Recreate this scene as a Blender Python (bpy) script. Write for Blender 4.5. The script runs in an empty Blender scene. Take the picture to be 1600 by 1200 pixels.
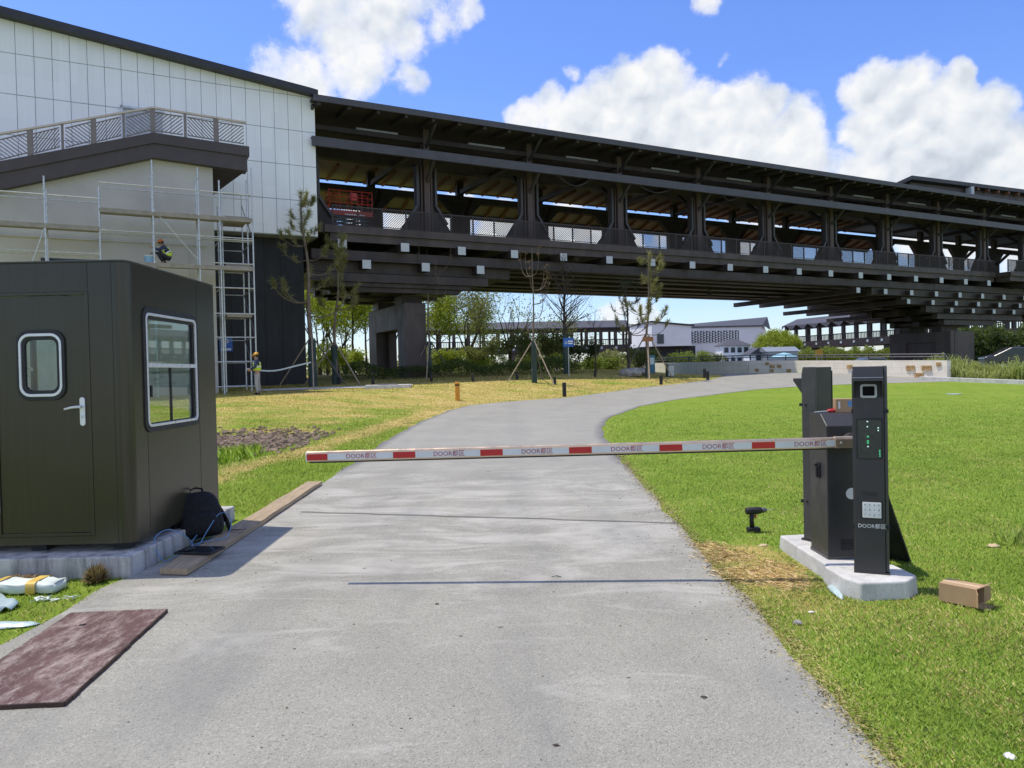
import bpy, bmesh, math, random
import numpy as np
from mathutils import Vector, Matrix, Euler
RND = random.Random(11)
NP = np.random.default_rng(5)
S = bpy.context.scene
COL = S.collection
rad = math.radians

# ------------------------------------------------------------------ camera
F_PX, EYE = 1170.0, 1.55
PITCH, ROLL = math.atan(19 / F_PX), 0.0215
_f = Vector((0, math.cos(PITCH), -math.sin(PITCH)))
_u0 = Vector((0, math.sin(PITCH), math.cos(PITCH)))
_r0 = Vector((1, 0, 0))
_r = _r0 * math.cos(ROLL) - _u0 * math.sin(ROLL)
_u = _r0 * math.sin(ROLL) + _u0 * math.cos(ROLL)
cam = bpy.data.objects.new('camera', bpy.data.cameras.new('camera'))
COL.objects.link(cam)
cam.matrix_world = Matrix(((_r.x, _u.x, -_f.x, 0), (_r.y, _u.y, -_f.y, 0), (_r.z, _u.z, -_f.z, EYE), (0, 0, 0, 1)))
cam.data.sensor_width = 36
cam.data.lens = 36 * F_PX / 1600
cam.data.clip_start = .05
cam.data.clip_end = 3000
S.camera = cam

def ray(px, py):                       # direction of a photograph pixel, for measuring
    return _f + _r * ((px - 800) / F_PX) + _u * ((600 - py) / F_PX)

def at_y(px, py, Y):
    d = ray(px, py)
    k = Y / d.y
    return Vector((d.x * k, Y, EYE + d.z * k))

# ------------------------------------------------------------------ terrain
ZP = [(-20, 0), (6, 0), (15, .09), (25, .22), (32, .4), (40, .75), (46, 1.1), (52, 1.1), (62, .75), (90, .3), (3000, .3)]
def road_z(Y):
    for (a, b), (c, d) in zip(ZP, ZP[1:]):
        if Y <= c:
            return b + (d - b) * (Y - a) / (c - a) if Y > a else b
    return .3
def interp(pts, t):
    if t <= pts[0][0]: return pts[0][1]
    for (a, b), (c, d) in zip(pts, pts[1:]):
        if t <= c: return b + (d - b) * (t - a) / (c - a)
    return pts[-1][1]
def ss(a, b, x):
    t = min(1, max(0, (x - a) / (b - a)))
    return t * t * (3 - 2 * t)
XL = [(-10, -3.04), (4.4, -3.06), (5.8, -3.05), (10.4, -2.68), (16.1, -2.78), (21.3, -2.66), (26, -2.24), (28.6, -1.6), (30.3, -.05), (31.7, 2.1), (34.5, 4.4), (37.1, 6.3), (39.4, 8.75), (42.2, 11.2), (44.5, 12.6), (46.5, 12.9), (49, 11.5), (60, 6), (70, 0)]
XR = [(-10, 1.3), (2.86, 1.42), (4.22, 1.5), (6.3, 1.56), (11.1, 1.73), (14, 1.84), (16.5, 1.99), (18.4, 2.2), (21.4, 2.75), (26.1, 4.45), (29.3, 6.5), (32.3, 9.1), (34.4, 11.4), (36.0, 14.5), (36.5, 18.0), (36.8, 25.0), (49, 16), (60, 11), (70, 6)]
def terrain(x, Y):
    ld = interp(XL, Y) - x
    e = .5 * ss(0, 8, ld) * ss(15, 31, Y) * (1 - ss(62, 84, Y))
    if 11 < Y < 22 and -9 < x < -3.4:      # shallow rubble hollow beside the verge
        e -= .12 * math.exp(-((Y - 16) / 3.0) ** 2 - ((x + 6.2) / 1.8) ** 2)
    return road_z(Y) + e
def hit(px, py):
    d = ray(px, py)
    Y = 2.0
    while Y < 300:
        if EYE + d.z / d.y * Y < terrain(d.x / d.y * Y, Y): break
        Y += .03
    x = d.x / d.y * Y
    return Vector((x, Y, terrain(x, Y)))
def gz(x, Y, dz=0): return Vector((x, Y, terrain(x, Y) + dz))

# ------------------------------------------------------------------ materials
def newmat(name):
    m = bpy.data.materials.new(name)
    m.use_nodes = True
    nt = m.node_tree
    return m, nt, nt.nodes['Principled BSDF']
def nd(nt, typ, ins=None, **kw):
    n = nt.nodes.new(typ)
    for k, v in kw.items(): setattr(n, k, v)
    for k, v in (ins or {}).items():
        s = n.inputs[k]
        if isinstance(v, bpy.types.NodeSocket): nt.links.new(v, s)
        else: s.default_value = v
    return n
def c4(c): return (c[0], c[1], c[2], 1)
def ramp(nt, fac, stops, interp_='LINEAR'):
    n = nt.nodes.new('ShaderNodeValToRGB')
    n.color_ramp.interpolation = interp_
    e = n.color_ramp.elements
    while len(e) < len(stops): e.new(.5)
    for i, (p, c) in enumerate(stops):
        e[i].position = p
        e[i].color = c4(c) if len(c) == 3 else c
    nt.links.new(fac, n.inputs['Fac'])
    return n.outputs['Color']
def noise(nt, vec, scale, detail=4, rough=.55, dist=0):
    n = nd(nt, 'ShaderNodeTexNoise', {'Scale': scale, 'Detail': detail, 'Roughness': rough, 'Distortion': dist})
    if vec is not None: nt.links.new(vec, n.inputs['Vector'])
    return n.outputs['Fac']
def mapped(nt, vec, scale):
    n = nd(nt, 'ShaderNodeMapping', {'Scale': scale})
    nt.links.new(vec, n.inputs['Vector'])
    return n.outputs['Vector']
def mixc(nt, fac, a, b, mode='MIX'):
    n = nd(nt, 'ShaderNodeMix', data_type='RGBA', blend_type=mode)
    for k, v in ((0, fac), (6, a), (7, b)):
        if isinstance(v, bpy.types.NodeSocket): nt.links.new(v, n.inputs[k])
        else: n.inputs[k].default_value = v if k == 0 else c4(v)
    return n.outputs[2]
def math_(nt, op, a, b=None, clamp=False):
    n = nd(nt, 'ShaderNodeMath', operation=op)
    n.use_clamp = clamp
    for k, v in ((0, a), (1, b)):
        if v is None: continue
        if isinstance(v, bpy.types.NodeSocket): nt.links.new(v, n.inputs[k])
        else: n.inputs[k].default_value = v
    return n.outputs[0]
def bump(nt, bsdf, h, strength=.3, dist=.01):
    n = nd(nt, 'ShaderNodeBump', {'Strength': strength, 'Distance': dist})
    nt.links.new(h, n.inputs['Height'])
    nt.links.new(n.outputs['Normal'], bsdf.inputs['Normal'])
def pos(nt): return nd(nt, 'ShaderNodeNewGeometry').outputs['Position']
def objc(nt): return nd(nt, 'ShaderNodeTexCoord').outputs['Object']

def basic(name, c, rough=.6, metal=0, var=.18, scale=5, bmp=.15, bscale=60, spec=.5, stretch=None, coat=0, bdist=.004):
    m, nt, b = newmat(name)
    p = objc(nt)
    if stretch: p = mapped(nt, p, stretch)
    f = noise(nt, p, scale, 5, .6)
    lo = tuple(x * (1 - var) for x in c); hi = tuple(min(1, x * (1 + var)) for x in c)
    nt.links.new(ramp(nt, f, [(.3, lo), (.7, hi)]), b.inputs['Base Color'])
    rr = nd(nt, 'ShaderNodeMapRange', {'From Min': .3, 'From Max': .7, 'To Min': max(.02, rough - .08), 'To Max': min(1, rough + .08)})
    nt.links.new(noise(nt, p, scale * 3, 3), rr.inputs['Value'])
    nt.links.new(rr.outputs[0], b.inputs['Roughness'])
    b.inputs['Metallic'].default_value = metal
    b.inputs['Specular IOR Level'].default_value = spec
    if coat: b.inputs['Coat Weight'].default_value = coat; b.inputs['Coat Roughness'].default_value = .15
    if bmp: bump(nt, b, noise(nt, p, bscale, 3), bmp, bdist)
    return m

def leafmat(name, c1, c2, trans=.35):
    m, nt, b = newmat(name)
    f = noise(nt, pos(nt), 1.3, 4, .7)
    g = noise(nt, pos(nt), 23, 2, .6)
    f = math_(nt, 'ADD', math_(nt, 'MULTIPLY', f, .6), math_(nt, 'MULTIPLY', g, .4))
    col = ramp(nt, f, [(.36, c1), (.62, c2)])
    nt.links.new(col, b.inputs['Base Color'])
    b.inputs['Roughness'].default_value = .55
    b.inputs['Specular IOR Level'].default_value = .25
    t = nd(nt, 'ShaderNodeBsdfTranslucent')
    nt.links.new(mixc(nt, .3, col, (.35, .45, .05)), t.inputs['Color'])
    mx = nd(nt, 'ShaderNodeMixShader', {0: trans})
    nt.links.new(b.outputs[0], mx.inputs[1]); nt.links.new(t.outputs[0], mx.inputs[2])
    nt.links.new(mx.outputs[0], nt.nodes['Material Output'].inputs['Surface'])
    return m

M = {}
# ------------------------------------------------------------------ mesh builder
class MB:
    def __init__(s): s.v = []; s.f = []; s.mi = []; s.cur = 0
    def add(s, vs, fs):
        o = len(s.v)
        s.v.extend([tuple(p) for p in vs])
        for f in fs: s.f.append(tuple(i + o for i in f)); s.mi.append(s.cur)
        return s
    def box(s, x0, x1, y0, y1, z0, z1):
        return s.add([(x0, y0, z0), (x1, y0, z0), (x1, y1, z0), (x0, y1, z0), (x0, y0, z1), (x1, y0, z1), (x1, y1, z1), (x0, y1, z1)],
                     [(0, 3, 2, 1), (4, 5, 6, 7), (0, 1, 5, 4), (1, 2, 6, 5), (2, 3, 7, 6), (3, 0, 4, 7)])
    def obox(s, c, size, rot=None):
        c = Vector(c); hx, hy, hz = size[0] / 2, size[1] / 2, size[2] / 2
        rot = rot or Matrix.Identity(3)
        vs = [c + rot @ Vector((x, y, z)) for z in (-hz, hz) for x, y in ((-hx, -hy), (hx, -hy), (hx, hy), (-hx, hy))]
        return s.add(vs, [(0, 3, 2, 1), (4, 5, 6, 7), (0, 1, 5, 4), (1, 2, 6, 5), (2, 3, 7, 6), (3, 0, 4, 7)])
    def bar(s, p0, p1, w, h, up=(0, 0, 1)):
        p0, p1, up = Vector(p0), Vector(p1), Vector(up)
        d = (p1 - p0).normalized()
        a = d.cross(up)
        if a.length < 1e-4: a = d.cross(Vector((1, 0, 0)))
        a.normalize(); b = a.cross(d)
        vs = [p + a * (i * w / 2) + b * (j * h / 2) for p in (p0, p1) for i, j in ((-1, -1), (1, -1), (1, 1), (-1, 1))]
        return s.add(vs, [(0, 3, 2, 1), (4, 5, 6, 7), (0, 1, 5, 4), (1, 2, 6, 5), (2, 3, 7, 6), (3, 0, 4, 7)])
    def tube(s, pts, r, n=8, caps=True):
        pts = [Vector(p) for p in pts]
        rs = r if isinstance(r, (list, tuple)) else [r] * len(pts)
        o = []
        ref = None
        for i, p in enumerate(pts):
            d = (pts[min(i + 1, len(pts) - 1)] - pts[max(i - 1, 0)])
            d = d.normalized() if d.length > 1e-9 else Vector((0, 0, 1))
            if ref is None:
                ref = Vector((0, 0, 1)) if abs(d.z) < .9 else Vector((1, 0, 0))
            a = d.cross(ref)
            if a.length < 1e-5: a = d.cross(Vector((.3, 1, .2)))
            a.normalize(); b = a.cross(d); ref = -b if False else ref
            for k in range(n):
                t = 2 * math.pi * k / n
                o.append(p + (a * math.cos(t) + b * math.sin(t)) * rs[i])
        fs = [(i * n + k, i * n + (k + 1) % n, (i + 1) * n + (k + 1) % n, (i + 1) * n + k) for i in range(len(pts) - 1) for k in range(n)]
        if caps:
            fs.append(tuple(range(n))); fs.append(tuple((len(pts) - 1) * n + k for k in range(n)))
        return s.add(o, fs)
    def prism(s, poly, axis, d0, d1):
        n = len(poly)
        mk = {'x': lambda a, b, d: (d, a, b), 'y': lambda a, b, d: (a, d, b), 'z': lambda a, b, d: (a, b, d)}[axis]
        vs = [mk(a, b, d0) for a, b in poly] + [mk(a, b, d1) for a, b in poly]
        return s.add(vs, [tuple(range(n)), tuple(range(2 * n - 1, n - 1, -1))] + [(i, (i + 1) % n, n + (i + 1) % n, n + i) for i in range(n)])
    def ring(s, outer, inner, axis, d0, d1):         # a frame between two outlines with the same count
        n = len(outer)
        mk = {'x': lambda a, b, d: (d, a, b), 'y': lambda a, b, d: (a, d, b), 'z': lambda a, b, d: (a, b, d)}[axis]
        vs = [mk(a, b, d) for d in (d0, d1) for pl in (outer, inner) for a, b in pl]
        fs = []
        for i in range(n):
            j = (i + 1) % n
            fs += [(i, j, n + j, n + i), (2 * n + i, 3 * n + i, 3 * n + j, 2 * n + j), (i, 2 * n + i, 2 * n + j, j), (n + i, n + j, 3 * n + j, 3 * n + i)]
        return s.add(vs, fs)
    def loft(s, rings, caps=True):
        n = len(rings[0])
        vs = [p for r in rings for p in r]
        fs = [(i * n + k, i * n + (k + 1) % n, (i + 1) * n + (k + 1) % n, (i + 1) * n + k) for i in range(len(rings) - 1) for k in range(n)]
        if caps: fs += [tuple(range(n)), tuple((len(rings) - 1) * n + k for k in range(n))]
        return s.add(vs, fs)
    def blob(s, c, r, n=10, m=7, jit=.1, rnd=RND, flat=0):
        c = Vector(c); rings = []
        for i in range(1, m):
            a = math.pi * i / m; ring = []
            for k in range(n):
                t = 2 * math.pi * k / n; q = 1 + rnd.uniform(-jit, jit)
                ring.append(c + Vector((r[0] * math.sin(a) * math.cos(t) * q, r[1] * math.sin(a) * math.sin(t) * q, max(-r[2] * (1 - flat), r[2] * math.cos(a) * q))))
            rings.append(ring)
        return s.loft(rings)
    def build(s, name, mats, parent=None, bevel=0, smooth=False, fast=False, seg=2, subsurf=0):
        me = bpy.data.meshes.new(name)
        me.from_pydata(s.v, [], s.f)
        if not isinstance(mats, (list, tuple)): mats = [mats]
        for m in mats: me.materials.append(M[m] if isinstance(m, str) else m)
        if len(mats) > 1: me.polygons.foreach_set('material_index', s.mi)
        if not fast:
            bm = bmesh.new(); bm.from_mesh(me)
            bmesh.ops.recalc_face_normals(bm, faces=bm.faces)
            bm.to_mesh(me); bm.free()
        if smooth: me.polygons.foreach_set('use_smooth', [True] * len(me.polygons))
        me.update()
        o = bpy.data.objects.new(name, me); COL.objects.link(o)
        if parent is not None: o.parent = parent
        if bevel:
            b = o.modifiers.new('bevel', 'BEVEL'); b.width = bevel; b.segments = seg; b.limit_method = 'ANGLE'; b.angle_limit = rad(40)
        if subsurf:
            q = o.modifiers.new('sub', 'SUBSURF'); q.levels = q.render_levels = subsurf
        return o

def rrect(x0, x1, y0, y1, r, n=5):
    out = []
    for cx, cy, a0 in ((x1 - r, y1 - r, 0), (x0 + r, y1 - r, 90), (x0 + r, y0 + r, 180), (x1 - r, y0 + r, 270)):
        for k in range(n + 1):
            a = rad(a0 + 90 * k / n)
            out.append((cx + r * math.cos(a), cy + r * math.sin(a)))
    return out
def thing(name, label, cat, loc=(0, 0, 0), rz=0, group=None):
    o = bpy.data.objects.new(name, None); COL.objects.link(o)
    o.location = loc; o.rotation_euler = (0, 0, rz); o.empty_display_size = .2
    o['label'] = label; o['category'] = cat
    if group: o['group'] = group
    return o
def tag(o, label=None, cat=None, group=None, kind=None, loc=None, rz=None):
    if label: o['label'] = label
    if cat: o['category'] = cat
    if group: o['group'] = group
    if kind: o['kind'] = kind
    if loc is not None: o.location = loc
    if rz is not None: o.rotation_euler = (0, 0, rz)
    return o
def kids(o): return [c for c in S.objects if c.parent == o]
def copy_tree(o, loc=None, rz=None, label=None, parent=None, name=None):
    c = o.copy(); COL.objects.link(c)
    if parent is not None: c.parent = parent
    if loc is not None: c.location = loc
    if rz is not None: c.rotation_euler = (0, 0, rz)
    if label: c['label'] = label
    for k in list(o.children): copy_tree(k, parent=c)
    return c
def textmesh(body, size, name='lettering', extrude=.0006):
    cu = bpy.data.curves.new(name, 'FONT')
    cu.body = body; cu.size = size; cu.align_x = 'CENTER'; cu.align_y = 'CENTER'; cu.extrude = extrude; cu.resolution_u = 3
    o = bpy.data.objects.new(name, cu); COL.objects.link(o)
    dg = bpy.context.evaluated_depsgraph_get()
    me = bpy.data.meshes.new_from_object(o.evaluated_get(dg))
    bpy.data.objects.remove(o)
    return me
def put_text(mb, body, size, frame):     # frame: 4x4 matrix; text x/y plane -> world
    me = textmesh(body, size)
    mb.add([frame @ v.co for v in me.vertices], [tuple(p.vertices) for p in me.polygons])
    bpy.data.meshes.remove(me)
def frame(o, xa, ya):
    xa, ya = Vector(xa), Vector(ya); za = xa.cross(ya)
    return Matrix(((xa.x, ya.x, za.x, o[0]), (xa.y, ya.y, za.y, o[1]), (xa.z, ya.z, za.z, o[2]), (0, 0, 0, 1)))
# ------------------------------------------------------------------ material list
M['asphalt_fill'] = None
def mk_asphalt():
    m, nt, b = newmat('worn_asphalt')
    p = pos(nt)
    grit = noise(nt, p, 150, 3, .75)
    vor = nd(nt, 'ShaderNodeTexVoronoi', {'Scale': 125.0}); nt.links.new(p, vor.inputs['Vector'])
    stone = ramp(nt, vor.outputs['Color'], [(.05, (.35, .35, .35)), (.25, (.88, .88, .88)), (.7, (1.04, 1.04, 1.04)), (.97, (1.55, 1.55, 1.52))])
    base = ramp(nt, noise(nt, p, .8, 5, .6), [(.3, (.280, .270, .232)), (.7, (.362, .350, .302))])
    base = mixc(nt, .62, base, stone, 'MULTIPLY')
    base = mixc(nt, .5, base, ramp(nt, grit, [(.33, (.5, .5, .5)), (.5, (1, 1, 1)), (.68, (1.35, 1.35, 1.35))]), 'MULTIPLY')
    # pale cement dust, streaked across the road, mostly on the near slab
    sep = nd(nt, 'ShaderNodeSeparateXYZ'); nt.links.new(p, sep.inputs[0])
    y = sep.outputs[1]
    dust = noise(nt, mapped(nt, p, (.55, 1.5, 1)), 1.5, 7, .72, .8)
    near = nd(nt, 'ShaderNodeMapRange', {'From Min': 3.8, 'From Max': 6.5, 'To Min': -.03, 'To Max': .12}); nt.links.new(y, near.inputs[0])
    far = nd(nt, 'ShaderNodeMapRange', {'From Min': 8.4, 'From Max': 13.0, 'To Min': 0.0, 'To Max': .15}); nt.links.new(y, far.inputs[0])
    dd = math_(nt, 'SUBTRACT', math_(nt, 'ADD', dust, near.outputs[0]), far.outputs[0])
    dm = ramp(nt, dd, [(.55, (0, 0, 0)), (.70, (.55, .55, .55)), (.85, (.8, .8, .8))])
    base = mixc(nt, dm, base, (.52, .50, .455))
    dark = noise(nt, mapped(nt, p, (1.6, .5, 1)), .9, 5, .6)
    base = mixc(nt, ramp(nt, dark, [(.52, (0, 0, 0)), (.72, (.5, .5, .5))]), base, (.19, .19, .188))
    # two faint tyre tracks along the near slab
    for xt in (-1.65, .05):
        tx = math_(nt, 'ABSOLUTE', math_(nt, 'SUBTRACT', math_(nt, 'ADD', sep.outputs[0], math_(nt, 'MULTIPLY', noise(nt, mapped(nt, p, (.1, .35, 1)), 1, 2), .5)), xt + .25))
        tf = nd(nt, 'ShaderNodeMapRange', {'From Min': .32, 'From Max': .08, 'To Min': 0.0, 'To Max': .30}); nt.links.new(tx, tf.inputs[0])
        base = mixc(nt, math_(nt, 'MULTIPLY', tf.outputs[0], noise(nt, p, 2.2, 5, .7)), base, (.17, .168, .165))
    stn = noise(nt, p, 1.7, 6, .75, .6)
    base = mixc(nt, ramp(nt, stn, [(.62, (0, 0, 0)), (.72, (.35, .35, .35))]), base, (.40, .36, .29))
    spots = noise(nt, p, 7, 2, .5)
    base = mixc(nt, ramp(nt, spots, [(.755, (0, 0, 0)), (.79, (.7, .7, .7))]), base, (.10, .095, .09))
    # cooler, darker asphalt beyond the slab
    fy = nd(nt, 'ShaderNodeMapRange', {'From Min': 8.6, 'From Max': 15.0, 'To Min': 0.0, 'To Max': .42}); nt.links.new(y, fy.inputs[0])
    base = mixc(nt, fy.outputs[0], base, (.315, .308, .288))
    # dark fresh rim near the verge
    at = nd(nt, 'ShaderNodeAttribute', attribute_name='rim')
    rim = math_(nt, 'ADD', at.outputs['Fac'], math_(nt, 'MULTIPLY', noise(nt, p, 3.5, 4), -.5))
    base = mixc(nt, ramp(nt, rim, [(.25, (0, 0, 0)), (.7, (.75, .75, .75))]), base, (.13, .13, .14))
    nt.links.new(base, b.inputs['Base Color'])
    b.inputs['Roughness'].default_value = .92
    b.inputs['Specular IOR Level'].default_value = .2
    bump(nt, b, math_(nt, 'ADD', vor.outputs['Distance'], math_(nt, 'MULTIPLY', grit, .6)), .55, .006)
    return m
M['asphalt'] = mk_asphalt()

def mk_lawn():
    m, nt, b = newmat('lawn_turf')
    p = pos(nt)
    at = nd(nt, 'ShaderNodeAttribute', attribute_name='dry')
    big = noise(nt, p, .35, 4, .6)
    mid = noise(nt, p, 2.1, 5, .7)
    fine = noise(nt, p, 55, 3, .8)
    g1 = ramp(nt, mid, [(.25, (.14, .22, .025)), (.5, (.20, .295, .035)), (.75, (.29, .37, .06))])
    g1 = mixc(nt, ramp(nt, big, [(.45, (0, 0, 0)), (.7, (.7, .7, .7))]), g1, (.26, .33, .05))
    d1 = ramp(nt, noise(nt, mapped(nt, p, (.6, 1.6, 1)), .8, 8, .8), [(.32, (.30, .30, .07)), (.5, (.48, .385, .125)), (.68, (.64, .48, .22))])
    df = math_(nt, 'ADD', at.outputs['Fac'], math_(nt, 'MULTIPLY', math_(nt, 'SUBTRACT', noise(nt, mapped(nt, p, (.55, 1.3, 1)), .7, 7, .75), .5), 2.2))
    col = mixc(nt, ramp(nt, df, [(.38, (0, 0, 0)), (.68, (1, 1, 1))]), g1, d1)
    col = mixc(nt, .75, col, ramp(nt, fine, [(.3, (.45, .5, .4)), (.5, (1, 1, 1)), (.7, (1.45, 1.4, 1.3))]), 'MULTIPLY')
    so = nd(nt, 'ShaderNodeAttribute', attribute_name='soil')
    sf = math_(nt, 'ADD', so.outputs['Fac'], math_(nt, 'MULTIPLY', math_(nt, 'SUBTRACT', noise(nt, p, 3.0, 5, .7), .5), .8))
    col = mixc(nt, ramp(nt, sf, [(.45, (0, 0, 0)), (.6, (1, 1, 1))]), col, ramp(nt, fine, [(.3, (.10, .07, .05)), (.7, (.22, .165, .12))]))
    nt.links.new(col, b.inputs['Base Color'])
    b.inputs['Roughness'].default_value = .9
    b.inputs['Specular IOR Level'].default_value = .1
    bump(nt, b, math_(nt, 'ADD', fine, math_(nt, 'MULTIPLY', mid, .6)), .8, .03)
    return m
M['lawn'] = mk_lawn()

def mk_blade():
    m, nt, b = newmat('grass_blade')
    at = nd(nt, 'ShaderNodeAttribute', attribute_name='tint')
    nt.links.new(at.outputs['Color'], b.inputs['Base Color'])
    b.inputs['Roughness'].default_value = .5
    b.inputs['Specular IOR Level'].default_value = .25
    t = nd(nt, 'ShaderNodeBsdfTranslucent'); nt.links.new(at.outputs['Color'], t.inputs['Color'])
    mx = nd(nt, 'ShaderNodeMixShader', {0: .4})
    nt.links.new(b.outputs[0], mx.inputs[1]); nt.links.new(t.outputs[0], mx.inputs[2])
    nt.links.new(mx.outputs[0], nt.nodes['Material Output'].inputs['Surface'])
    return m
M['blade'] = mk_blade()

def mk_concrete(name, c, stain=.5, thr=.55):
    m, nt, b = newmat(name)
    p = objc(nt)
    base = ramp(nt, noise(nt, p, 4, 6, .65), [(.3, tuple(x * .74 for x in c)), (.7, tuple(min(1, x * 1.12) for x in c))])
    st = noise(nt, mapped(nt, p, (6, 6, .9)), 1.6, 5, .6)
    base = mixc(nt, ramp(nt, st, [(thr, (0, 0, 0)), (thr + .17, (stain, stain, stain))]), base, tuple(x * .42 for x in c))
    base = mixc(nt, .45, base, ramp(nt, noise(nt, p, 120, 2, .7), [(.35, (.7, .7, .7)), (.65, (1.2, 1.2, 1.2))]), 'MULTIPLY')
    nt.links.new(base, b.inputs['Base Color'])
    b.inputs['Roughness'].default_value = .88
    b.inputs['Specular IOR Level'].default_value = .2
    bump(nt, b, noise(nt, p, 70, 4, .7), .35, .006)
    return m
M['concrete'] = mk_concrete('cast_concrete', (.52, .51, .49), .85)
M['stained_concrete'] = mk_concrete('stained_concrete', (.54, .53, .51), .9, .47)
M['pale_concrete'] = mk_concrete('pale_concrete', (.62, .61, .59), .35)

# painted booth: dark olive metallic sheet with fine vertical brushing
def mk_booth():
    m, nt, b = newmat('olive_metal')
    p = objc(nt)
    f = noise(nt, mapped(nt, p, (25, 25, .6)), 2.0, 5, .6)
    g = noise(nt, mapped(nt, p, (1.2, 1.2, .5)), 1.8, 3)
    col = ramp(nt, f, [(.3, (.044, .040, .023)), (.7, (.054, .048, .029))])
    col = mixc(nt, ramp(nt, g, [(.4, (0, 0, 0)), (.75, (.5, .5, .5))]), col, (.052, .048, .034))
    nt.links.new(col, b.inputs['Base Color'])
    b.inputs['Metallic'].default_value = .25
    b.inputs['Roughness'].default_value = .26
    bump(nt, b, f, .02, .001)
    return m
M['booth'] = mk_booth()
M['booth_inside'] = basic('booth_lining', (.80, .80, .77), .7)
M['rubber'] = basic('black_rubber', (.018, .018, .02), .55)
M['chrome'] = basic('bright_aluminium', (.74, .75, .76), .32, .35, .04, bmp=0)
M['steel'] = basic('galvanised_pipe', (.52, .54, .55), .42, .6, .2, 9)
M['dark_steel'] = basic('dark_pipe', (.12, .12, .13), .5, .4)
def mk_glass(name, tint, rough=.02, alpha=.75):
    m, nt, b = newmat(name)
    gl = nd(nt, 'ShaderNodeBsdfGlossy', {'Color': (.9, .95, .95, 1), 'Roughness': rough})
    tr = nd(nt, 'ShaderNodeBsdfTransparent', {'Color': c4(tint)})
    fr = nd(nt, 'ShaderNodeLayerWeight', {'Blend': .5})
    k = math_(nt, 'ADD', math_(nt, 'MULTIPLY', math_(nt, 'POWER', fr.outputs['Facing'], 4.0), .55), .05, True)
    mx = nd(nt, 'ShaderNodeMixShader'); nt.links.new(k, mx.inputs[0])
    nt.links.new(tr.outputs[0], mx.inputs[1]); nt.links.new(gl.outputs[0], mx.inputs[2])
    nt.links.new(mx.outputs[0], nt.nodes['Material Output'].inputs['Surface'])
    return m
M['glass'] = mk_glass('window_glass', (.85, .90, .87))
M['lens'] = basic('camera_lens', (.003, .003, .004), .6, bmp=0, spec=.1)
M['key_ink'] = basic('grey_key_ink', (.16, .18, .18), .5, bmp=0)
M['dark_glass'] = basic('dark_glass', (.02, .025, .03), .08, 0, .1, bmp=0)
M['kiosk'] = basic('charcoal_powder_coat', (.046, .044, .046), .42, .2, .12, 3, .06, 250)
M['kiosk_side'] = basic('graphite_panel', (.075, .075, .074), .36, .25, .12, 3, .05, 250)
M['black'] = basic('matt_black', (.012, .012, .014), .6)
M['black_gloss'] = basic('black_screen', (.028, .040, .033), .16, 0, .25, 30, 0)
M['white_plastic'] = basic('white_plastic', (.74, .74, .73), .4)
M['grey_plastic'] = basic('grey_plastic', (.42, .43, .44), .4)
M['champagne'] = basic('champagne_aluminium', (.62, .47, .33), .32, .75, .08, 4, .03)
M['arm_white'] = basic('reflective_white', (.66, .68, .68), .35, 0, .06)
M['arm_red'] = basic('reflective_red', (.50, .018, .02), .35, 0, .1)
M['ink_red'] = basic('dark_red_ink', (.34, .012, .022), .5, bmp=0)
M['ink_white'] = basic('white_ink', (.8, .8, .8), .5, bmp=0)
M['cardboard'] = basic('brown_cardboard', (.43, .28, .155), .8, 0, .12, 6, .2, 90)
M['cardboard_pale'] = basic('pale_cardboard', (.56, .42, .26), .8)
M['red_tool'] = basic('red_plastic', (.5, .03, .03), .4)
M['plank'] = basic('weathered_plank', (.36, .27, .17), .75, 0, .3, 6, .4, 40, stretch=(9, .6, 9))
M['bagcloth'] = basic('black_nylon', (.006, .006, .008), .85, 0, .3, 12, .4, 300)
M['blue_cable'] = basic('blue_cable', (.14, .30, .55), .45)
M['foam'] = basic('white_foam', (.62, .68, .64), .6, 0, .1, 8, .4, 30)
M['film'] = basic('pale_plastic_film', (.46, .57, .57), .3, 0, .1, 8, .3, 20)
M['tape'] = basic('yellow_tape', (.66, .45, .10), .4)
M['dry_stem'] = leafmat('dry_stems', (.20, .13, .07), (.36, .26, .13), .2)
M['rock'] = basic('grey_rock', (.30, .29, .27), .85, 0, .35, 5, .5, 18, bdist=.03)
M['rubble'] = basic('brown_rubble', (.20, .145, .105), .9, 0, .4, 3, .5, 30)
M['straw'] = leafmat('straw', (.46, .30, .12), (.66, .48, .24), .25)

def mk_ply():
    m, nt, b = newmat('film_faced_plywood')
    p = objc(nt)
    base = ramp(nt, noise(nt, p, 2.2, 5, .65), [(.3, (.065, .028, .026)), (.7, (.13, .066, .06))])
    sc = noise(nt, mapped(nt, p, (3.4, 1.3, 1)), 2.6, 10, .82, .25)
    base = mixc(nt, ramp(nt, sc, [(.47, (0, 0, 0)), (.58, (.42, .42, .42)), (.72, (.9, .9, .9))]), base, (.48, .41, .37))
    sc2 = noise(nt, mapped(nt, p, (9, 2.5, 1)), 3, 5, .6, 2)
    base = mixc(nt, ramp(nt, sc2, [(.64, (0, 0, 0)), (.72, (.55, .55, .55))]), base, (.58, .53, .48))
    fl = noise(nt, p, 38, 4, .8)
    base = mixc(nt, ramp(nt, fl, [(.62, (0, 0, 0)), (.72, (.7, .7, .7))]), base, (.55, .5, .46))
    nt.links.new(base, b.inputs['Base Color']); b.inputs['Roughness'].default_value = .6
    bump(nt, b, sc, .25, .004)
    return m
M['ply'] = mk_ply()
M['ply_edge'] = basic('dark_ply_edge', (.06, .035, .025), .8)

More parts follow.
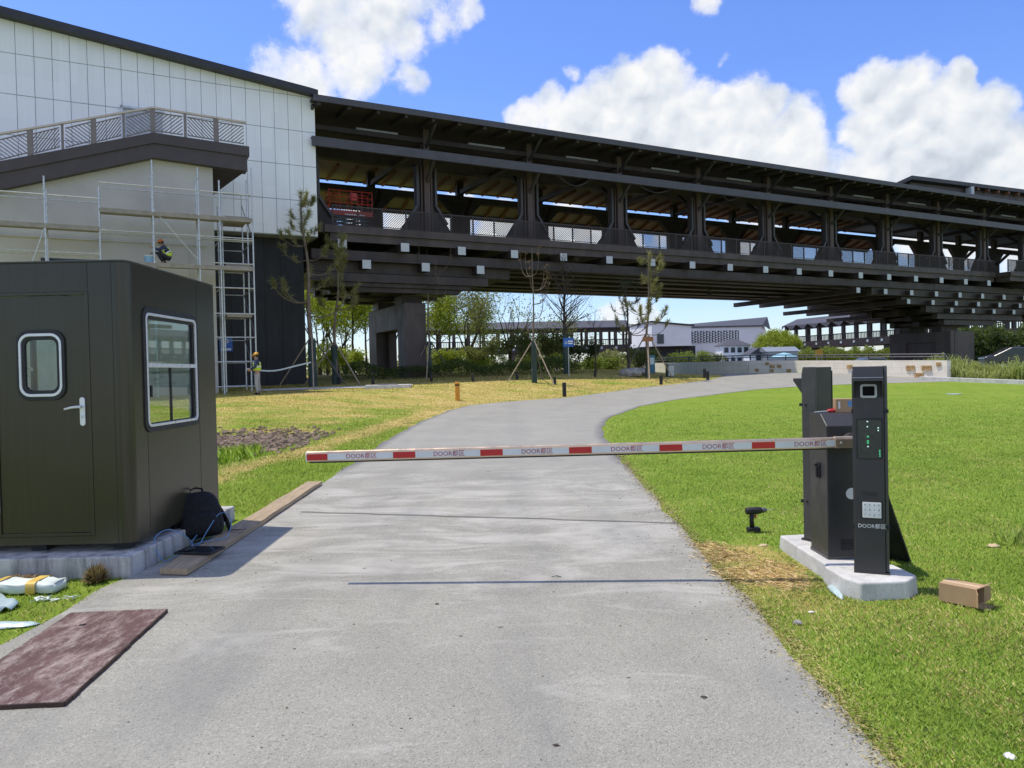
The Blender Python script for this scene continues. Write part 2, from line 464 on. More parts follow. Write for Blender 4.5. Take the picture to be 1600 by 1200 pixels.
# ---- buildings
def mk_facade():
    m, nt, b = newmat('white_metal_panel')
    p = objc(nt)
    f = noise(nt, mapped(nt, p, (3.2, 1, .05)), 1.3, 2)
    col = ramp(nt, f, [(.3, (.85, .87, .885)), (.7, (.90, .91, .92))])
    oi = nd(nt, 'ShaderNodeTexBrick', {'Scale': 1.0, 'Mortar Size': 0.0, 'Brick Width': .65, 'Row Height': 1.8, 'Color1': (.9, .9, .9, 1), 'Color2': (1.06, 1.06, 1.06, 1)})
    sw = nd(nt, 'ShaderNodeSeparateXYZ'); nt.links.new(p, sw.inputs[0])
    cb = nd(nt, 'ShaderNodeCombineXYZ'); nt.links.new(sw.outputs[0], cb.inputs[0]); nt.links.new(sw.outputs[2], cb.inputs[1])
    nt.links.new(cb.outputs[0], oi.inputs['Vector'])
    col = mixc(nt, .35, col, oi.outputs['Color'], 'MULTIPLY')
    nt.links.new(col, b.inputs['Base Color']); b.inputs['Roughness'].default_value = .45
    wv = nd(nt, 'ShaderNodeTexWave', {'Scale': 2.4}); nt.links.new(p, wv.inputs['Vector'])
    bump(nt, b, wv.outputs['Fac'], .06, .02)
    return m
M['facade'] = mk_facade()
M['facade_gap'] = basic('panel_gap', (.30, .315, .33), .7)
M['roof_dark'] = basic('dark_roof_metal', (.035, .037, .043), .5, .2, .2, 2)
M['slate_beam'] = basic('slate_blue_steel', (.066, .064, .074), .5, .1, .15, 2)
M['bridge_dark'] = basic('dark_brown_steel', (.040, .030, .028), .55, .1, .38, 1.1, stretch=(1, 1, .45))
M['bridge_mid'] = basic('brown_steel', (.064, .048, .044), .55, .1, .38, 1.1, stretch=(1, 1, .45))
M['post_red'] = basic('redwood_post', (.085, .056, .050), .6, 0, .3, 2, stretch=(5, 5, .4))
M['post_grey'] = basic('grey_steel_post', (.062, .057, .060), .5, .2, .15, 2)
M['rafter'] = basic('timber_rafter', (.20, .085, .045), .65, 0, .25, 3)
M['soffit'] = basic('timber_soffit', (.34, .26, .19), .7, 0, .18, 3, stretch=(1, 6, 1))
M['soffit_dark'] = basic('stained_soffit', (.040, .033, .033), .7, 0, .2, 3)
M['cap_white'] = basic('white_end_cap', (.47, .50, .54), .4, 0, .05)
M['pier'] = basic('brown_grey_cladding', (.078, .059, .054), .6, 0, .25, 1.2, stretch=(1, 1, .35))
M['black_wall'] = basic('black_cladding', (.010, .011, .013), .6, 0, .35, 1.2, stretch=(3, 3, .3))
M['beige'] = basic('grey_beige_render', (.50, .475, .44), .85, 0, .10, .6, .1)
M['stringer'] = basic('brown_metal_fascia', (.062, .049, .048), .5, .1, .12, 1.2)
M['rail_pale'] = basic('pale_rail', (.55, .47, .40), .45, .2, .1)
M['rail_dark'] = basic('grey_rail_post', (.20, .17, .16), .5, .2, .12)
M['plank_deck'] = basic('scaffold_plank', (.30, .27, .23), .7, .1, .2, 4)
def mk_wallstone():
    m, nt, b = newmat('cream_stone')
    p = objc(nt)
    col = ramp(nt, noise(nt, p, 1.4, 5), [(.3, (.82, .75, .64)), (.7, (.92, .86, .75))])
    br = nd(nt, 'ShaderNodeTexBrick', {'Scale': 1.0, 'Mortar Size': .012, 'Brick Width': 1.2, 'Row Height': .33, 'Color1': (1, 1, 1, 1), 'Color2': (.94, .93, .92, 1), 'Mortar': (.80, .78, .75, 1)})
    sw = nd(nt, 'ShaderNodeSeparateXYZ'); nt.links.new(p, sw.inputs[0])
    cb = nd(nt, 'ShaderNodeCombineXYZ'); nt.links.new(sw.outputs[0], cb.inputs[0]); nt.links.new(sw.outputs[2], cb.inputs[1])
    nt.links.new(cb.outputs[0], br.inputs['Vector'])
    nt.links.new(mixc(nt, 1, col, br.outputs['Color'], 'MULTIPLY'), b.inputs['Base Color'])
    b.inputs['Roughness'].default_value = .85
    bump(nt, b, noise(nt, p, 25, 4), .2, .02)
    return m
M['cream'] = mk_wallstone()
M['stone_patch'] = basic('rough_tan_stone', (.48, .32, .15), .9, 0, .35, 6, .6, 18, bdist=.04)
M['white_render'] = basic('white_render', (.84, .84, .84), .7, 0, .05, .3, .05)
M['white_house'] = basic('white_house_wall', (.84, .85, .87), .7, 0, .05)
M['grey_roof'] = basic('grey_tile_roof', (.065, .066, .082), .7, 0, .2, 2)
M['window_dark'] = basic('dark_window', (.03, .045, .06), .15, bmp=0)
M['blue_sign'] = basic('blue_sign_paint', (.015, .12, .46), .4, 0, .05)
M['brown_sign'] = basic('brown_sign_paint', (.30, .13, .05), .5)
M['teal'] = basic('teal_paint', (.03, .15, .22), .4)
M['pole_grey'] = basic('grey_pole', (.38, .40, .42), .4, .5)
M['yellow'] = basic('orange_yellow_post', (.62, .27, .025), .5, 0, .12)
M['lift_red'] = basic('lift_red_paint', (.50, .045, .03), .45)
M['lift_dark'] = basic('lift_green_grey', (.05, .09, .08), .5)
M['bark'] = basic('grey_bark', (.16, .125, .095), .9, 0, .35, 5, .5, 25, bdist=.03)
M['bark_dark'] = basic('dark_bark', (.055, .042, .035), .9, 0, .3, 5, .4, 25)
M['wrap'] = basic('green_trunk_wrap', (.035, .06, .055), .85, 0, .2, 10, .3, 40)
M['stake'] = basic('pale_stake', (.34, .27, .20), .8, 0, .2, 6)
M['stake_grey'] = basic('grey_stake', (.13, .12, .115), .8, 0, .2, 6)
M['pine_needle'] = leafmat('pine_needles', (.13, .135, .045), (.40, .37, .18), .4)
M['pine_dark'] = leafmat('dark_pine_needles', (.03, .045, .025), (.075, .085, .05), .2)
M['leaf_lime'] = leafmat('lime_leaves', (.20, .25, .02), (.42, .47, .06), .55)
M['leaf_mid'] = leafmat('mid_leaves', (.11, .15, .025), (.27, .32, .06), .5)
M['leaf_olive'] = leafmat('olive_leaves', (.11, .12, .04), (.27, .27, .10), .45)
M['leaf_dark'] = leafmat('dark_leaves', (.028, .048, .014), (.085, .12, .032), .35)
M['bud'] = leafmat('red_brown_buds', (.14, .07, .05), (.24, .15, .10), .2)
M['reed'] = leafmat('reed_leaves', (.20, .26, .05), (.56, .58, .24), .5)
M['skin'] = basic('skin', (.42, .25, .17), .6, bmp=0)
M['vest'] = basic('lime_vest', (.58, .80, .05), .7)
M['vest_band'] = basic('silver_band', (.65, .65, .62), .4)
M['navy'] = basic('navy_cloth', (.025, .04, .09), .8)
M['dark_cloth'] = basic('black_cloth', (.018, .018, .022), .8)
M['grey_cloth'] = basic('light_grey_cloth', (.36, .36, .36), .85)
M['hat_yellow'] = basic('yellow_helmet', (.68, .34, .03), .35)
M['hat_orange'] = basic('orange_helmet', (.55, .16, .03), .35)
M['hair'] = basic('black_hair', (.012, .010, .009), .6)
M['bucket'] = basic('pale_blue_bucket', (.30, .52, .66), .4)
M['canopy_blue'] = basic('light_blue_canopy', (.30, .55, .66), .5)
M['car_white'] = basic('pale_car_paint', (.55, .58, .60), .25, coat=.6)
M['car_dark'] = basic('dark_car_paint', (.02, .022, .028), .2, coat=.6)
M['orange'] = basic('orange_board', (.62, .30, .03), .5)
def mk_emit(name, c, s):
    m, nt, b = newmat(name)
    b.inputs['Base Color'].default_value = c4(c)
    b.inputs['Emission Color'].default_value = c4(c); b.inputs['Emission Strength'].default_value = s
    return m
M['led_green'] = mk_emit('green_led', (.08, .75, .30), .9)
M['led_white'] = mk_emit('white_led', (.6, .85, .75), .8)
# ------------------------------------------------------------------ sky, sun
SUN_DIR = Vector((-.34, .10, 1)).normalized()
EL = math.asin(SUN_DIR.z); AZ = math.atan2(SUN_DIR.x, SUN_DIR.y)
W = bpy.data.worlds.new('World'); S.world = W; W.use_nodes = True
nt = W.node_tree
bg = nt.nodes['Background']
sky = nd(nt, 'ShaderNodeTexSky', sky_type='NISHITA')
sky.sun_disc = False; sky.sun_elevation = EL; sky.sun_rotation = AZ % (2 * math.pi)
sky.air_density = 1.0; sky.dust_density = .6; sky.ozone_density = 2.2
gen = nd(nt, 'ShaderNodeTexCoord').outputs['Generated']
def az_el(px, py):
    d = ray(px, py).normalized(); return d
CLOUDS = [(1318, 285, 75, .6), (560, 330, 45, .7), (640, 345, 50, .7), (720, 335, 45, .6), (790, 360, 55, .7), (880, 360, 50, .7), (960, 385, 55, .6), (1060, 395, 50, .6), (1170, 400, 45, .5), (545, 70, 95, 0.62), (500, 30, 80, 0.62), (600, 40, 80, 0.62), (560, 110, 60, 0.62), (440, 105, 58, 0.45), (480, 120, 60, 0.62), (640, 128, 34, 0.45), (690, 14, 62, 0.45), (735, 18, 30, 0.45), (600, -60, 140, 0.62), (430, 140, 50, 0.45), (985, 165, 88, 1.0), (1030, 130, 62, 1.0), (925, 190, 62, 1.0), (1075, 205, 105, 1.0), (1160, 190, 82, 1.0), (1205, 165, 38, 1.0), (1235, 215, 76, 1.0), (1140, 155, 34, 1.0), (850, 168, 42, 0.6), (820, 182, 34, 0.6), (1200, 260, 120, 1.0), (1020, 230, 90, 1.0), (900, 205, 60, 1.0), (1360, 140, 56, 1.0), (1405, 160, 78, 1.0), (1362, 205, 60, 1.0), (1470, 170, 70, 1.0), (1505, 130, 42, 1.0), (1530, 190, 76, 1.0), (1450, 240, 120, 1.0), (1570, 230, 84, 1.0), (1350, 285, 80, 1.0), (1620, 270, 130, 1.0), (1660, 330, 150, 1.0), (1500, 300, 150, 1.0), (1105, -6, 34, 0.5), (900, 118, 20, 0.3), (1700, 60, 60, 1.0), (1000, 505, 40, 0.5), (955, 490, 30, 0.5), (800, 190, 26, 0.35), (1068, 82, 16, 0.28), (1130, 88, 14, 0.25), (510, -40, 120, 0.7)]
jit = nd(nt, 'ShaderNodeTexNoise', {'Scale': 14.0, 'Detail': 3.0, 'Roughness': .6}); nt.links.new(gen, jit.inputs['Vector'])
sub = nd(nt, 'ShaderNodeVectorMath', {1: (.5, .5, .5)}, operation='SUBTRACT'); nt.links.new(jit.outputs['Color'], sub.inputs[0])
scl = nd(nt, 'ShaderNodeVectorMath', operation='SCALE'); nt.links.new(sub.outputs[0], scl.inputs[0]); scl.inputs['Scale'].default_value = .045
addv = nd(nt, 'ShaderNodeVectorMath', operation='ADD'); nt.links.new(gen, addv.inputs[0]); nt.links.new(scl.outputs[0], addv.inputs[1])
def field(vec):
    out = None
    for px, py, r, wt in CLOUDS:
        d = ray(px, py).normalized()
        a = r / F_PX * (ray(px, py).normalized().dot(_f)) ** 1.5 * .96
        dot = nd(nt, 'ShaderNodeVectorMath', operation='DOT_PRODUCT'); nt.links.new(vec, dot.inputs[0]); dot.inputs[1].default_value = d
        k = nd(nt, 'ShaderNodeMapRange', {'From Min': math.cos(a), 'From Max': 1.0, 'To Min': 0.0, 'To Max': wt}, clamp=False); nt.links.new(dot.outputs['Value'], k.inputs[0])
        out = k.outputs[0] if out is None else nd(nt, 'ShaderNodeMath', {0: out, 1: k.outputs[0], 2: .12}, operation='SMOOTH_MAX').outputs[0]
    return out
nrmv = nd(nt, 'ShaderNodeVectorMath', operation='NORMALIZE'); nt.links.new(addv.outputs[0], nrmv.inputs[0])
fld = field(nrmv.outputs[0])
n1 = noise(nt, gen, 9, 6, .6)
def billow(vec, sc):
    v = nd(nt, 'ShaderNodeTexVoronoi', {'Scale': sc}, feature='F1'); nt.links.new(vec, v.inputs['Vector'])
    return math_(nt, 'SUBTRACT', .45, v.outputs['Distance'])
def shift(vec, k):
    u_ = nd(nt, 'ShaderNodeVectorMath', {1: (-.3 * k, 0, k)}, operation='ADD'); nt.links.new(vec, u_.inputs[0]); return u_.outputs[0]
b1, b2, b3 = billow(nrmv.outputs[0], 15), billow(nrmv.outputs[0], 36), noise(nt, gen, 34, 6, .66)
fld = math_(nt, 'MAXIMUM', math_(nt, 'MULTIPLY', fld, 1.3), -1.0)
dens = math_(nt, 'ADD', fld, math_(nt, 'MULTIPLY', math_(nt, 'SUBTRACT', n1, .5), 1.5))
dens = math_(nt, 'ADD', dens, math_(nt, 'ADD', math_(nt, 'MULTIPLY', b1, .26), math_(nt, 'MULTIPLY', b2, .20)))
dens = math_(nt, 'ADD', dens, math_(nt, 'MULTIPLY', math_(nt, 'SUBTRACT', b3, .5), 1.0))
# unseen broken cloud overhead and behind, added to whiten and lift ambient light
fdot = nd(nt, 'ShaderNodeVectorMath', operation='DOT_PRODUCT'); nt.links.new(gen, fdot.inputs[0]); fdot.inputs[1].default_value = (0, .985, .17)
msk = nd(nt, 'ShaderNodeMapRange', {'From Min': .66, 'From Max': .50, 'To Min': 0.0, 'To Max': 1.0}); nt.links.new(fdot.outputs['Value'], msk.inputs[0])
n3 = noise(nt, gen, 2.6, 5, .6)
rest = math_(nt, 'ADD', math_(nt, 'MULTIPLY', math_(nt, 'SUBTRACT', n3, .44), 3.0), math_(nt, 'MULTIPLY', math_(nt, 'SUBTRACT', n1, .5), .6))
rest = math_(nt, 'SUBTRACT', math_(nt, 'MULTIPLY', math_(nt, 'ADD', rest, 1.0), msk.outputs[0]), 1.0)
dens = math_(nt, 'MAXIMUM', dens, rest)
alpha = ramp(nt, dens, [(.0, (0, 0, 0)), (.14, (.14, .14, .14)), (.34, (.62, .62, .62)), (.62, (.94, .94, .94)), (.85, (1, 1, 1))])
# billow shading: thickness towards the sun against thickness here
g1 = math_(nt, 'SUBTRACT', b1, billow(shift(nrmv.outputs[0], .022), 15))
g2 = math_(nt, 'SUBTRACT', b2, billow(shift(nrmv.outputs[0], .010), 36))
g3 = math_(nt, 'SUBTRACT', n1, noise(nt, shift(gen, .035), 9, 4, .6))
lit = math_(nt, 'ADD', math_(nt, 'MULTIPLY', g1, .55), math_(nt, 'ADD', math_(nt, 'MULTIPLY', g2, .35), math_(nt, 'MULTIPLY', g3, 1.5)))
lit = math_(nt, 'ADD', lit, math_(nt, 'SUBTRACT', .99, math_(nt, 'MULTIPLY', math_(nt, 'MINIMUM', dens, 1.5), .26)))
ccol = ramp(nt, lit, [(.38, (.58, .64, .73)), (.68, (.80, .85, .915)), (.96, (1.0, 1.0, 1.0))])
csc = nd(nt, 'ShaderNodeVectorMath', operation='SCALE'); nt.links.new(ccol, csc.inputs[0]); csc.inputs['Scale'].default_value = 6.5
# slightly deeper blue than the raw sky
gs = nd(nt, 'ShaderNodeSeparateXYZ'); nt.links.new(gen, gs.inputs[0])
tint = mixc(nt, 1, sky.outputs[0], ramp(nt, gs.outputs[2], [(.03, (1.05, 1.12, 1.30)), (.18, (.93, 1.05, 1.42)), (.36, (.80, .98, 1.50))]), 'MULTIPLY')
col = nd(nt, 'ShaderNodeMix', data_type='RGBA'); nt.links.new(alpha, col.inputs[0]); nt.links.new(tint, col.inputs[6]); nt.links.new(csc.outputs[0], col.inputs[7])
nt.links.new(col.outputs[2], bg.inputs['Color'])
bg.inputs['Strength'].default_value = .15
sl = bpy.data.lights.new('sun', 'SUN'); sl.energy = 4.0; sl.angle = rad(.55); sl.color = (1, .925, .77)
so = bpy.data.objects.new('sun', sl); COL.objects.link(so)
so.rotation_euler = SUN_DIR.to_track_quat('Z', 'Y').to_euler()
S.view_settings.view_transform = 'Standard'; S.view_settings.look = 'None'; S.view_settings.exposure = 0; S.view_settings.gamma = 1
S.render.engine = 'CYCLES'
S.cycles.max_bounces = 7; S.cycles.diffuse_bounces = 4; S.cycles.transparent_max_bounces = 16
S.cycles.use_denoising = True

# ------------------------------------------------------------------ ground
STRIP = (hit(372, 735), hit(640, 655))
def left_dry(x, y):
    a, b = STRIP; d = b - a; n_ = Vector((-d.y, d.x)).normalized()
    q = abs((x - a.x) * n_.x + (y - a.y) * n_.y)
    return .10 + .34 * ss(10, 19, y) + .24 * ss(20, 29, y) + .75 * math.exp(-(q / .4) ** 2) - .3 * math.exp(-((q - 1.1) / .5) ** 2) * (1 - ss(20, 30, y)) - .25 * math.exp(-((interp(XL, y) - x - 1.0) / .8) ** 2) * (1 - ss(24, 30, y))
ROWS = [-6, -3, 0, 1.5] + [2 + .5 * i for i in range(100)] + [52 + i for i in range(34)] + [90, 95, 100, 110, 120, 150, 200, 300, 500, 900, 1600]
def ground_cols():
    return [-600, -250, -120, -70, -45] + [-36 + i for i in range(21)] + [-15 + .5 * i for i in range(82)] + [26 + i for i in range(34)] + [62, 70, 80, 100, 140, 220, 400, 700, 1200]
gc = ground_cols()
me = bpy.data.meshes.new('ground')
vs = [(x, y, terrain(x, y)) for y in ROWS for x in gc]
nc = len(gc)
fs = [(j * nc + i, j * nc + i + 1, (j + 1) * nc + i + 1, (j + 1) * nc + i) for j in range(len(ROWS) - 1) for i in range(nc - 1)]
me.from_pydata(vs, [], fs)
dry = me.attributes.new('dry', 'FLOAT', 'POINT'); soil = me.attributes.new('soil', 'FLOAT', 'POINT')
def dryness(x, y):
    xl, xr = interp(XL, y), interp(XR, y)
    if x < (xl + xr) / 2 and 9 < y < 44:        # verge and island left of the road
        return .18 + .72 * left_dry(x, y)
    if x < (xl + xr) / 2:
        d = .26 + .34 * ss(9, 16, y) + .16 * ss(18, 32, y) - .4 * ss(44, 52, y)
        if y < 9: d = .12
        return d
    return .8 * math.exp(-((x - 1.85) / .35) ** 2 - ((y - 5.8) / .8) ** 2) + .16 * (1 - ss(.1, .9, x - xr)) + .20 * math.exp(-((x - 2.1) / .8) ** 2 - ((y - 4.6) / .9) ** 2) + .02
dry.data.foreach_set('value', [dryness(x, y) for x, y, z in vs])
def soilness(x, y):
    s = 0
    s += .95 * math.exp(-(((y - 16.4) / 2.3) ** 4) - (((x + 7.0 - (y - 16) * .25) / 2.1) ** 4))
    if y > 58: s += .8 * ss(58, 66, y)
    return s
soil.data.foreach_set('value', [soilness(x, y) for x, y, z in vs])
me.materials.append(M['lawn'])
me.polygons.foreach_set('use_smooth', [True] * len(me.polygons)); me.update()
ground = bpy.data.objects.new('ground', me); COL.objects.link(ground); ground['kind'] = 'structure'

# ------------------------------------------------------------------ road: same rows as the ground, a thin sheet above it
rme = bpy.data.meshes.new('road')
rv, rf, rim = [], [], []
rr_ = [y for y in ROWS if y <= 60]
NX = 25
for y in rr_:
    a, b = interp(XL, y), interp(XR, y)
    for k in range(NX):
        t = k / (NX - 1)
        x = a + (b - a) * t
        wob = .05 * math.sin(y * 3.1 + k) + .04 * math.sin(y * 7.7)
        if k in (0, NX - 1) and y > 2: x += wob * .5
        rv.append((x, y, terrain(x, y) + (.012 if k not in (0, NX - 1) else .006)))
        de = min(x - a, b - x)
        rim.append((1 - ss(0, .45, de)) * ss(9.5, 12.5, y))
for j in range(len(rr_) - 1):
    for i in range(NX - 1):
        rf.append((j * NX + i, j * NX + i + 1, (j + 1) * NX + i + 1, (j + 1) * NX + i))
rme.from_pydata(rv, [], rf)
ra = rme.attributes.new('rim', 'FLOAT', 'POINT'); ra.data.foreach_set('value', rim)
rme.materials.append(M['asphalt']); rme.update()
road = bpy.data.objects.new('road', rme); COL.objects.link(road); road['kind'] = 'structure'
# slab joint across the road
mb = MB()
pts = []
for k in range(30):
    t = k / 29
    px = 470 + 590 * t
    p = hit(px, 802.5 + 17.5 * t)
    pts.append(p)
for p, q in zip(pts, pts[1:]):
    w = .011
    mb.add([p + Vector((0, -w, .019)), q + Vector((0, -w, .019)), q + Vector((0, w, .019)), p + Vector((0, w, .019))], [(0, 1, 2, 3)])
M['crack'] = basic('open_joint', (.06, .058, .055), .9)
tag(mb.build('road_joint', 'crack'), kind='structure')
# grey path strip on the lawn by the manhole slab and at the stair building
mb = MB()
a, b = hit(400, 612), hit(640, 604)
n = 14
for k in range(n):
    p, q = a.lerp(b, k / n), a.lerp(b, (k + 1) / n)
    z = [terrain(v.x, v.y) + .03 for v in (p, q, q + Vector((0, 1.3, 0)), p + Vector((0, 1.3, 0)))]
    mb.add([(p.x, p.y, z[0]), (q.x, q.y, z[1]), (q.x, q.y + 1.3, z[2]), (p.x, p.y + 1.3, z[3])], [(0, 1, 2, 3)])
tag(mb.build('path', 'pale_concrete'), kind='structure')

# ------------------------------------------------------------------ grass blades
def blades(name, n, xr, yr, keep, h, w, cols, lean=.5, zoff=0.0, flat=False, spread=None, dry_cols=None, dry_p=None):
    x = NP.uniform(xr[0], xr[1], n); y = yr[0] * (yr[1] / yr[0]) ** NP.uniform(0, 1, n)
    x = x if spread is None else xr[0] + (xr[1] - xr[0]) * NP.uniform(0, 1, n) * np.minimum(1, spread * y)
    k = np.array([keep(a, b) for a, b in zip(x, y)]) > NP.uniform(0, 1, n)
    x, y = x[k], y[k]; n = len(x)
    z = np.array([terrain(a, b) for a, b in zip(x, y)]) + zoff
    ang = NP.uniform(0, 2 * np.pi, n); dl = NP.uniform(0, 2 * np.pi, n)
    hh = NP.uniform(h[0], h[1], n) * (1 + .03 * np.maximum(0, y - 5)); ww = NP.uniform(w[0], w[1], n) * (1 + .16 * np.maximum(0, y - 4))
    ln = NP.uniform(0, lean, n) * hh if not flat else NP.uniform(.9, 1.4, n) * hh
    top = hh if not flat else NP.uniform(0.0, .25, n) * hh
    V = np.zeros((n, 4, 3))
    bx, by = np.cos(ang) * ww / 2, np.sin(ang) * ww / 2
    V[:, 0] = np.stack([x - bx, y - by, z - .004], 1); V[:, 1] = np.stack([x + bx, y + by, z - .004], 1)
    mx, my = np.cos(dl) * ln, np.sin(dl) * ln
    V[:, 2] = np.stack([x + bx * .7 + mx * .4, y + by * .7 + my * .4, z + top * .6], 1)
    V[:, 3] = np.stack([x + mx, y + my, z + top], 1)
    me = bpy.data.meshes.new(name)
    me.vertices.add(4 * n); me.vertices.foreach_set('co', V.reshape(-1))
    me.loops.add(6 * n); me.polygons.add(2 * n)
    b = np.arange(n)[:, None] * 4
    li = np.concatenate([b + np.array([[0, 1, 2]]), b + np.array([[0, 2, 3]])], 1).reshape(-1)
    me.loops.foreach_set('vertex_index', li)
    me.polygons.foreach_set('loop_start', np.arange(0, 6 * n, 3)); me.polygons.foreach_set('loop_total', np.full(2 * n, 3))
    me.update(calc_edges=True)
    c = np.array(cols); ci = NP.integers(0, len(c), n)
    if dry_cols:
        pr = np.array([dry_p(a, b) + (.55 if name[0] == 'l' else .85) * mnoise((a * .9, b * .55, 3)) + .35 * mnoise((a * 3.1, b * 2.1, 7)) for a, b in zip(x, y)])
        isd = NP.uniform(0, 1, n) < pr
        dc = np.array(dry_cols)[NP.integers(0, len(dry_cols), n)]
        base_c = np.where(isd[:, None], dc, c[ci])
    else: base_c = c[ci]
    # slow drift of the mix over the lawn, so that patches differ
    patch = .5 + .5 * np.sin(x * 2.3 + 1.7 * np.sin(y * 1.9)) * np.sin(y * 2.9 + 1.3 * np.sin(x * 2.1))
    cc = base_c * (0.78 + .44 * NP.uniform(0, 1, (n, 1))) * (.82 + .36 * patch[:, None])
    cc = np.repeat(np.concatenate([cc, np.ones((n, 1))], 1), 4, 0)
    at = me.color_attributes.new('tint', 'FLOAT_COLOR', 'POINT'); at.data.foreach_set('color', cc.astype(np.float32).reshape(-1))
    me.materials.append(M['blade'])
    nn = NP.uniform(-.45, .45, (n, 3)); nn[:, 2] = 1; nn /= np.linalg.norm(nn, axis=1)[:, None]
    me.polygons.foreach_set('use_smooth', np.ones(2 * n, bool))
    me.normals_split_custom_set_from_vertices(np.repeat(nn, 4, 0).tolist())
    o = bpy.data.objects.new(name, me); COL.objects.link(o); o['kind'] = 'stuff'
    return o
from mathutils import noise as _mn
def mnoise(v): return _mn.noise(Vector(v))
TAN = [(.74, .60, .27), (.64, .52, .20), (.82, .68, .36), (.56, .49, .16)]
def right_dry(x, y):
    e = x - interp(XR, y)
    return .06 + .4 * math.exp(-((x - 2.3) / .7) ** 2 - ((y - 4.5) / .55) ** 2) + .35 * math.exp(-(e / .22) ** 2) + .12 * ss(10, 3, y) - .1 * ss(9, 14, y)
ISL = [(2.17, 6.2), (2.42, 6.2), (2.72, 5.0), (2.6, 4.9), (2.2, 4.88), (2.12, 5.25)]
def in_island(x, y):
    pl = [(2.19, 5.3), (2.25, 4.86), (2.58, 4.88), (2.72, 5.02), (2.68, 6.22), (2.5, 6.38), (2.23, 6.35)]
    return all((b[0] - a[0]) * (y - a[1]) - (b[1] - a[1]) * (x - a[0]) > 0 for a, b in zip(pl, pl[1:] + pl[:1]))
def keep_right(x, y):
    e = x - interp(XR, y)
    if e < -.02 or in_island(x, y): return 0
    dens = 1.0 - .85 * ss(14, 27, y)
    if 1.55 < x < 2.15 and 5.2 < y < 6.6: dens *= .3
    return dens * (.35 + .65 * ss(0, .25, e))
tag(blades('lawn_grass', 430000, (1.35, 22), (2.3, 27), keep_right, (.010, .024), (.0018, .0032),
           [(.21, .36, .045), (.26, .43, .06), (.32, .48, .08), (.39, .52, .12)], 1.3, spread=.042, dry_cols=TAN, dry_p=right_dry), label='short green lawn grass beside the road and the barrier island', cat='grass')
def keep_left(x, y):
    e = interp(XL, y) - x
    if e < -.03: return 0
    if y > 5.85 and y < 8.2: return 0
    if soilness(x, y) > .4: return 0
    return (.4 + .6 * ss(0, .15, e)) * (1 - .8 * ss(13, 22, y))
tag(blades('verge_grass', 170000, (-7.5, -2.4), (3.2, 22), keep_left, (.012, .03), (.002, .0035),
           [(.19, .31, .03), (.26, .38, .05), (.33, .43, .07)], 1.4, dry_cols=TAN, dry_p=left_dry), label='patchy green and yellow grass on the verge by the guard booth', cat='grass')
def keep_island(x, y):
    e = interp(XL, y) - x
    return 0 if e < .05 else .9
tag(blades('island_grass', 150000, (-13, 11.5), (17, 45), keep_island, (.012, .03), (.0022, .0038),
           [(.30, .38, .06), (.38, .44, .08), (.46, .46, .11)], 1.4, dry_cols=TAN, dry_p=left_dry), label='dry yellow grass with green streaks on the island left of the road', cat='grass')
# dry edge fringe along the road
def keep_edge(x, y):
    e = x - interp(XR, y)
    return math.exp(-((e - .02) / .07) ** 2)
tag(blades('dry_edge_grass', 60000, (1.3, 2.3), (2.4, 14), keep_edge, (.012, .03), (.003, .005),
           [(.60, .50, .25), (.66, .54, .29), (.42, .38, .16), (.52, .46, .18)], .9, flat=True, zoff=.012), label='dead straw coloured grass fringing the road edge', cat='grass')
def keep_straw(x, y):
    d = 0
    for cx, cy, r in ((1.75, 5.55, .26), (1.72, 6.1, .22), (1.95, 5.35, .24), (1.68, 6.45, .15), (2.0, 5.75, .16)):
        d = max(d, math.exp(-(((x - cx) ** 2 + (y - cy) ** 2) / r ** 2) ** 1.5))
    return d
m = MB(); rnd = random.Random(41)
for i in range(420):
    y = rnd.uniform(2.4, 11); x = rnd.uniform(interp(XL, y) + .05, interp(XR, y) - .03)
    if rnd.random() < .45: x = interp(XR, y) - abs(rnd.gauss(0, .22))
    r_ = rnd.uniform(.002, .006); m.blob((x, y, road_z(y) + .013 + r_ * .3), (r_ * rnd.uniform(.8, 1.8), r_, r_ * .6), 5, 4, .25, rnd)
M['grit'] = basic('road_grit', (.25, .22, .17), .9, 0, .6, 40, 0)
tag(m.build('grit', 'grit', fast=True), 'fine grit and crumbs scattered over the grey road', 'grit', kind='stuff')
tag(blades('dry_straw', 9000, (1.4, 2.3), (5.0, 6.9), keep_straw, (.03, .075), (.002, .004),
           [(.84, .60, .30), (.94, .72, .40), (.74, .50, .24), (.96, .78, .48)], 1.0, flat=True, zoff=.006), label='patch of dry straw raked up beside the barrier island', cat='straw')
# tall tufts at two lawn spots
def keep_tuft(x, y): return math.exp(-((x - 4.25) / .12) ** 2 - ((y - 6.25) / .15) ** 2)
tag(blades('tall_grass', 1200, (3.9, 4.6), (5.9, 6.7), keep_tuft, (.06, .15), (.002, .004), [(.18, .28, .04), (.26, .36, .08)], .6), label='tall uncut grass tuft at the right side of the lawn', cat='grass')
def keep_weed(x, y): return math.exp(-((x + 5.25) / .28) ** 2 - ((y - 13.9) / .6) ** 2)
tag(blades('ditch_weeds', 6000, (-6.4, -4.6), (12.6, 15.2), keep_weed, (.08, .24), (.006, .011), [(.20, .34, .03), (.30, .44, .06)], .8), label='bright green weeds at the edge of the stony ditch', cat='weeds')
ORIGIN = {}
_thing0 = thing
def thing(name, label, cat, loc=(0, 0, 0), rz=0, group=None, world=True):
    o = _thing0(name, label, cat, loc, rz, group)
    if world and rz == 0: ORIGIN[o.name] = Vector(loc)
    return o
_build0 = MB.build
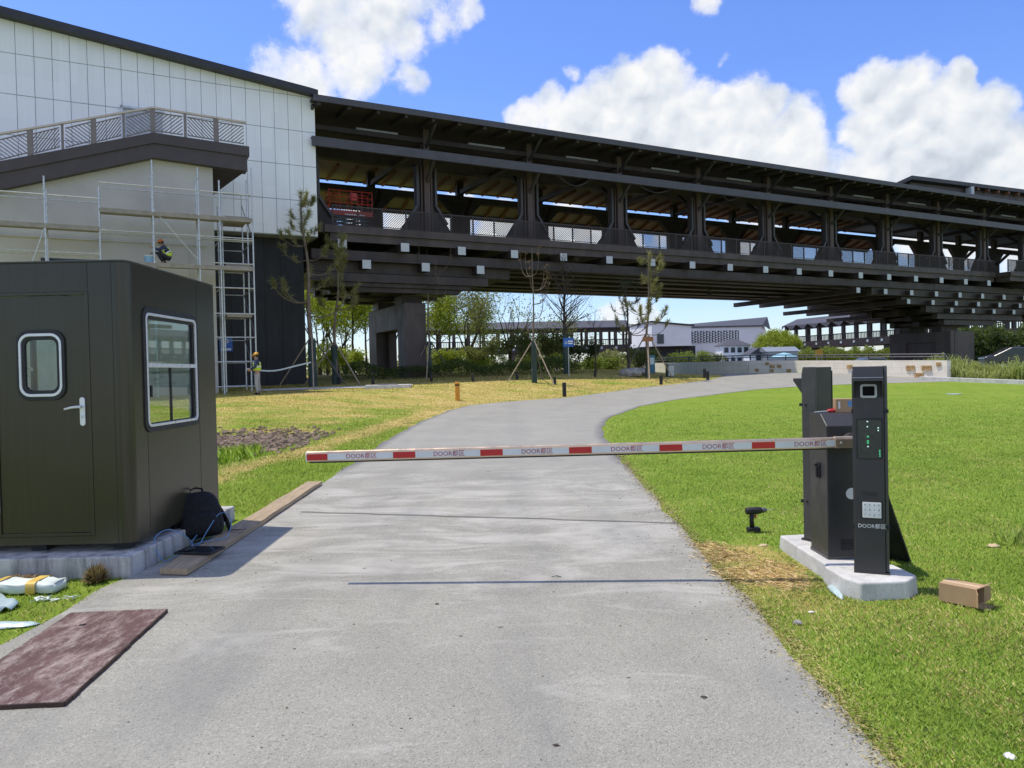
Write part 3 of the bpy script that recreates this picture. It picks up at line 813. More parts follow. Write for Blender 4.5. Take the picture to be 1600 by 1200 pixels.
def _build(s, name, mats, parent=None, at=None, **kw):
    off = None
    r = parent
    while r is not None and r.parent is not None: r = r.parent
    if r is not None: off = ORIGIN.get(r.name)
    if at is not None: off = Vector(at)
    if off is not None: s.v = [(p[0] - off.x, p[1] - off.y, p[2] - off.z) for p in s.v]
    o = _build0(s, name, mats, parent, **kw)
    if at is not None: o.location = at
    return o
MB.build = _build

# ================================================================== guard booth on its plinth
X0, X1, Y0, Y1, Z0, Z1 = -4.66, -3.08, 6.02, 7.78, .235, 2.52
bt = thing('guard_booth', 'dark olive metal guard booth with a door and a side window on a concrete plinth', 'guard booth', (-3.87, 6.9, .17))
T = .05
r = .09
arc = [(X1 - r + r * math.cos(rad(a)), Y0 + r + r * math.sin(rad(a))) for a in range(-90, 1, 15)]
m = MB().prism(arc + [(X1 - T, Y0 + r), (X1 - r, Y0 + T)], 'z', Z0, Z1 - .02)       # rounded front corner
WY0, WY1, WZ0, WZ1 = 6.335, 7.275, 1.175, 2.09
m.box(X1 - T, X1, Y0 + r, WY0, Z0, Z1 - .02).box(X1 - T, X1, WY1, Y1, Z0, Z1 - .02)
m.box(X1 - T, X1, WY0, WY1, Z0, WZ0).box(X1 - T, X1, WY0, WY1, WZ1, Z1 - .02)
m.box(X0, X0 + T, Y0, WY0, Z0, Z1 - .02).box(X0, X0 + T, WY1, Y1, Z0, Z1 - .02)
m.box(X0, X0 + T, WY0, WY1, Z0, WZ0).box(X0, X0 + T, WY0, WY1, 2.35, Z1 - .02)
m.box(X0 + T, -4.56, Y1 - T, Y1, Z0, Z1 - .02).box(-3.17, X1 - T, Y1 - T, Y1, Z0, Z1 - .02)
m.box(-4.56, -3.17, Y1 - T, Y1, Z0, .95).box(-4.56, -3.17, Y1 - T, Y1, 2.40, Z1 - .02)
m.box(X0 + T, -4.165, Y0, Y0 + T, Z0, Z1 - .02).box(-3.385, X1 - r, Y0, Y0 + T, Z0, Z1 - .02)
m.box(-4.165, -3.385, Y0, Y0 + T, 2.27, Z1 - .02).box(-4.165, -3.385, Y0, Y0 + T, Z0, .30)
wall = m.build('wall', 'booth', bt)
m = MB()
m.box(-3.392, -3.387, Y0 - .0012, Y0 + .01, 2.285, Z1 - .02)
m.box(X1 - .01, X1 + .0012, 6.31, 6.314, Z0, 1.14).box(X1 - .01, X1 + .0012, 7.36, 7.364, Z0, Z1 - .02)
m.box(-3.20, -3.197, Y0 - .0012, Y0 + .01, Z0, Z1 - .02)
m.build('panel_seam', 'black', wall)
MB().prism([(X0, Y0 - .004), (X1 - r, Y0 - .004)] + [(a + .004, b - .003) for a, b in arc] + [(X1 + .004, Y1), (X0, Y1)], 'z', Z1 - .019, Z1).build('roof', 'booth', bt, bevel=.006)
m = MB(); m.box(X0 + T, X1 - T, Y0 + T, Y1 - T, Z0 + .01, Z0 + .05); m.build('floor_panel', 'booth_inside', bt)
m = MB()
for yy0, yy1, zz0, zz1 in ((Y0 + .1, WY0, Z0 + .06, 2.48), (WY1, Y1 - .06, Z0 + .06, 2.48), (WY0, WY1, Z0 + .06, WZ0), (WY0, WY1, WZ1, 2.48)):
    m.box(X0 + T + .002, X0 + T + .012, yy0, yy1, max(zz0, 2.35) if zz0 == WZ1 else zz0, zz1); m.box(X1 - T - .012, X1 - T - .002, yy0, yy1, zz0, zz1)
m.box(X0 + .07, X1 - .07, Y0 + .08, Y1 - .08, 2.47, 2.48)
m.build('lining', 'booth_inside', bt)
for x in (X0 + .12, -3.9, X1 - .14):
    for y in (Y0 + .14, Y1 - .14):
        MB().box(x - .06, x + .06, y - .05, y + .05, .168, Z0).build('foot', 'rubber', bt)
# door
m = MB(); DX0, DX1, DZ0, DZ1 = -4.135, -3.42, .332, 2.238
m.box(-4.165, DX0 - .004, Y0 - .006, Y0 + .045, .302, 2.268).box(DX1 + .004, -3.386, Y0 - .006, Y0 + .045, .302, 2.268)
m.box(DX0 - .004, DX1 + .004, Y0 - .006, Y0 + .045, DZ1 + .004, 2.268).box(DX0 - .004, DX1 + .004, Y0 - .006, Y0 + .045, .302, DZ0 - .004)
m.build('door_frame', 'booth', bt, bevel=.003)
m = MB(); m.ring(rrect(DX0, DX1, DZ0, DZ1, .004), rrect(-3.93, -3.625, 1.455, 1.915, .06), 'y', Y0 + .006, Y0 + .046)
door = m.build('door', 'booth', bt)
m = MB(); m.ring(rrect(-3.972, -3.583, 1.402, 1.968, .10), rrect(-3.948, -3.607, 1.432, 1.938, .085), 'y', Y0 - .012, Y0 + .01)
m.ring(rrect(-3.93, -3.625, 1.455, 1.915, .066), rrect(-3.905, -3.65, 1.482, 1.888, .05), 'y', Y0 - .008, Y0 + .02)
win = m.build('door_window', 'rubber', door, bevel=.004)
MB().ring(rrect(-3.949, -3.606, 1.431, 1.939, .085), rrect(-3.931, -3.624, 1.454, 1.916, .068), 'y', Y0 - .018, Y0 + .01).build('trim_ring', 'chrome', door, bevel=.003)
MB().prism(rrect(-3.905, -3.65, 1.482, 1.888, .05), 'y', Y0 + .008, Y0 + .012).build('pane', 'glass', door)
m = MB(); m.prism(rrect(-3.478, -3.436, 1.19, 1.42, .02), 'y', Y0 - .006, Y0 + .006)
hp = [(-3.457, Y0 - .004, 1.345), (-3.457, Y0 - .05, 1.345), (-3.47, Y0 - .056, 1.345), (-3.52, Y0 - .056, 1.34), (-3.575, Y0 - .052, 1.328)]
m.tube(hp, [.011, .011, .011, .010, .008], 10)
m.tube([(-3.457, Y0 - .014, 1.265), (-3.457, Y0, 1.265)], .011, 12)
m.build('handle', 'chrome', door, smooth=False, bevel=.002)
MB().box(-3.4585, -3.4555, Y0 - .0155, Y0 - .013, 1.255, 1.272).build('keyhole', 'black', door)
for z in (1.98, .50): MB().tube([(-4.152, Y0 - .012, z), (-4.152, Y0 - .012, z + .12)], .011, 10).build('hinge', 'white_plastic', bt)
# side windows (street side and the one opposite)
def booth_window(x, s):
    wy0, wy1, wz0, wz1 = 6.305, 7.305, 1.148, (2.118 if s > 0 else 2.375)
    g = MB().ring(rrect(wy0 - .045, wy1 + .045, wz0 - .045, wz1 + .045, .09), rrect(wy0, wy1, wz0, wz1, .055), 'x', x - .004 * s, x + .012 * s).build('window', 'rubber', bt, bevel=.003)
    m = MB().ring(rrect(wy0, wy1, wz0, wz1, .055), rrect(wy0 + .022, wy1 - .022, wz0 + .022, wz1 - .022, .04), 'x', x - .04 * s, x + .016 * s)
    m.box(min(x - .03 * s, x + .012 * s), max(x - .03 * s, x + .012 * s), wy0 + .022, wy1 - .022, 1.655, 1.69)
    m.build('window_frame', 'chrome', g, bevel=.003)
    b = MB().ring(rrect(wy0 + .024, wy1 - .024, wz0 + .024, wz1 - .024, .038), rrect(wy0 + .055, wy1 - .055, wz0 + .03, wz1 - .05, .03), 'x', x - .03 * s, x - .004 * s)
    for yy in (6.80,): b.box(min(x - .03 * s, x - .012 * s), max(x - .03 * s, x - .012 * s), yy - .012, yy + .012, wz0 + .03, 1.655)
    b.build('sash', 'rubber', g)
    m = MB(); a0, a1 = sorted((x - .02 * s, x - .016 * s))
    m.box(a0, a1, wy0 + .03, wy1 - .03, 1.688, wz1 - .03).box(a0, a1, wy0 + .03, wy1 - .03, wz0 + .03, 1.656)
    m.build('pane', 'glass', g)
    for yy in (6.385, 7.22): MB().box(min(x - .004 * s, x + .01 * s), max(x - .004 * s, x + .01 * s), yy - .012, yy + .012, 1.40, 1.50).build('latch', 'black', g)
booth_window(X1, 1); booth_window(X0, -1)
m = MB().box(-4.555, -3.175, Y1 - .03, Y1 - .025, .955, 2.395)
rw = m.build('rear_pane', 'glass', bt)
m = MB()
for x in (-4.545, -3.88, -3.185): m.box(x - .014, x + .014, Y1 - .042, Y1 - .031, .955, 2.395)
for z in (.97, 1.62, 2.38): m.box(-4.53, -3.2, Y1 - .041, Y1 - .032, z - .014, z + .014)
m.build('rear_window_frame', 'chrome', rw)
# a desk and cabinet inside, seen dimly through the panes
MB().box(-4.55, -3.2, 7.2, 7.68, .72, .76).build('desk', 'booth_inside', bt)

tag(MB().box(-6.2, -3.02, 5.84, 8.06, -.05, .17).build('concrete_plinth', 'stained_concrete', bevel=.012), 'stained concrete plinth under the guard booth', 'plinth')

# ================================================================== things by the booth
bp = thing('backpack', 'black backpack slumped on the plank end by the booth', 'backpack', (-2.95, 7.02, .05), rz=rad(24), world=False)
bp.rotation_euler = (rad(-10), rad(-5), rad(24)); bp.scale = (1.2, 1.1, .97)
def sup(cx, cy, rx, ry, n, k):
    out = []
    for i in range(n):
        t = 2 * math.pi * i / n; c, s_ = math.cos(t), math.sin(t)
        out.append((cx + rx * abs(c) ** k * (1 if c > 0 else -1), cy + ry * abs(s_) ** k * (1 if s_ > 0 else -1)))
    return out
m = MB(); rings = []
for z, rx, ry, dy in ((0, .13, .07, 0), (.02, .165, .095, 0), (.10, .18, .115, 0), (.20, .178, .11, .01), (.30, .165, .095, .025), (.38, .145, .075, .04), (.43, .105, .05, .05), (.45, .05, .025, .055)):
    rings.append([(x + RND.uniform(-.006, .006), y + RND.uniform(-.006, .006), z) for x, y in sup(0, dy, rx, ry, 20, .7)])
m.loft(rings); m.build('main_pack', 'bagcloth', bp, smooth=True, subsurf=1)
m = MB(); rings = []
for z, rx, ry in ((.03, .10, .03), (.05, .135, .045), (.14, .14, .055), (.21, .125, .045), (.24, .09, .02)):
    rings.append([(x, y - .105, z) for x, y in sup(0, 0, rx, ry, 16, .7)])
m.loft(rings); m.build('front_pocket', 'bagcloth', bp, smooth=True, subsurf=1)
m = MB(); rings = []
for z, rx, ry in ((.05, .02, .06), (.09, .03, .075), (.2, .028, .07), (.23, .012, .05)):
    rings.append([(x - .178, y, z) for x, y in sup(0, 0, rx, ry, 12, .7)])
m.loft(rings); m.build('side_pocket', 'bagcloth', bp, smooth=True)
MB().tube([(-.05, .05, .43), (-.045, .05, .475), (0, .05, .49), (.045, .05, .475), (.05, .05, .43)], .010, 8).build('handle', 'bagcloth', bp, smooth=True)
for s in (-1, 1):
    m = MB()
    pts = [(.07 * s, .08, .42), (.12 * s, .13, .36), (.165 * s, .155, .24), (.20 * s, .12, .12), (.215 * s, .03, .035)]
    for p, q in zip(pts, pts[1:]): m.bar(p, q, .055, .014, (s, .6, .2))
    if s > 0: m.bar((.215, .03, .03), (.29, -.07, .012), .022, .006).bar((.29, -.07, .012), (.33, -.03, .01), .022, .006)
    m.build('strap', 'bagcloth', bp, bevel=.004)

# plank: two long boards edge to edge would read as one; it lies flat beside the plinth
a, b, c, d = Vector((-2.80, 5.86, 0)), Vector((-2.565, 5.82, 0)), Vector((-2.64, 10.28, 0)), Vector((-2.83, 10.22, 0))
m = MB(); rows = []
N = 16
for k in range(N + 1):
    t = k / N; l, r2 = a.lerp(d, t), b.lerp(c, t)
    jz = .004 * math.sin(k * 1.3); jx = .003 * math.sin(k * 2.1)
    rows.append([(l.x + jx, l.y, road_z(l.y) + .018 + jz), (r2.x + jx, r2.y, road_z(r2.y) + .018 - jz), (r2.x + jx, r2.y, road_z(r2.y) + .066 - jz), (l.x + jx, l.y, road_z(l.y) + .066 + jz)])
m.loft(rows)
tag(m.build('plank', 'plank', bevel=.004), 'long weathered wooden plank lying between the plinth and the road', 'plank')
q = Vector((-2.70, 6.38, .072))
lp = thing('laptop', 'closed black laptop lying on the wooden plank', 'laptop', q, rz=rad(-8), world=False)
m = MB().prism(rrect(-.17, .17, -.12, .12, .012), 'z', 0, .011); m.build('base', 'black', lp, bevel=.002)
MB().prism(rrect(-.17, .17, -.12, .12, .012), 'z', .012, .019).build('lid', 'dark_glass', lp, bevel=.002)
ms = thing('computer_mouse', 'small black computer mouse on top of the laptop', 'mouse', q + Vector((-.075, -.03, .0195)), rz=rad(60), world=False)
m = MB(); rings = []
for z, k in ((0, .9), (.008, 1), (.02, .92), (.03, .6), (.034, .2)): rings.append([(x, y, z) for x, y in sup(0, 0, .055 * k, .03 * k, 14, .9)])
m.loft(rings).build('shell', 'black', ms, smooth=True)
MB().tube([(.03, -.004, .031), (.03, .004, .031)], .006, 8).build('scroll_wheel', 'grey_plastic', ms)
def curve(pts, n=10):
    pts = [Vector(p) for p in pts]; out = []
    for i in range(len(pts) - 1):
        p0, p1, p2, p3 = pts[max(i - 1, 0)], pts[i], pts[i + 1], pts[min(i + 2, len(pts) - 1)]
        for k in range(n):
            t = k / n
            out.append(.5 * ((2 * p1) + (p2 - p0) * t + (2 * p0 - 5 * p1 + 4 * p2 - p3) * t * t + (3 * p1 - p0 - 3 * p2 + p3) * t ** 3))
    out.append(pts[-1]); return out
cb = MB().tube(curve([(-2.86, 6.3, .09), (-2.95, 6.25, .03), (-3.05, 6.3, .19), (-3.03, 6.5, .24), (-2.93, 6.62, .16), (-2.86, 6.7, .05), (-2.82, 6.85, .16), (-2.78, 7.0, .27), (-2.7, 7.0, .28), (-2.64, 6.95, .2), (-2.66, 6.85, .085), (-2.78, 6.7, .09), (-2.9, 6.66, .07), (-2.93, 6.9, .12), (-2.9, 7.1, .25)]), .004, 6)
tag(cb.build('network_cable', 'blue_cable', smooth=True), 'loose loops of pale blue network cable beside the laptop', 'cable')

# plywood sheet with a hole
A, B_, C_, D_ = (-2.15, 3.52), (-2.31, 4.92), (-2.92, 4.88), (-2.77, 3.48)
hc = (-2.70, 4.63)
quad = [Vector(p) for p in (A, B_, C_, D_)]
angs = sorted([2 * math.pi * k / 24 for k in range(24)] + [math.atan2(p[1] - hc[1], p[0] - hc[0]) % (2 * math.pi) for p in (A, B_, C_, D_)])
outer = []
for t in angs:
    dx, dy = math.cos(t), math.sin(t); best = 9
    for i in range(4):
        p, q2 = quad[i], quad[(i + 1) % 4]; e = q2 - p
        den = dx * e.y - dy * e.x
        if abs(den) < 1e-9: continue
        u_ = ((p.x - hc[0]) * e.y - (p.y - hc[1]) * e.x) / den
        v_ = ((p.x - hc[0]) * dy - (p.y - hc[1]) * dx) / den
        if u_ > 0 and -1e-6 <= v_ <= 1 + 1e-6: best = min(best, u_)
    outer.append((hc[0] + dx * best, hc[1] + dy * best))
inner = [(hc[0] + .022 * math.cos(t), hc[1] + .022 * math.sin(t)) for t in angs]
m = MB(); m.ring(outer, inner, 'z', .018, .036)
pb = thing('plywood_sheet', 'scuffed dark red plywood sheet with a round hole lying on the road', 'plywood', (-2.5, 4.2, 0))
m.build('board', 'ply', pb)
m = MB()
for p, q2 in zip(quad, quad[1:] + quad[:1]):
    e = q2 - p; n_ = max(3, int(e.length / .07)); nrm = Vector((e.y, -e.x)).normalized()
    for k in range(n_):
        s0, s1 = p + e * (k / n_), p + e * ((k + 1) / n_)
        o1 = nrm * RND.uniform(.002, .009)
        m.add([(s0.x, s0.y, .012), (s1.x, s1.y, .012), (s1.x, s1.y, .034), (s0.x, s0.y, .034), (s0.x + o1.x, s0.y + o1.y, .012), (s1.x + o1.x, s1.y + o1.y, .012), (s1.x + o1.x, s1.y + o1.y, .034), (s0.x + o1.x, s0.y + o1.y, .034)],
              [(0, 1, 2, 3), (4, 5, 6, 7), (0, 1, 5, 4), (3, 2, 6, 7), (1, 2, 6, 5), (0, 3, 7, 4)])
m.build('edge_band', 'ply_edge', pb)

# packing foam roll and plastic film
fr = thing('foam_roll', 'rolled white packing foam with yellow tape on the verge', 'packing foam', (-3.9, 5.52, 0))
m = MB(); rings = []
for k in range(23):
    x = -4.75 + 1.38 * k / 22; w = 1 if 0 < k < 22 else .75
    w = 1 if k < 22 else .94; ph = .012 * math.sin(k * 1.7)
    rings.append([(x + RND.uniform(-.008, .008), 5.52 + ph + yy * w + RND.uniform(-.006, .006), max(.006, .047 + ph * .5 + zz * .72 * w + RND.uniform(-.006, .006))) for yy, zz in sup(0, 0, .10, .058, 18, .45)])
m.loft(rings).build('foam', 'foam', fr, smooth=True)
for x, w in ((-3.53, .035), (-3.80, .02)):
    m = MB(); m.loft([[(xx, 5.52 + yy, max(.004, .047 + zz)) for yy, zz in sup(0, 0, .113, .053, 22, .42)] for xx in (x - w, x + w)], caps=False).build('tape_band', 'tape', fr, smooth=True)
def film(name, label, cx, cy, rx, ry, h, rot, mat='film', cat='plastic film'):
    m = MB(); n1_, n2_ = 12, 8; vs = []
    for i in range(n1_):
        for j in range(n2_):
            u_, v_ = i / (n1_ - 1) * 2 - 1, j / (n2_ - 1) * 2 - 1
            x, y = u_ * rx * (1 - .25 * v_ * v_), v_ * ry * (1 - .3 * u_ * u_)
            z = h * (1 - u_ * u_) * (1 - v_ * v_) + RND.uniform(0, h * .45) + .004
            vs.append((cx + x * math.cos(rot) - y * math.sin(rot), cy + x * math.sin(rot) + y * math.cos(rot), z))
    m.add(vs, [(i * n2_ + j, i * n2_ + j + 1, (i + 1) * n2_ + j + 1, (i + 1) * n2_ + j) for i in range(n1_ - 1) for j in range(n2_ - 1)])
    o = m.build(name, mat, smooth=True, at=(cx, cy, 0)); md = o.modifiers.new('t', 'SOLIDIFY'); md.thickness = .004
    return tag(o, label, cat)
film('plastic_film', 'crumpled pale plastic bag on the grass below the foam roll', -3.66, 5.08, .24, .16, .09, .1)
film('plastic_film', 'thin pale strip of packing film lying near the plywood', -3.28, 4.72, .24, .06, .025, .12)
film('plastic_film', 'torn clear film stuck against the foot of the barrier island', 2.165, 5.06, .03, .16, .028, -.12)
film('paper_scrap', 'flat white card lying on the lawn left of the barrier', 3.36, 10.25, .11, .13, .012, .1, 'white_plastic', 'card')
p = hit(1490, 616); film('paper_scrap', 'tiny pale scrap far out on the bright lawn', p.x, p.y, .28, .3, .02, 0, 'film', 'scrap').location.z = p.z
p = hit(1578, 1187); film('paper_scrap', 'round white scrap at the near edge of the lawn', p.x, p.y, .022, .025, .012, 0, 'white_plastic', 'scrap')
p = hit(1268, 958); film('paper_scrap', 'small white chip on the grass below the barrier island', p.x, p.y, .022, .014, .006, -.2, 'white_plastic', 'scrap')
p = hit(1193, 853); film('cardboard_scrap', 'torn cardboard scrap on the grass below the drill', p.x, p.y, .05, .035, .012, .3, 'cardboard_pale', 'cardboard')
p = hit(1552, 855); film('wood_scrap', 'pale splintered scrap beside the tall tuft at the lawn edge', p.x, p.y, .055, .04, .02, .1, 'cardboard_pale', 'scrap')
def stone(label, px, py, r, mat='rock', name='stone', cat='stone', group=None):
    p = hit(px, py); m = MB().blob((0, 0, r * .35), (r, r * .8, r * .6), 8, 6, .22, flat=.35)
    o = m.build(name, mat); o.location = p; tag(o, label, cat, group); return o
stone('grey stone on the lawn below the barrier island', 1246, 976, .028)
stone('pale pebble on the dead grass at the near road edge', 1343, 1160, .018)
stone('dark pebble beside the pale one at the near road edge', 1322, 1148, .013)
for k, (px, py) in enumerate(((820, 795), (508, 789), (683, 947), (980, 1008), (982, 1065), (869, 1171), (520, 1077), (640, 1130), (1100, 1095), (905, 1022))):
    stone('small dark grit lump lying on the grey road surface', px, py, .011 + .004 * (k % 3), 'bark_dark', 'grit_lump', 'grit', 'grit lumps on the road')
m = MB().tube([(0, 0, .008), (.03, .005, .012), (.07, -.004, .008)], .003, 5).tube([(.03, .005, .012), (.05, .02, .01)], .002, 5)
o = m.build('twig', 'bark_dark'); p = hit(862, 907); o.location = (p.x, p.y, p.z + .014); tag(o, 'short dark twig on the road just behind the barrier shadow', 'twig')
def clump(name, label, cat, loc, r, h, n, mat, lw=.006):
    m = MB()
    for i in range(n):
        a, e = RND.uniform(0, 2 * math.pi), RND.uniform(.15, 1.45)
        d = Vector((math.cos(a) * math.cos(e) * r, math.sin(a) * math.cos(e) * r, math.sin(e) * h)) * RND.uniform(.55, 1)
        st = Vector((math.cos(a), math.sin(a), 0)) * r * .15
        sd = Vector((-math.sin(a), math.cos(a), RND.uniform(-.4, .4))) * lw
        mid = st + d * .6 + Vector((0, 0, h * .08)); en = st + d
        m.add([st - sd * .5, st + sd * .5, mid + sd, mid - sd, en], [(0, 1, 2, 3), (3, 2, 4)])
    o = m.build(name, mat, fast=True); o.location = loc; return tag(o, label, cat)
clump('dry_plant', 'round dry brown plant growing against the plinth front', 'dry plant', (-3.22, 5.72, 0), .12, .17, 420, 'dry_stem')
clump('dry_leaves', 'low heap of dead leaves behind the foam roll', 'dead leaves', (-3.78, 5.68, 0), .2, .09, 300, 'dry_stem', .012)
m = MB()
for i in range(26):
    p = Vector((-3.25 + RND.uniform(-.16, .12), 5.28 + RND.uniform(-.06, .06), .012 + RND.uniform(0, .012)))
    m.obox(p, (RND.uniform(.02, .06), RND.uniform(.008, .016), .004), Euler((RND.uniform(-.3, .3), RND.uniform(-.3, .3), RND.uniform(0, 3))).to_matrix())
tag(m.build('wood_shavings', 'foam'), 'scatter of pale wood shavings on the verge grass', 'shavings', kind='stuff')

# ================================================================== barrier island, barrier, kiosks
top = [(2.245, 6.32), (2.49, 6.36), (2.66, 6.2), (2.70, 5.03), (2.57, 4.90), (2.26, 4.88), (2.205, 5.30)]
IZ = .12
m = MB()
front = [(2.26, 4.88), (2.57, 4.90), (2.70, 5.03), (2.69, 5.32), (2.20, 5.32), (2.205, 5.0)]
back = [(2.235, 5.326), (2.675, 5.326), (2.66, 6.2), (2.5, 6.36), (2.245, 6.33)]
def taper(poly, z0, z1, g):
    cx = sum(p[0] for p in poly) / len(poly); cy = sum(p[1] for p in poly) / len(poly)
    n = len(poly)
    vs = [(x + (x - cx) * g, y + (y - cy) * g * .4, z0) for x, y in poly] + [(x, y, z1) for x, y in poly]
    return vs, [tuple(range(n)), tuple(range(2 * n - 1, n - 1, -1))] + [(i, (i + 1) % n, n + (i + 1) % n, n + i) for i in range(n)]
m.add(*taper(front, -.03, IZ, .06)); m.add(*taper(back, -.03, IZ - .004, .05))
tag(m.build('barrier_island', 'pale_concrete', bevel=.014, seg=3), 'pale cast concrete island under the barrier and the two kiosks', 'concrete island')

bg_ = thing('barrier_gate', 'charcoal barrier gate cabinet with its red and white boom lowered across the road', 'barrier gate', (2.46, 5.66, IZ))
CX0, CX1, CY0, CY1 = 2.305, 2.63, 5.50, 5.82
m = MB().prism([(CY0, IZ), (CY1, IZ), (CY1, 1.185), (CY0 + .11, 1.185), (CY0, 1.10)], 'x', CX0, CX1)
cab = m.build('cabinet', 'kiosk', bg_, bevel=.006)
m = MB().box(CX0 - .004, CX1 + .004, CY0 - .004, CY1 + .004, IZ - .002, IZ + .018); m.build('base_plate', 'kiosk_side', cab)
m = MB().prism(rrect(5.615, 5.675, .70, .82, .012), 'x', CX0 - .012, CX0); m.tube([(CX0 - .012, 5.66, .80), (CX0 - .03, 5.66, .80)], .012, 10)
m.box(CX0 - .026, CX0 - .012, 5.632, 5.655, .71, .79); m.build('lock', 'black', cab, bevel=.003)
MB().tube([(2.483, CY0 - .0015, .60), (2.483, CY0 + .002, .60)], .042, 28).build('round_sticker', 'white_plastic', cab)
m = MB()
for k in range(6): m.box(2.40, 2.50, CY0 - .003, CY0 + .002, .185 + k * .014, .193 + k * .014)
m.build('vent', 'black', cab)
MB().tube([(2.47, CY0 + .01, .99), (2.47, CY0 - .055, .99)], .06, 24).build('hub', 'kiosk_side', bg_, bevel=.004)
# boom
PA, PB = at_y(480, 714.5, 5.60), at_y(1352, 691, 5.425)
ax = (PB - PA); LEN = ax.length; ax.normalize(); upv = Vector((0, 0, 1)); fr_ = ax.cross(upv).normalized(); upv = fr_.cross(ax).normalized()
# fr_ points to the camera side (-y)
if fr_.y > 0: fr_ = -fr_
def boom_pt(s, h, d): return PA + ax * s + upv * h + fr_ * d
HB, DB = .044, .024
prof = [(-HB + .012, DB), (HB - .018, DB), (HB - .006, DB * .75), (HB, DB * .3), (HB, -DB * .3), (HB - .006, -DB * .75), (HB - .018, -DB), (-HB + .012, -DB)]
m = MB(); m.loft([[boom_pt(s, h, d) for h, d in prof] for s in (0, LEN)])
boom = m.build('boom', 'champagne', bg_)
m = MB(); m.loft([[boom_pt(s, h, d) for h, d in ((-HB, DB * .6), (-HB + .0125, DB * .8), (-HB + .0125, -DB * .8), (-HB, -DB * .6))] for s in (.02, LEN - .2)]); m.build('rubber_edge', 'rubber', boom)
m = MB(); m.loft([[boom_pt(s, h * k, d * k) for h, d in prof] for s, k in ((-.006, .7), (0, 1.02), (.008, 1.02))]); m.build('end_cap', 'white_plastic', boom)
def px2s(px): return (px - 480) / (1352 - 480) * LEN
def sticker(name, a, b, mat):
    m = MB(); s0, s1 = px2s(a), px2s(b)
    m.add([boom_pt(s, h, d) for d in (DB + .0002, DB + .0016) for s, h in ((s0, -.022), (s1, -.022), (s1, .024), (s0, .024))], [(0, 1, 2, 3), (4, 5, 6, 7), (0, 1, 5, 4), (1, 2, 6, 5), (2, 3, 7, 6), (3, 0, 4, 7)])
    return m.build(name, mat, boom)
reds = [(481, 514), (619, 654), (757, 792), (896, 931), (1036, 1071), (1178, 1213)]
for a, b in reds: sticker('red_band', a, b, 'arm_red')
ends = [r_[0] for r_ in reds[1:]] + [1305]
for (a, b), e in zip(reds, ends):
    sticker('white_band', b + .5, e - .5, 'arm_white')
    m = MB(); c = boom_pt(px2s((b + e) / 2 + (2 if e < 1300 else 8)), .0005, DB + .0019)
    put_text(m, 'DOOR都区', .047, frame(c, ax, upv)); m.build('lettering', 'ink_red', boom, fast=True)
m = MB(); s0, s1 = px2s(1304), px2s(1356)
m.loft([[boom_pt(s, h * 1.1, d * 1.25) for h, d in prof] for s in (s0, s1)]); m.build('boom_clamp', 'champagne', bg_, bevel=.003)
m = MB()
c = boom_pt(px2s(1313), .004, DB * 1.25); m.tube([c - fr_ * .002, c + fr_ * .006], .008, 6); m.build('bolt', 'chrome', bg_)

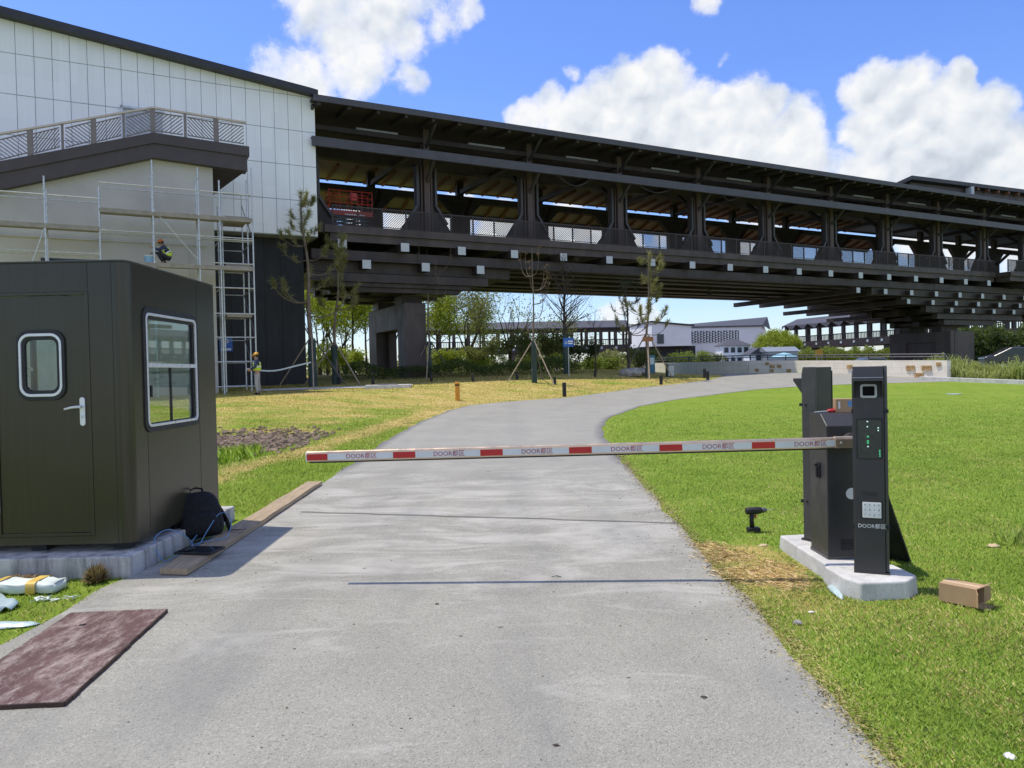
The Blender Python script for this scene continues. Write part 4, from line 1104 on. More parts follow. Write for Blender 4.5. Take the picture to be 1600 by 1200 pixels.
def make_kiosk(label, loc, rz):
    k = thing('access_kiosk', label, 'kiosk', loc, rz=rz, group='charcoal kiosks on the barrier island', world=False)
    w, dp, h = .105, .145, 1.415
    m = MB().prism([(0.0, 0), (dp, 0), (dp, h), (.015, h), (0.0, h - .075)], 'x', -w + .004, w - .018)
    m.build('housing', 'kiosk', k, bevel=.004)
    m = MB().prism([(.018, 0.012), (dp + .004, .012), (dp + .004, h + .003), (.03, h + .003), (.018, h - .06)], 'x', w - .017, w + .006)
    m.build('side_panel', 'kiosk_side', k, bevel=.006)
    m = MB().prism([(.018, 0.012), (dp + .004, .012), (dp + .004, h - .03), (.018, h - .07)], 'x', -w - .002, -w + .003); m.build('side_panel', 'kiosk_side', k)
    MB().box(-w - .004, w + .008, -.004, dp + .006, -.002, .012).build('base_plate', 'kiosk', k)
    MB().box(-w, w - .018, -.003, .001, h - .079, h - .074).build('ledge_line', 'grey_plastic', k)
    # camera hood
    z0, z1, pr = 1.20, 1.325, .085
    m = MB().prism([(0, z1), (-pr, z1), (-pr, z1 - .02), (0, z0)], 'x', -w + .004, -w + .012)
    m.prism([(0, z1), (-pr, z1), (-pr, z1 - .02), (0, z0)], 'x', w - .028, w - .020)
    m.box(-w + .012, w - .028, -pr, 0, z1 - .008, z1)
    m.build('hood', 'kiosk', k, bevel=.002)
    lx, lz = -.004, 1.248
    cm = MB().box(-w + .013, w - .029, -.004, 0, 1.205, 1.315).build('camera', 'black', k)
    MB().ring(rrect(lx - .052, lx + .052, lz - .047, lz + .047, .016), rrect(lx - .037, lx + .037, lz - .032, lz + .032, .008), 'y', -.012, -.004).build('light_ring', 'grey_plastic', cm, bevel=.002)
    MB().prism(rrect(lx - .036, lx + .036, lz - .031, lz + .031, .008), 'y', -.009, -.005).build('lens', 'lens', cm)
    # screen
    sc = MB().ring(rrect(-.083, .079, .785, 1.062, .010), rrect(-.075, .071, .794, 1.053, .007), 'y', -.006, .002).build('screen', 'black', k, bevel=.0015)
    MB().prism(rrect(-.075, .071, .794, 1.053, .007), 'y', -.003, .001).build('display', 'black_gloss', sc)
    m = MB()
    for zz in (.905, .893, .936): put_text(m, '停' if zz > .9 else '车', .014, frame((-.012, -.0036, zz), (1, 0, 0), (0, 0, 1)))
    for q_ in range(5): put_text(m, '8', .013, frame((.060, -.0036, .806 + q_ * .010), (0, 0, 1), (-1, 0, 0)))
    m.build('green_glyphs', 'led_green', sc, fast=True)
    m = MB()
    for x, z in ((-.014, 1.040), (-.014, 1.005), (-.012, .870), (.052, .998), (.052, .980)): m.prism(rrect(x - .004, x + .004, z - .004, z + .004, .002), 'y', -.0045, -.003)
    m.build('white_dots', 'led_white', sc, fast=True)
    m = MB()
    for r_ in range(4):
        for c_ in range(11): m.box(-.052 + c_ * .0088, -.047 + c_ * .0088, -.0012, .001, .536 + r_ * .007, .540 + r_ * .007)
    m.build('speaker_grille', 'black', k)
    kp = MB().prism(rrect(-.060, .072, .375, .500, .006), 'y', -.006, .002).build('keypad', 'black', k, bevel=.002)
    m = MB()
    for r_ in range(3):
        for c_ in range(4): m.prism(rrect(-.049 + c_ * .0285, -.049 + c_ * .0285 + .0265, .389 + r_ * .034, .389 + r_ * .034 + .031, .003), 'y', -.010, -.006)
    m.prism(rrect(-.052, .064, .384, .491, .004), 'y', -.0075, -.006); m.build('keys', 'white_plastic', kp)
    m = MB()
    lab = [['*', '0', '#', 'C'], ['7', '8', '9', 'B'], ['4', '5', '6', 'A']]
    for r_ in range(3):
        for c_ in range(4): put_text(m, lab[r_][c_], .020, frame((-.0358 + c_ * .0285, -.0108, .4045 + r_ * .034), (1, 0, 0), (0, 0, 1)))
    m.build('key_numbers', 'key_ink', kp, fast=True)
    m = MB(); put_text(m, 'DOOR都区', .035, frame((.006, -.0012, .325), (1, 0, 0), (0, 0, 1))); m.build('lettering', 'ink_white', k, fast=True)
    for z in (1.11, .32):
        MB().box(w - .006, w + .011, -.002, .022, z - .012, z + .012).build('latch', 'black', k)
        MB().tube([(w + .005, .06, z), (w + .014, .06, z)], .009, 10).build('lock', 'black', k)
        MB().box(-w - .008, -w - .001, .0, .03, z - .012, z + .012).build('latch', 'black', k)
    return k
k1 = make_kiosk('charcoal access kiosk facing the camera with a screen and a keypad', (2.425, 5.085, IZ), rad(-24))
k2 = copy_tree(k1, (2.455, 6.20, IZ), rad(-150), 'charcoal kiosk behind the barrier cabinet with its back turned')
# cover panel leaning on the cabinet
P = [Vector(v) for v in ((3.06, 5.78, .0), (2.86, 6.08, .0), (2.645, 5.93, .92), (2.66, 5.56, .92))]
nrm = (P[1] - P[0]).cross(P[2] - P[0]).normalized() * .018
m = MB().add(P + [p + nrm for p in P], [(0, 1, 2, 3), (4, 5, 6, 7), (0, 1, 5, 4), (1, 2, 6, 5), (2, 3, 7, 6), (3, 0, 4, 7)])
tag(m.build('cover_panel', 'black', bevel=.003, at=(2.9, 5.9, 0)), 'black metal cover panel leaning against the barrier cabinet', 'panel')

def carton(name, label, loc, rz, sx, sy, sz, open_side=False, labels=()):
    b = thing(name, label, 'cardboard box', loc, rz=rz, world=False)
    if not open_side:
        MB().box(-sx / 2, sx / 2, -sy / 2, sy / 2, 0, sz).build('carton', 'cardboard', b, bevel=.003)
        MB().box(-sx / 2 + .002, sx / 2 - .002, -.012, .012, sz + .0002, sz + .001).build('packing_tape', 'cardboard_pale', b)
    else:
        t = .005
        m = MB().box(-sx / 2, sx / 2, -sy / 2, -sy / 2 + t, 0, sz).box(-sx / 2, sx / 2, sy / 2 - t, sy / 2, 0, sz).box(-sx / 2, sx / 2, -sy / 2 + t, sy / 2 - t, 0, t).box(-sx / 2, sx / 2, -sy / 2 + t, sy / 2 - t, sz - t, sz)
        m.box(-sx / 2, -sx / 2 + t, -sy / 2 + t, sy / 2 - t, t, sz - t); m.build('carton', 'cardboard', b)
        for i, (p0, e1, out) in enumerate((((sx / 2, -sy / 2, 0), (0, 0, sz), (.03, -.06, 0)), ((sx / 2, -sy / 2, sz), (0, sy, 0), (.05, 0, .030)), ((sx / 2, -sy / 2, 0), (0, sy, 0), (.06, 0, -.008)), ((sx / 2, sy / 2, 0), (0, 0, sz), (.02, .05, 0)))):
            p0, e1, out = Vector(p0), Vector(e1), Vector(out); q_ = [p0, p0 + e1, p0 + e1 * .85 + out, p0 + e1 * .15 + out]
            nn = (q_[1] - q_[0]).cross(q_[2] - q_[0]).normalized() * .003
            MB().add(q_ + [v + nn for v in q_], [(0, 1, 2, 3), (4, 5, 6, 7), (0, 1, 5, 4), (1, 2, 6, 5), (2, 3, 7, 6), (3, 0, 4, 7)]).build('flap', 'cardboard', b)
    if open_side: MB().box(-sx / 2 - .0006, sx / 2, -.018, .018, sz, sz + .0012).build('packing_tape', 'cardboard_pale', b)
    for f_, mat in labels:
        MB().box(*f_).build('paper_label', mat, b)
    return b
carton('cardboard_box', 'empty cardboard box with open flaps lying on the lawn by the island', (2.86, 4.79, .012), rad(-50), .215, .15, .115, True)
carton('cardboard_box', 'small cardboard box standing on top of the barrier cabinet', (2.535, 5.73, 1.186), rad(-12), .135, .10, .105, False,
       [((-.048, -.034, -.0515, -.0500, .03, .085), 'white_plastic'), ((.02, .06, -.0515, -.05, .045, .09), 'blue_cable')])
st = thing('screwdriver', 'red handled screwdriver and wire lying on the barrier cabinet', 'screwdriver', (2.40, 5.70, 1.20), rz=rad(6), world=False)
m = MB().tube([(0, 0, 0), (.02, 0, .001), (.05, .004, .002), (.10, .0, .002), (.115, 0, .001)], [.010, .014, .011, .014, .006], 8); m.build('handle', 'red_tool', st, smooth=True)
MB().tube([(0, 0, 0), (-.11, -.012, -.004)], .0035, 6).build('shaft', 'chrome', st)
m = MB().tube(curve([(.0, .02, .004), (.04, .045, .01), (.10, .03, .014), (.13, .01, .004), (.09, .03, .0), (.03, .03, .006)]), .0035, 6); m.build('wire', 'red_tool', st)

dr = thing('cordless_drill', 'black cordless drill standing on its battery on the lawn', 'drill', (2.25, 6.95, .005), rz=rad(8), world=False)
m = MB().tube([(-.105, 0, .205), (-.10, 0, .205), (-.09, 0, .205), (.0, 0, .205), (.035, 0, .206), (.05, 0, .206)], [.02, .030, .034, .034, .032, .025], 14); m.build('motor_housing', 'black', dr, smooth=True)
m = MB().tube([(.05, 0, .206), (.06, 0, .206), (.09, 0, .207), (.10, 0, .207)], [.024, .026, .022, .010], 14); m.build('chuck', 'dark_steel', dr, smooth=True)
MB().tube([(.10, 0, .207), (.165, 0, .209)], .0035, 6).build('bit', 'steel', dr)
m = MB().tube([(-.045, 0, .19), (-.05, 0, .12), (-.045, 0, .055)], [.024, .020, .023], 10); m.build('grip', 'black', dr, smooth=True)
m = MB().box(-.018, -.004, -.008, .008, .135, .168); m.build('trigger', 'red_tool', dr, bevel=.003)
m = MB().prism(rrect(-.09, .025, -.036, .036, .012), 'z', 0, .05); m.build('battery', 'black', dr, bevel=.005)
# ================================================================== covered bridge; its own axis: t along, w towards the camera
BP = Vector((-4.56, 41.7, 0)); BANG = rad(90 - 62.3)
BU = Vector((math.cos(BANG), math.sin(BANG), 0)); BN = Vector((BU.y, -BU.x, 0))
def BW(t, w, z): return BP + BU * t + BN * w + Vector((0, 0, z))
def bw(px, py, w):
    d = ray(px, py); k = (w + BP.dot(BN)) / d.dot(BN)
    p = Vector((d.x * k, d.y * k, 0)); return (p - BP).dot(BU), EYE + d.z * k
def lb(m, t0, t1, w0, w1, z0, z1): return m.box(min(t0, t1), max(t0, t1), min(-w0, -w1), max(-w0, -w1), z0, z1)
def bthing(name, label, cat, group=None): return thing(name, label, cat, BP, BANG, group, world=False)
SP, TL, TR = 6.5, -6.6, 93.0
br = bthing('covered_bridge', 'long dark covered timber bridge with flared columns on two massive piers', 'bridge')
# roof
def roof_sheet(m, prof_top, thick, t0, t1):      # prof in (w, z)
    poly = [(-w, z) for w, z in prof_top] + [(-w, z - thick) for w, z in reversed(prof_top)]
    m.prism(poly, 'x', t0, t1)
m = MB(); roof_sheet(m, [(2.25, 15.16), (-5, 15.82), (-12.25, 15.16)], .10, TL, TR)
roof = m.build('roof', 'roof_dark', br)
m = MB(); lb(m, TL, TR, 2.2, 2.3, 14.95, 15.26); lb(m, TL, TR, -12.3, -12.2, 14.95, 15.26)
m.build('eave_fascia', 'slate_beam', roof)
m = MB()
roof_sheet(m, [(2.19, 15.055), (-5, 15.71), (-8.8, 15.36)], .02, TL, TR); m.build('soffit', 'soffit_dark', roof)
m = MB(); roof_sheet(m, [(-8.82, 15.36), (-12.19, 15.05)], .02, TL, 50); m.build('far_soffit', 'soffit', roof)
m = MB()
t = TL + .3
while t < 52:
    if t < 50: m.bar((t, 9.2, 15.22), (t, 12.12, 14.95), .16, .22)
    t += 1.3
m.build('far_rafters', 'rafter', roof)
m = MB(); t = TL + .3
while t < TR:
    m.bar((t, .2, 15.12), (t, -2.16, 14.91), .17, .2); t += 1.5
m.build('eave_rafters', 'soffit_dark', roof)
# pent roofs below the clerestory gap
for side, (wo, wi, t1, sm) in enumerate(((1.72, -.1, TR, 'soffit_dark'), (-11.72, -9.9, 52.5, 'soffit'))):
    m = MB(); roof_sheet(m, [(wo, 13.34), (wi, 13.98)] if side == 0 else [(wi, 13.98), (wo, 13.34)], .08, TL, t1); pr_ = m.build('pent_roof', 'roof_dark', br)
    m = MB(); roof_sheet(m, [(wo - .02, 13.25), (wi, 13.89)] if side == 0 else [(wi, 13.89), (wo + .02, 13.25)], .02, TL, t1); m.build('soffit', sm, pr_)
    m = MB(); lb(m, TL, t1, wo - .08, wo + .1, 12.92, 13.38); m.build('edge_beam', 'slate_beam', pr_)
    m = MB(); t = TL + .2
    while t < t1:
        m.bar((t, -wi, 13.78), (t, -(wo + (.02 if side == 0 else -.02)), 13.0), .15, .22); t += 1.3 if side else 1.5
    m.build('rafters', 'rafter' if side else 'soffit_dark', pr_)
# beams along the bridge
m = MB(); lb(m, TL, TR, -10.25, -9.75, 13.66, 14.1); m.build('tie_beam', 'bridge_dark', br)
m = MB(); lb(m, TL, TR, -5.3, -4.8, 14.3, 14.9); m.build('tie_beam', 'bridge_mid', br)
m = MB(); lb(m, TL, TR, -.25, .25, 14.25, 14.5); m.build('tie_beam', 'bridge_dark', br)
for s in range(-1, 14):
    t = s * SP
    m = MB(); lb(m, t - .14, t + .14, -9.7, -.3, 14.2, 14.5).bar((t, .3, 12.3), (t, 1.8, 13.5), .3, .2).bar((t, 9.7, 12.3), (t, 8.2, 13.5), .3, .2)
    m.build('cross_tie', 'bridge_dark', br)
    if s < 10:
        m = MB(); lb(m, t + 2.6, t + 4.9, .0, .2, 14.5, 14.62); m.build('light_bar', 'pole_grey', br)
# columns
def near_col():
    c = MB(); h = .62
    prof = [(-1.72, 9.12), (1.72, 9.12), (h, 10.75), (h, 13.0), (.25, 13.0), (.25, 15.15), (-.25, 15.15), (-.25, 13.0), (-h, 13.0), (-h, 10.75)]
    c.prism(prof, 'y', -.02, .2)
    return c
def far_col():
    c = MB(); h = .70
    c.prism([(-1.72, 9.12), (1.72, 9.12), (h, 10.6), (h, 12.7), (1.6, 13.65), (.25, 13.65), (.25, 15.15), (-.25, 15.15), (-.25, 13.65), (-1.6, 13.65), (-h, 12.7), (-h, 10.6)], 'y', -.2, .2); return c
proto_n = near_col().build('column', 'bridge_dark', br)
m = MB().box(-.17, .17, -.26, -.021, 9.12, 15.0); m.build('post', 'post_red', proto_n)
for s in (-1, 1):
    m = MB(); m.box(min(s * .25, s * .33), max(s * .25, s * .33), -.16, -.021, 9.12, 13.0); m.build('cover_strip', 'post_red', proto_n)
    m = MB(); m.bar((s * .53, -.12, 10.82), (s * .53, -.12, 12.98), .13, .2, (0, 1, 0)).bar((s * .54, -.12, 10.85), (s * 1.2, -.12, 9.85), .13, .2, (0, 1, 0)); m.build('flange', 'post_grey', proto_n)
m = MB().bar((0, -.2, 12.1), (0, -1.55, 13.2), .14, .14).bar((0, -.2, 14.0), (0, -1.7, 14.95), .14, .14); m.build('bracket', 'post_grey', proto_n)
proto_f = far_col().build('column', 'bridge_dark', br)
proto_n.location = (-SP, 0, 0); proto_f.location = (-SP, 10, 0)
for s in range(0, 14):
    copy_tree(proto_n, (s * SP, 0, 0), parent=br); copy_tree(proto_f, (s * SP, 10, 0), parent=br)
# deck and its stacked beams
m = MB(); lb(m, TL, TR, -11.2, 1.25, 8.8, 9.1); m.build('deck', 'bridge_mid', br)
m = MB(); lb(m, TL + .6, 51.5, 1.25, 1.42, 8.78, 9.16); lb(m, TL + .9, 51.5, 1.1, 1.28, 8.38, 8.779); m.build('deck_fascia', 'bridge_mid', br)
m = MB(); lb(m, 51.8, TR, 1.25, 2.5, 8.8, 9.16); lb(m, 52, TR, 1.1, 2.3, 8.4, 8.799); m.build('balcony', 'bridge_mid', br)
m = MB(); lb(m, TL, TR, .55, 1.0, 7.52, 7.98); lb(m, TL, TR, .42, 1.12, 7.46, 7.519)
for w in (-.9, -2.6, -5, -7.4, -9.2, -10.6): lb(m, TL, TR, w - .18, w + .18, 7.56, 7.98); lb(m, TL, TR, w - .4, w + .4, 7.5, 7.559)
m.build('girders', 'bridge_dark', br)
def cross_beam(t, w1, z0, z1, wd=.42, w0=-11.4):
    m = MB(); lb(m, t - wd / 2, t + wd / 2, w0, w1, z0, z1); b = m.build('cross_beam', 'bridge_dark', br)
    m = MB(); lb(m, t - wd / 2 - .015, t + wd / 2 + .015, w1, w1 + .03, z0 - .015, z1 + .015); m.build('end_cap', 'cap_white', b)
cross_beam(bw(535, 392, 1.62)[0], 1.62, 7.98, 8.4)
t0 = bw(633, 398, 1.62)[0]
for k in range(0, 17): cross_beam(t0 + k * 3.25, 1.62, 7.99, 8.4)
for k in range(4): cross_beam(54.5 + k * 3.0, 2.6, 7.9, 8.35)
PT0, PT1 = bw(634, 470, -.2)[0], bw(665, 470, -.2)[0]
QT0, QT1 = bw(1477, 520, -.2)[0], bw(1515, 520, -.2)[0]
pc, qc = (PT0 + PT1) / 2, (QT0 + QT1) / 2
for k in (-1, 0, 1): cross_beam(bw(665, 412, 1.3)[0] + k * 3.25, 1.3, 7.05, 7.47)
def corbel(tc, L0, L1, w0, w1, z0, z1):
    m = MB()
    lf_ = L0 * .64
    lb(m, tc - L0, tc + L1, w1 - .5, w1, z0, z1); lb(m, tc - lf_, tc + L1, w0, w0 + .5, z0, z1); lb(m, tc - L0 * .8, tc + L1, (w0 + w1) / 2 - .3, (w0 + w1) / 2 + .3, z0, z1)
    lb(m, tc - lf_ + .3, tc + L1 - .3, w0 + .5, w1 - .5, z0 + .12, z1 - .05)
    m.build('corbel_beam', 'bridge_dark', br)
corbel(pc, 6.0, 4.0, -8, .8, 6.42, 6.85); corbel(pc, 5.0, 3.0, -7.5, .6, 6.2, 6.41); corbel(pc, 3.6, 2.4, -7, .4, 5.95, 6.19)
lb_f = MB(); lb(lb_f, pc - 6, pc + 5.5, -8, .6, 6.9, 7.45); lb_f.build('corbel_beam', 'bridge_dark', br)
for w0_, w1_ in ((-6.2, -5.1), (-2.0, -.8)): m = MB(); lb(m, pc - .6, pc + .6, w0_, w1_, 5.5, 5.95); m.build('bearing_block', 'bridge_dark', br)
for z0, z1, L0, L1, w0, w1 in ((6.92, 7.45, 12.6, 40, -8, .9), (6.3, 6.88, 8.6, 36, -7.5, .6), (5.72, 6.26, 5.2, 30, -6.5, .4), (5.22, 5.68, 3.4, 9, -6, .2), (4.75, 5.18, 2.2, 5, -5.6, 0)):
    corbel(qc, L0, L1, w0, w1, z0, z1)
for k in range(-4, 8): cross_beam(46.6 + k * 3.15, 1.3, 6.94, 7.3, .36)
for k in range(-2, 7): cross_beam(46.4 + k * 3.1, 1.1, 6.28, 6.62, .34)
for k in range(0, 6): cross_beam(46.1 + k * 3.0, .9, 5.72, 6.05, .34)
for w in (-1.2, -4.2): m = MB(); lb(m, qc - 1.1, qc + 1.1, w - .6, w + .3, 4.2, 4.75); m.build('bearing_block', 'bridge_dark', br)
# piers (portal on the left, recessed panel on the right)
m = MB(); wf, wbk = -.2, -7.2
lb(m, PT0, PT1, wf - 1.5, wf, -.5, 5.5); lb(m, PT0, PT1, wbk, wbk + 1.5, -.5, 5.5); lb(m, PT0, PT1, wbk + 1.5, wf - 1.5, 4.1, 5.5)
lb(m, PT0 + .7, PT1 - .05, wbk + 1.5, wbk + 2.1, -.5, 4.1)
m.build('pier', 'pier', br, bevel=.03)
m = MB(); lb(m, PT0 - .05, PT0 + .12, wf - .45, wf + .05, -.5, 5.45); m.build('pier_trim', 'pier', br)
m = MB(); wf, wbk = .2, -5.4
lb(m, QT0 + .12, QT1, wbk, wf, -.5, 4.2); lb(m, QT0, QT0 + .12, wbk, wbk + 1.6, -.5, 4.2); lb(m, QT0, QT0 + .12, wf - 1.3, wf, -.5, 4.2); lb(m, QT0, QT0 + .12, wbk + 1.6, wf - 1.3, 3.3, 4.2)
m.build('pier', 'pier', br, bevel=.03)
m = MB(); lb(m, QT0 - .1, QT0 + .4, wf - .2, wf + .12, -.5, 4.25); lb(m, QT0 + .6, QT0 + .7, wf, wf + .03, -.5, 4.2); m.build('pier_trim', 'pier', br)
# cables slung under the near edge beam
for ta_, tb_, sg_ in ((7.6, 9.8, .5), (13.4, 16.0, .35), (20.2, 21.6, .3)):
    MB().tube([(ta_ + (tb_ - ta_) * k / 10, -1.7, 12.92 - sg_ * (1 - (k / 5 - 1) ** 2)) for k in range(11)], .02, 5).build('hanging_cable', 'post_grey', br)
# railings
def rail_panel(flip):
    m = MB().box(0, .07, -.035, .035, 0, 1.06).box(.07, 1.3, -.03, .03, .99, 1.05).box(.07, 1.3, -.02, .02, .06, .10)
    k = -.9
    while k < 1.3:
        a, b = max(.08, k), min(1.29, k + .9)
        za, zb = .1 + (a - k), .1 + (b - k)
        if b - a > .08:
            p, q_ = (a, 0, za), (b, 0, zb)
            if flip: p, q_ = (1.37 - a, 0, za), (1.37 - b, 0, zb)
            m.bar(p, q_, .03, .035, (0, 1, 0))
        k += .125
    return m
pn = [rail_panel(0).build('railing_panel', 'bridge_dark', br), rail_panel(1).build('railing_panel', 'bridge_dark', br)]
for k in range(2, 43):
    pass
tt = TL + 1.0
k = 0
while tt < 63:
    for yy in ((-1.32 if tt < 51 else -2.35), 11.1):
        o = pn[k % 2] if (tt < TL + 2.6 and yy < 0) else None
        if o is None:
            o = pn[k % 2].copy(); COL.objects.link(o); o.parent = br
        o.location = (tt, yy, 9.14)
    tt += 1.3; k += 1
# raised roof of the bridge pavilion at its right end
ta, za = bw(1425, 274, 1.2)
def rise(t): return za + (t - ta) * .0235
def sect(t, poly): return [(t, y, z + (t - ta) * .0235) for y, z in poly]
m = MB(); m.loft([sect(t, [(-1.2, za), (2.2, za - .62), (6, za - .62), (6, za - .9), (2.2, za - .9), (-1.2, za - .3)]) for t in (ta, TR)])
rr2 = m.build('raised_roof', 'roof_dark', br)
m = MB(); m.loft([[(t, y, z + (t - ta) * .0235 * k) for y, z, k in ((-.7, za - .31, 1), (5.5, za - .92, 1), (5.5, 15.3, 0), (-.7, 15.3, 0))] for t in (ta + .5, TR)]); m.build('raised_wall', 'bridge_mid', rr2)
m = MB(); tb = bw(1521, 294, 1.3)[0]; lb(m, tb - .2, tb + .2, .75, 1.25, rise(tb) - .95, rise(tb) - .32); m.build('end_cap', 'cap_white', rr2)
m = MB()
tq = tb + 1
while tq < TR - 1: m.bar((tq, -1.15, rise(tq) - .42), (tq, .6, rise(tq) - .6), .2, .2); tq += 1.5
m.build('rafters', 'rafter', rr2)
# underside light hanging at mid span
m = MB().tube([(23.3, 3, 7.5), (23.3, 3, 7.1)], .05, 8).tube([(23.3, 3, 7.15), (23.3, 3, 6.85)], .16, 10); m.build('hanging_lamp', 'black', br)

# scissor lift parked on the deck
lt = thing('scissor_lift', 'red scissor lift parked on the bridge deck at its left end', 'scissor lift', BW(-4.0, -1.2, 9.1), BANG, world=False)
m = MB().box(-1.2, 1.2, -.4, .4, .12, .42); m.build('chassis', 'lift_red', lt, bevel=.02)
for x in (-.85, .85):
    for y in (-.4, .4): MB().tube([(x, y - .06, .19), (x, y + .06, .19)], .19, 14).build('wheel', 'black', lt)
m = MB()
for y in (-.28, .28):
    for k in range(3):
        z = .45 + k * .2; m.bar((-1.0, y, z), (1.0, y, z + .18), .06, .08, (0, 1, 0)).bar((1.0, y, z), (-1.0, y, z + .18), .06, .08, (0, 1, 0))
m.build('scissor_arms', 'lift_dark', lt)
m = MB().box(-1.2, 1.2, -.4, .4, 1.06, 1.32); m.build('platform', 'lift_red', lt)
MB().box(-.35, .75, -.405, -.40, 1.08, 1.14).build('white_stripe', 'white_plastic', lt)
m = MB()
for y in (-.38, .38):
    for z in (1.72, 2.05, 2.38): m.tube([(-1.18, y, z), (1.18, y, z)], .024, 6)
    for x in (-1.18, -.6, .05, .62, 1.18): m.tube([(x, y, 1.32), (x, y, 2.38)], .022, 6)
for x in (-1.18, 1.18):
    for z in (1.72, 2.05, 2.38): m.tube([(x, -.38, z), (x, .38, z)], .024, 6)
m.build('guard_rail', 'lift_red', lt)
m = MB().box(.0, .35, -.36, -.1, 1.9, 2.3); m.build('control_box', 'lift_red', lt)

# ================================================================== white panelled gallery building at the left end
gb = bthing('gallery_building', 'large white panelled building with a dark sloping roof edge and black base', 'building')
def ztop(t): return 15.36 + max(0, -6.35 - t) * .106
m = MB(); zs = [8.5, 10.22, 11.93, 13.63, 15.34, 17.1, 18.9]
t = -6.37; k = 0
while t > -36:
    t1 = t - .655
    for za_, zb_ in zip(zs, zs[1:]):
        top0, top1 = min(zb_, ztop(t) - .02), min(zb_, ztop(t1) - .02)
        if top0 <= za_ + .02 and top1 <= za_ + .02: continue
        top0, top1 = max(top0, za_ + .01), max(top1, za_ + .01)
        if zb_ < ztop(t) - .02: top0 = top1 = zb_ - .028
        j = RND.uniform(0, .006)
        m.add([(t1 + .010, -1.5 - j, za_), (t - .010, -1.5 - j, za_), (t - .010, -1.5 - j, top0), (t1 + .010, -1.5 - j, top1),
               (t1 + .009, -1.44, za_), (t - .009, -1.44, za_), (t - .009, -1.44, top0), (t1 + .009, -1.44, top1)],
              [(0, 1, 2, 3), (4, 7, 6, 5), (0, 4, 5, 1), (1, 5, 6, 2), (2, 6, 7, 3), (3, 7, 4, 0)])
    t = t1
wallp = m.build('wall_panels', 'facade', gb)
m = MB(); m.prism([(-36, 8.46), (-6.36, 8.46), (-6.36, 15.3), (-36, ztop(-36) - .05)], 'y', -1.439, 6); m.build('wall', 'facade_gap', gb)
m = MB(); m.prism([(-37, ztop(-37) - .02), (-6.5, ztop(-6.5) - .02), (-6.3, 15.36), (-6.3, 15.60), (-6.7, 15.66), (-37, ztop(-37) + .36)], 'y', -2.0, 6.2); m.build('roof', 'roof_dark', gb)
m = MB(); lb(m, -36, -6.9, -6, .55, -.5, 8.459)
bw_ = m.build('base_wall', 'black_wall', gb)
m = MB()
for t in (-8.0, -8.8, -9.6, -10.4): lb(m, t - .02, t + .02, .55, .575, .8, 8.4)
lb(m, -9.55, -8.85, .55, .565, 5.6, 7.9); m.build('cladding_joints', 'black', bw_)
ta_, z1_ = bw(192, 170, 1.5); tb_, z2_ = bw(238, 178, 1.5)
m = MB(); lb(m, ta_, tb_ + .4, 1.5, 1.62, 11.4, z1_); d_ = m.build('door', 'pole_grey', gb)
m = MB(); lb(m, ta_ - .1, ta_, 1.5, 1.7, 11.4, z1_ + .1); lb(m, ta_ - .1, tb_ + .5, 1.5, 1.7, z1_, z1_ + .1); m.build('door_frame', 'steel', d_)

# ================================================================== stair building with railing
sb = bthing('stair_building', 'beige rendered stair building with a dark brown stair band behind scaffolding', 'building')
WF = 4.75
lo = [(-34, 3.75), (-19.15, 8.85), (-13.83, 10.63), (-10.2, 10.5)]
m = MB(); m.prism([(-34, -.5), (-11.56, -.5), (-11.56, 10.62), (-13.83, 10.7), (-19.15, 8.9), (-34, 3.8)], 'y', -WF, -1.8)
m.build('wall', 'beige', sb)
m = MB(); m.prism([(-34, 3.75), (-13.83, 10.63), (-10.2, 10.45), (-10.2, 11.08), (-13.83, 11.2), (-19.15, 9.42), (-34, 4.4)], 'y', -(WF + .35), -(WF - .25))
m.prism([(-34, 4.4), (-19.15, 9.42), (-13.83, 11.2), (-10.1, 11.08), (-10.1, 11.5), (-13.83, 11.62), (-19.15, 9.85), (-34, 4.85)], 'y', -(WF + .42), -(WF - .3))
st_b = m.build('stair_band', 'stringer', sb)
m = MB(); m.add([(-10.25, -(WF + .3), 10.46), (-11.56, -(WF - .2), 10.6), (-13, -1.8, 9.6), (-11.9, -1.8, 9.5), (-10.25, -(WF + .3), 11.4), (-11.56, -(WF - .2), 11.4), (-13, -1.8, 11.4), (-11.4, -1.8, 11.4)],
                [(0, 1, 2, 3), (4, 5, 6, 7), (0, 1, 5, 4), (1, 2, 6, 5), (2, 3, 7, 6), (3, 0, 4, 7)]); m.build('landing', 'stringer', sb)
def slope(t): return interp([(-34, 4.85), (-19.15, 9.85), (-13.83, 11.62), (-10.1, 11.5)], t)
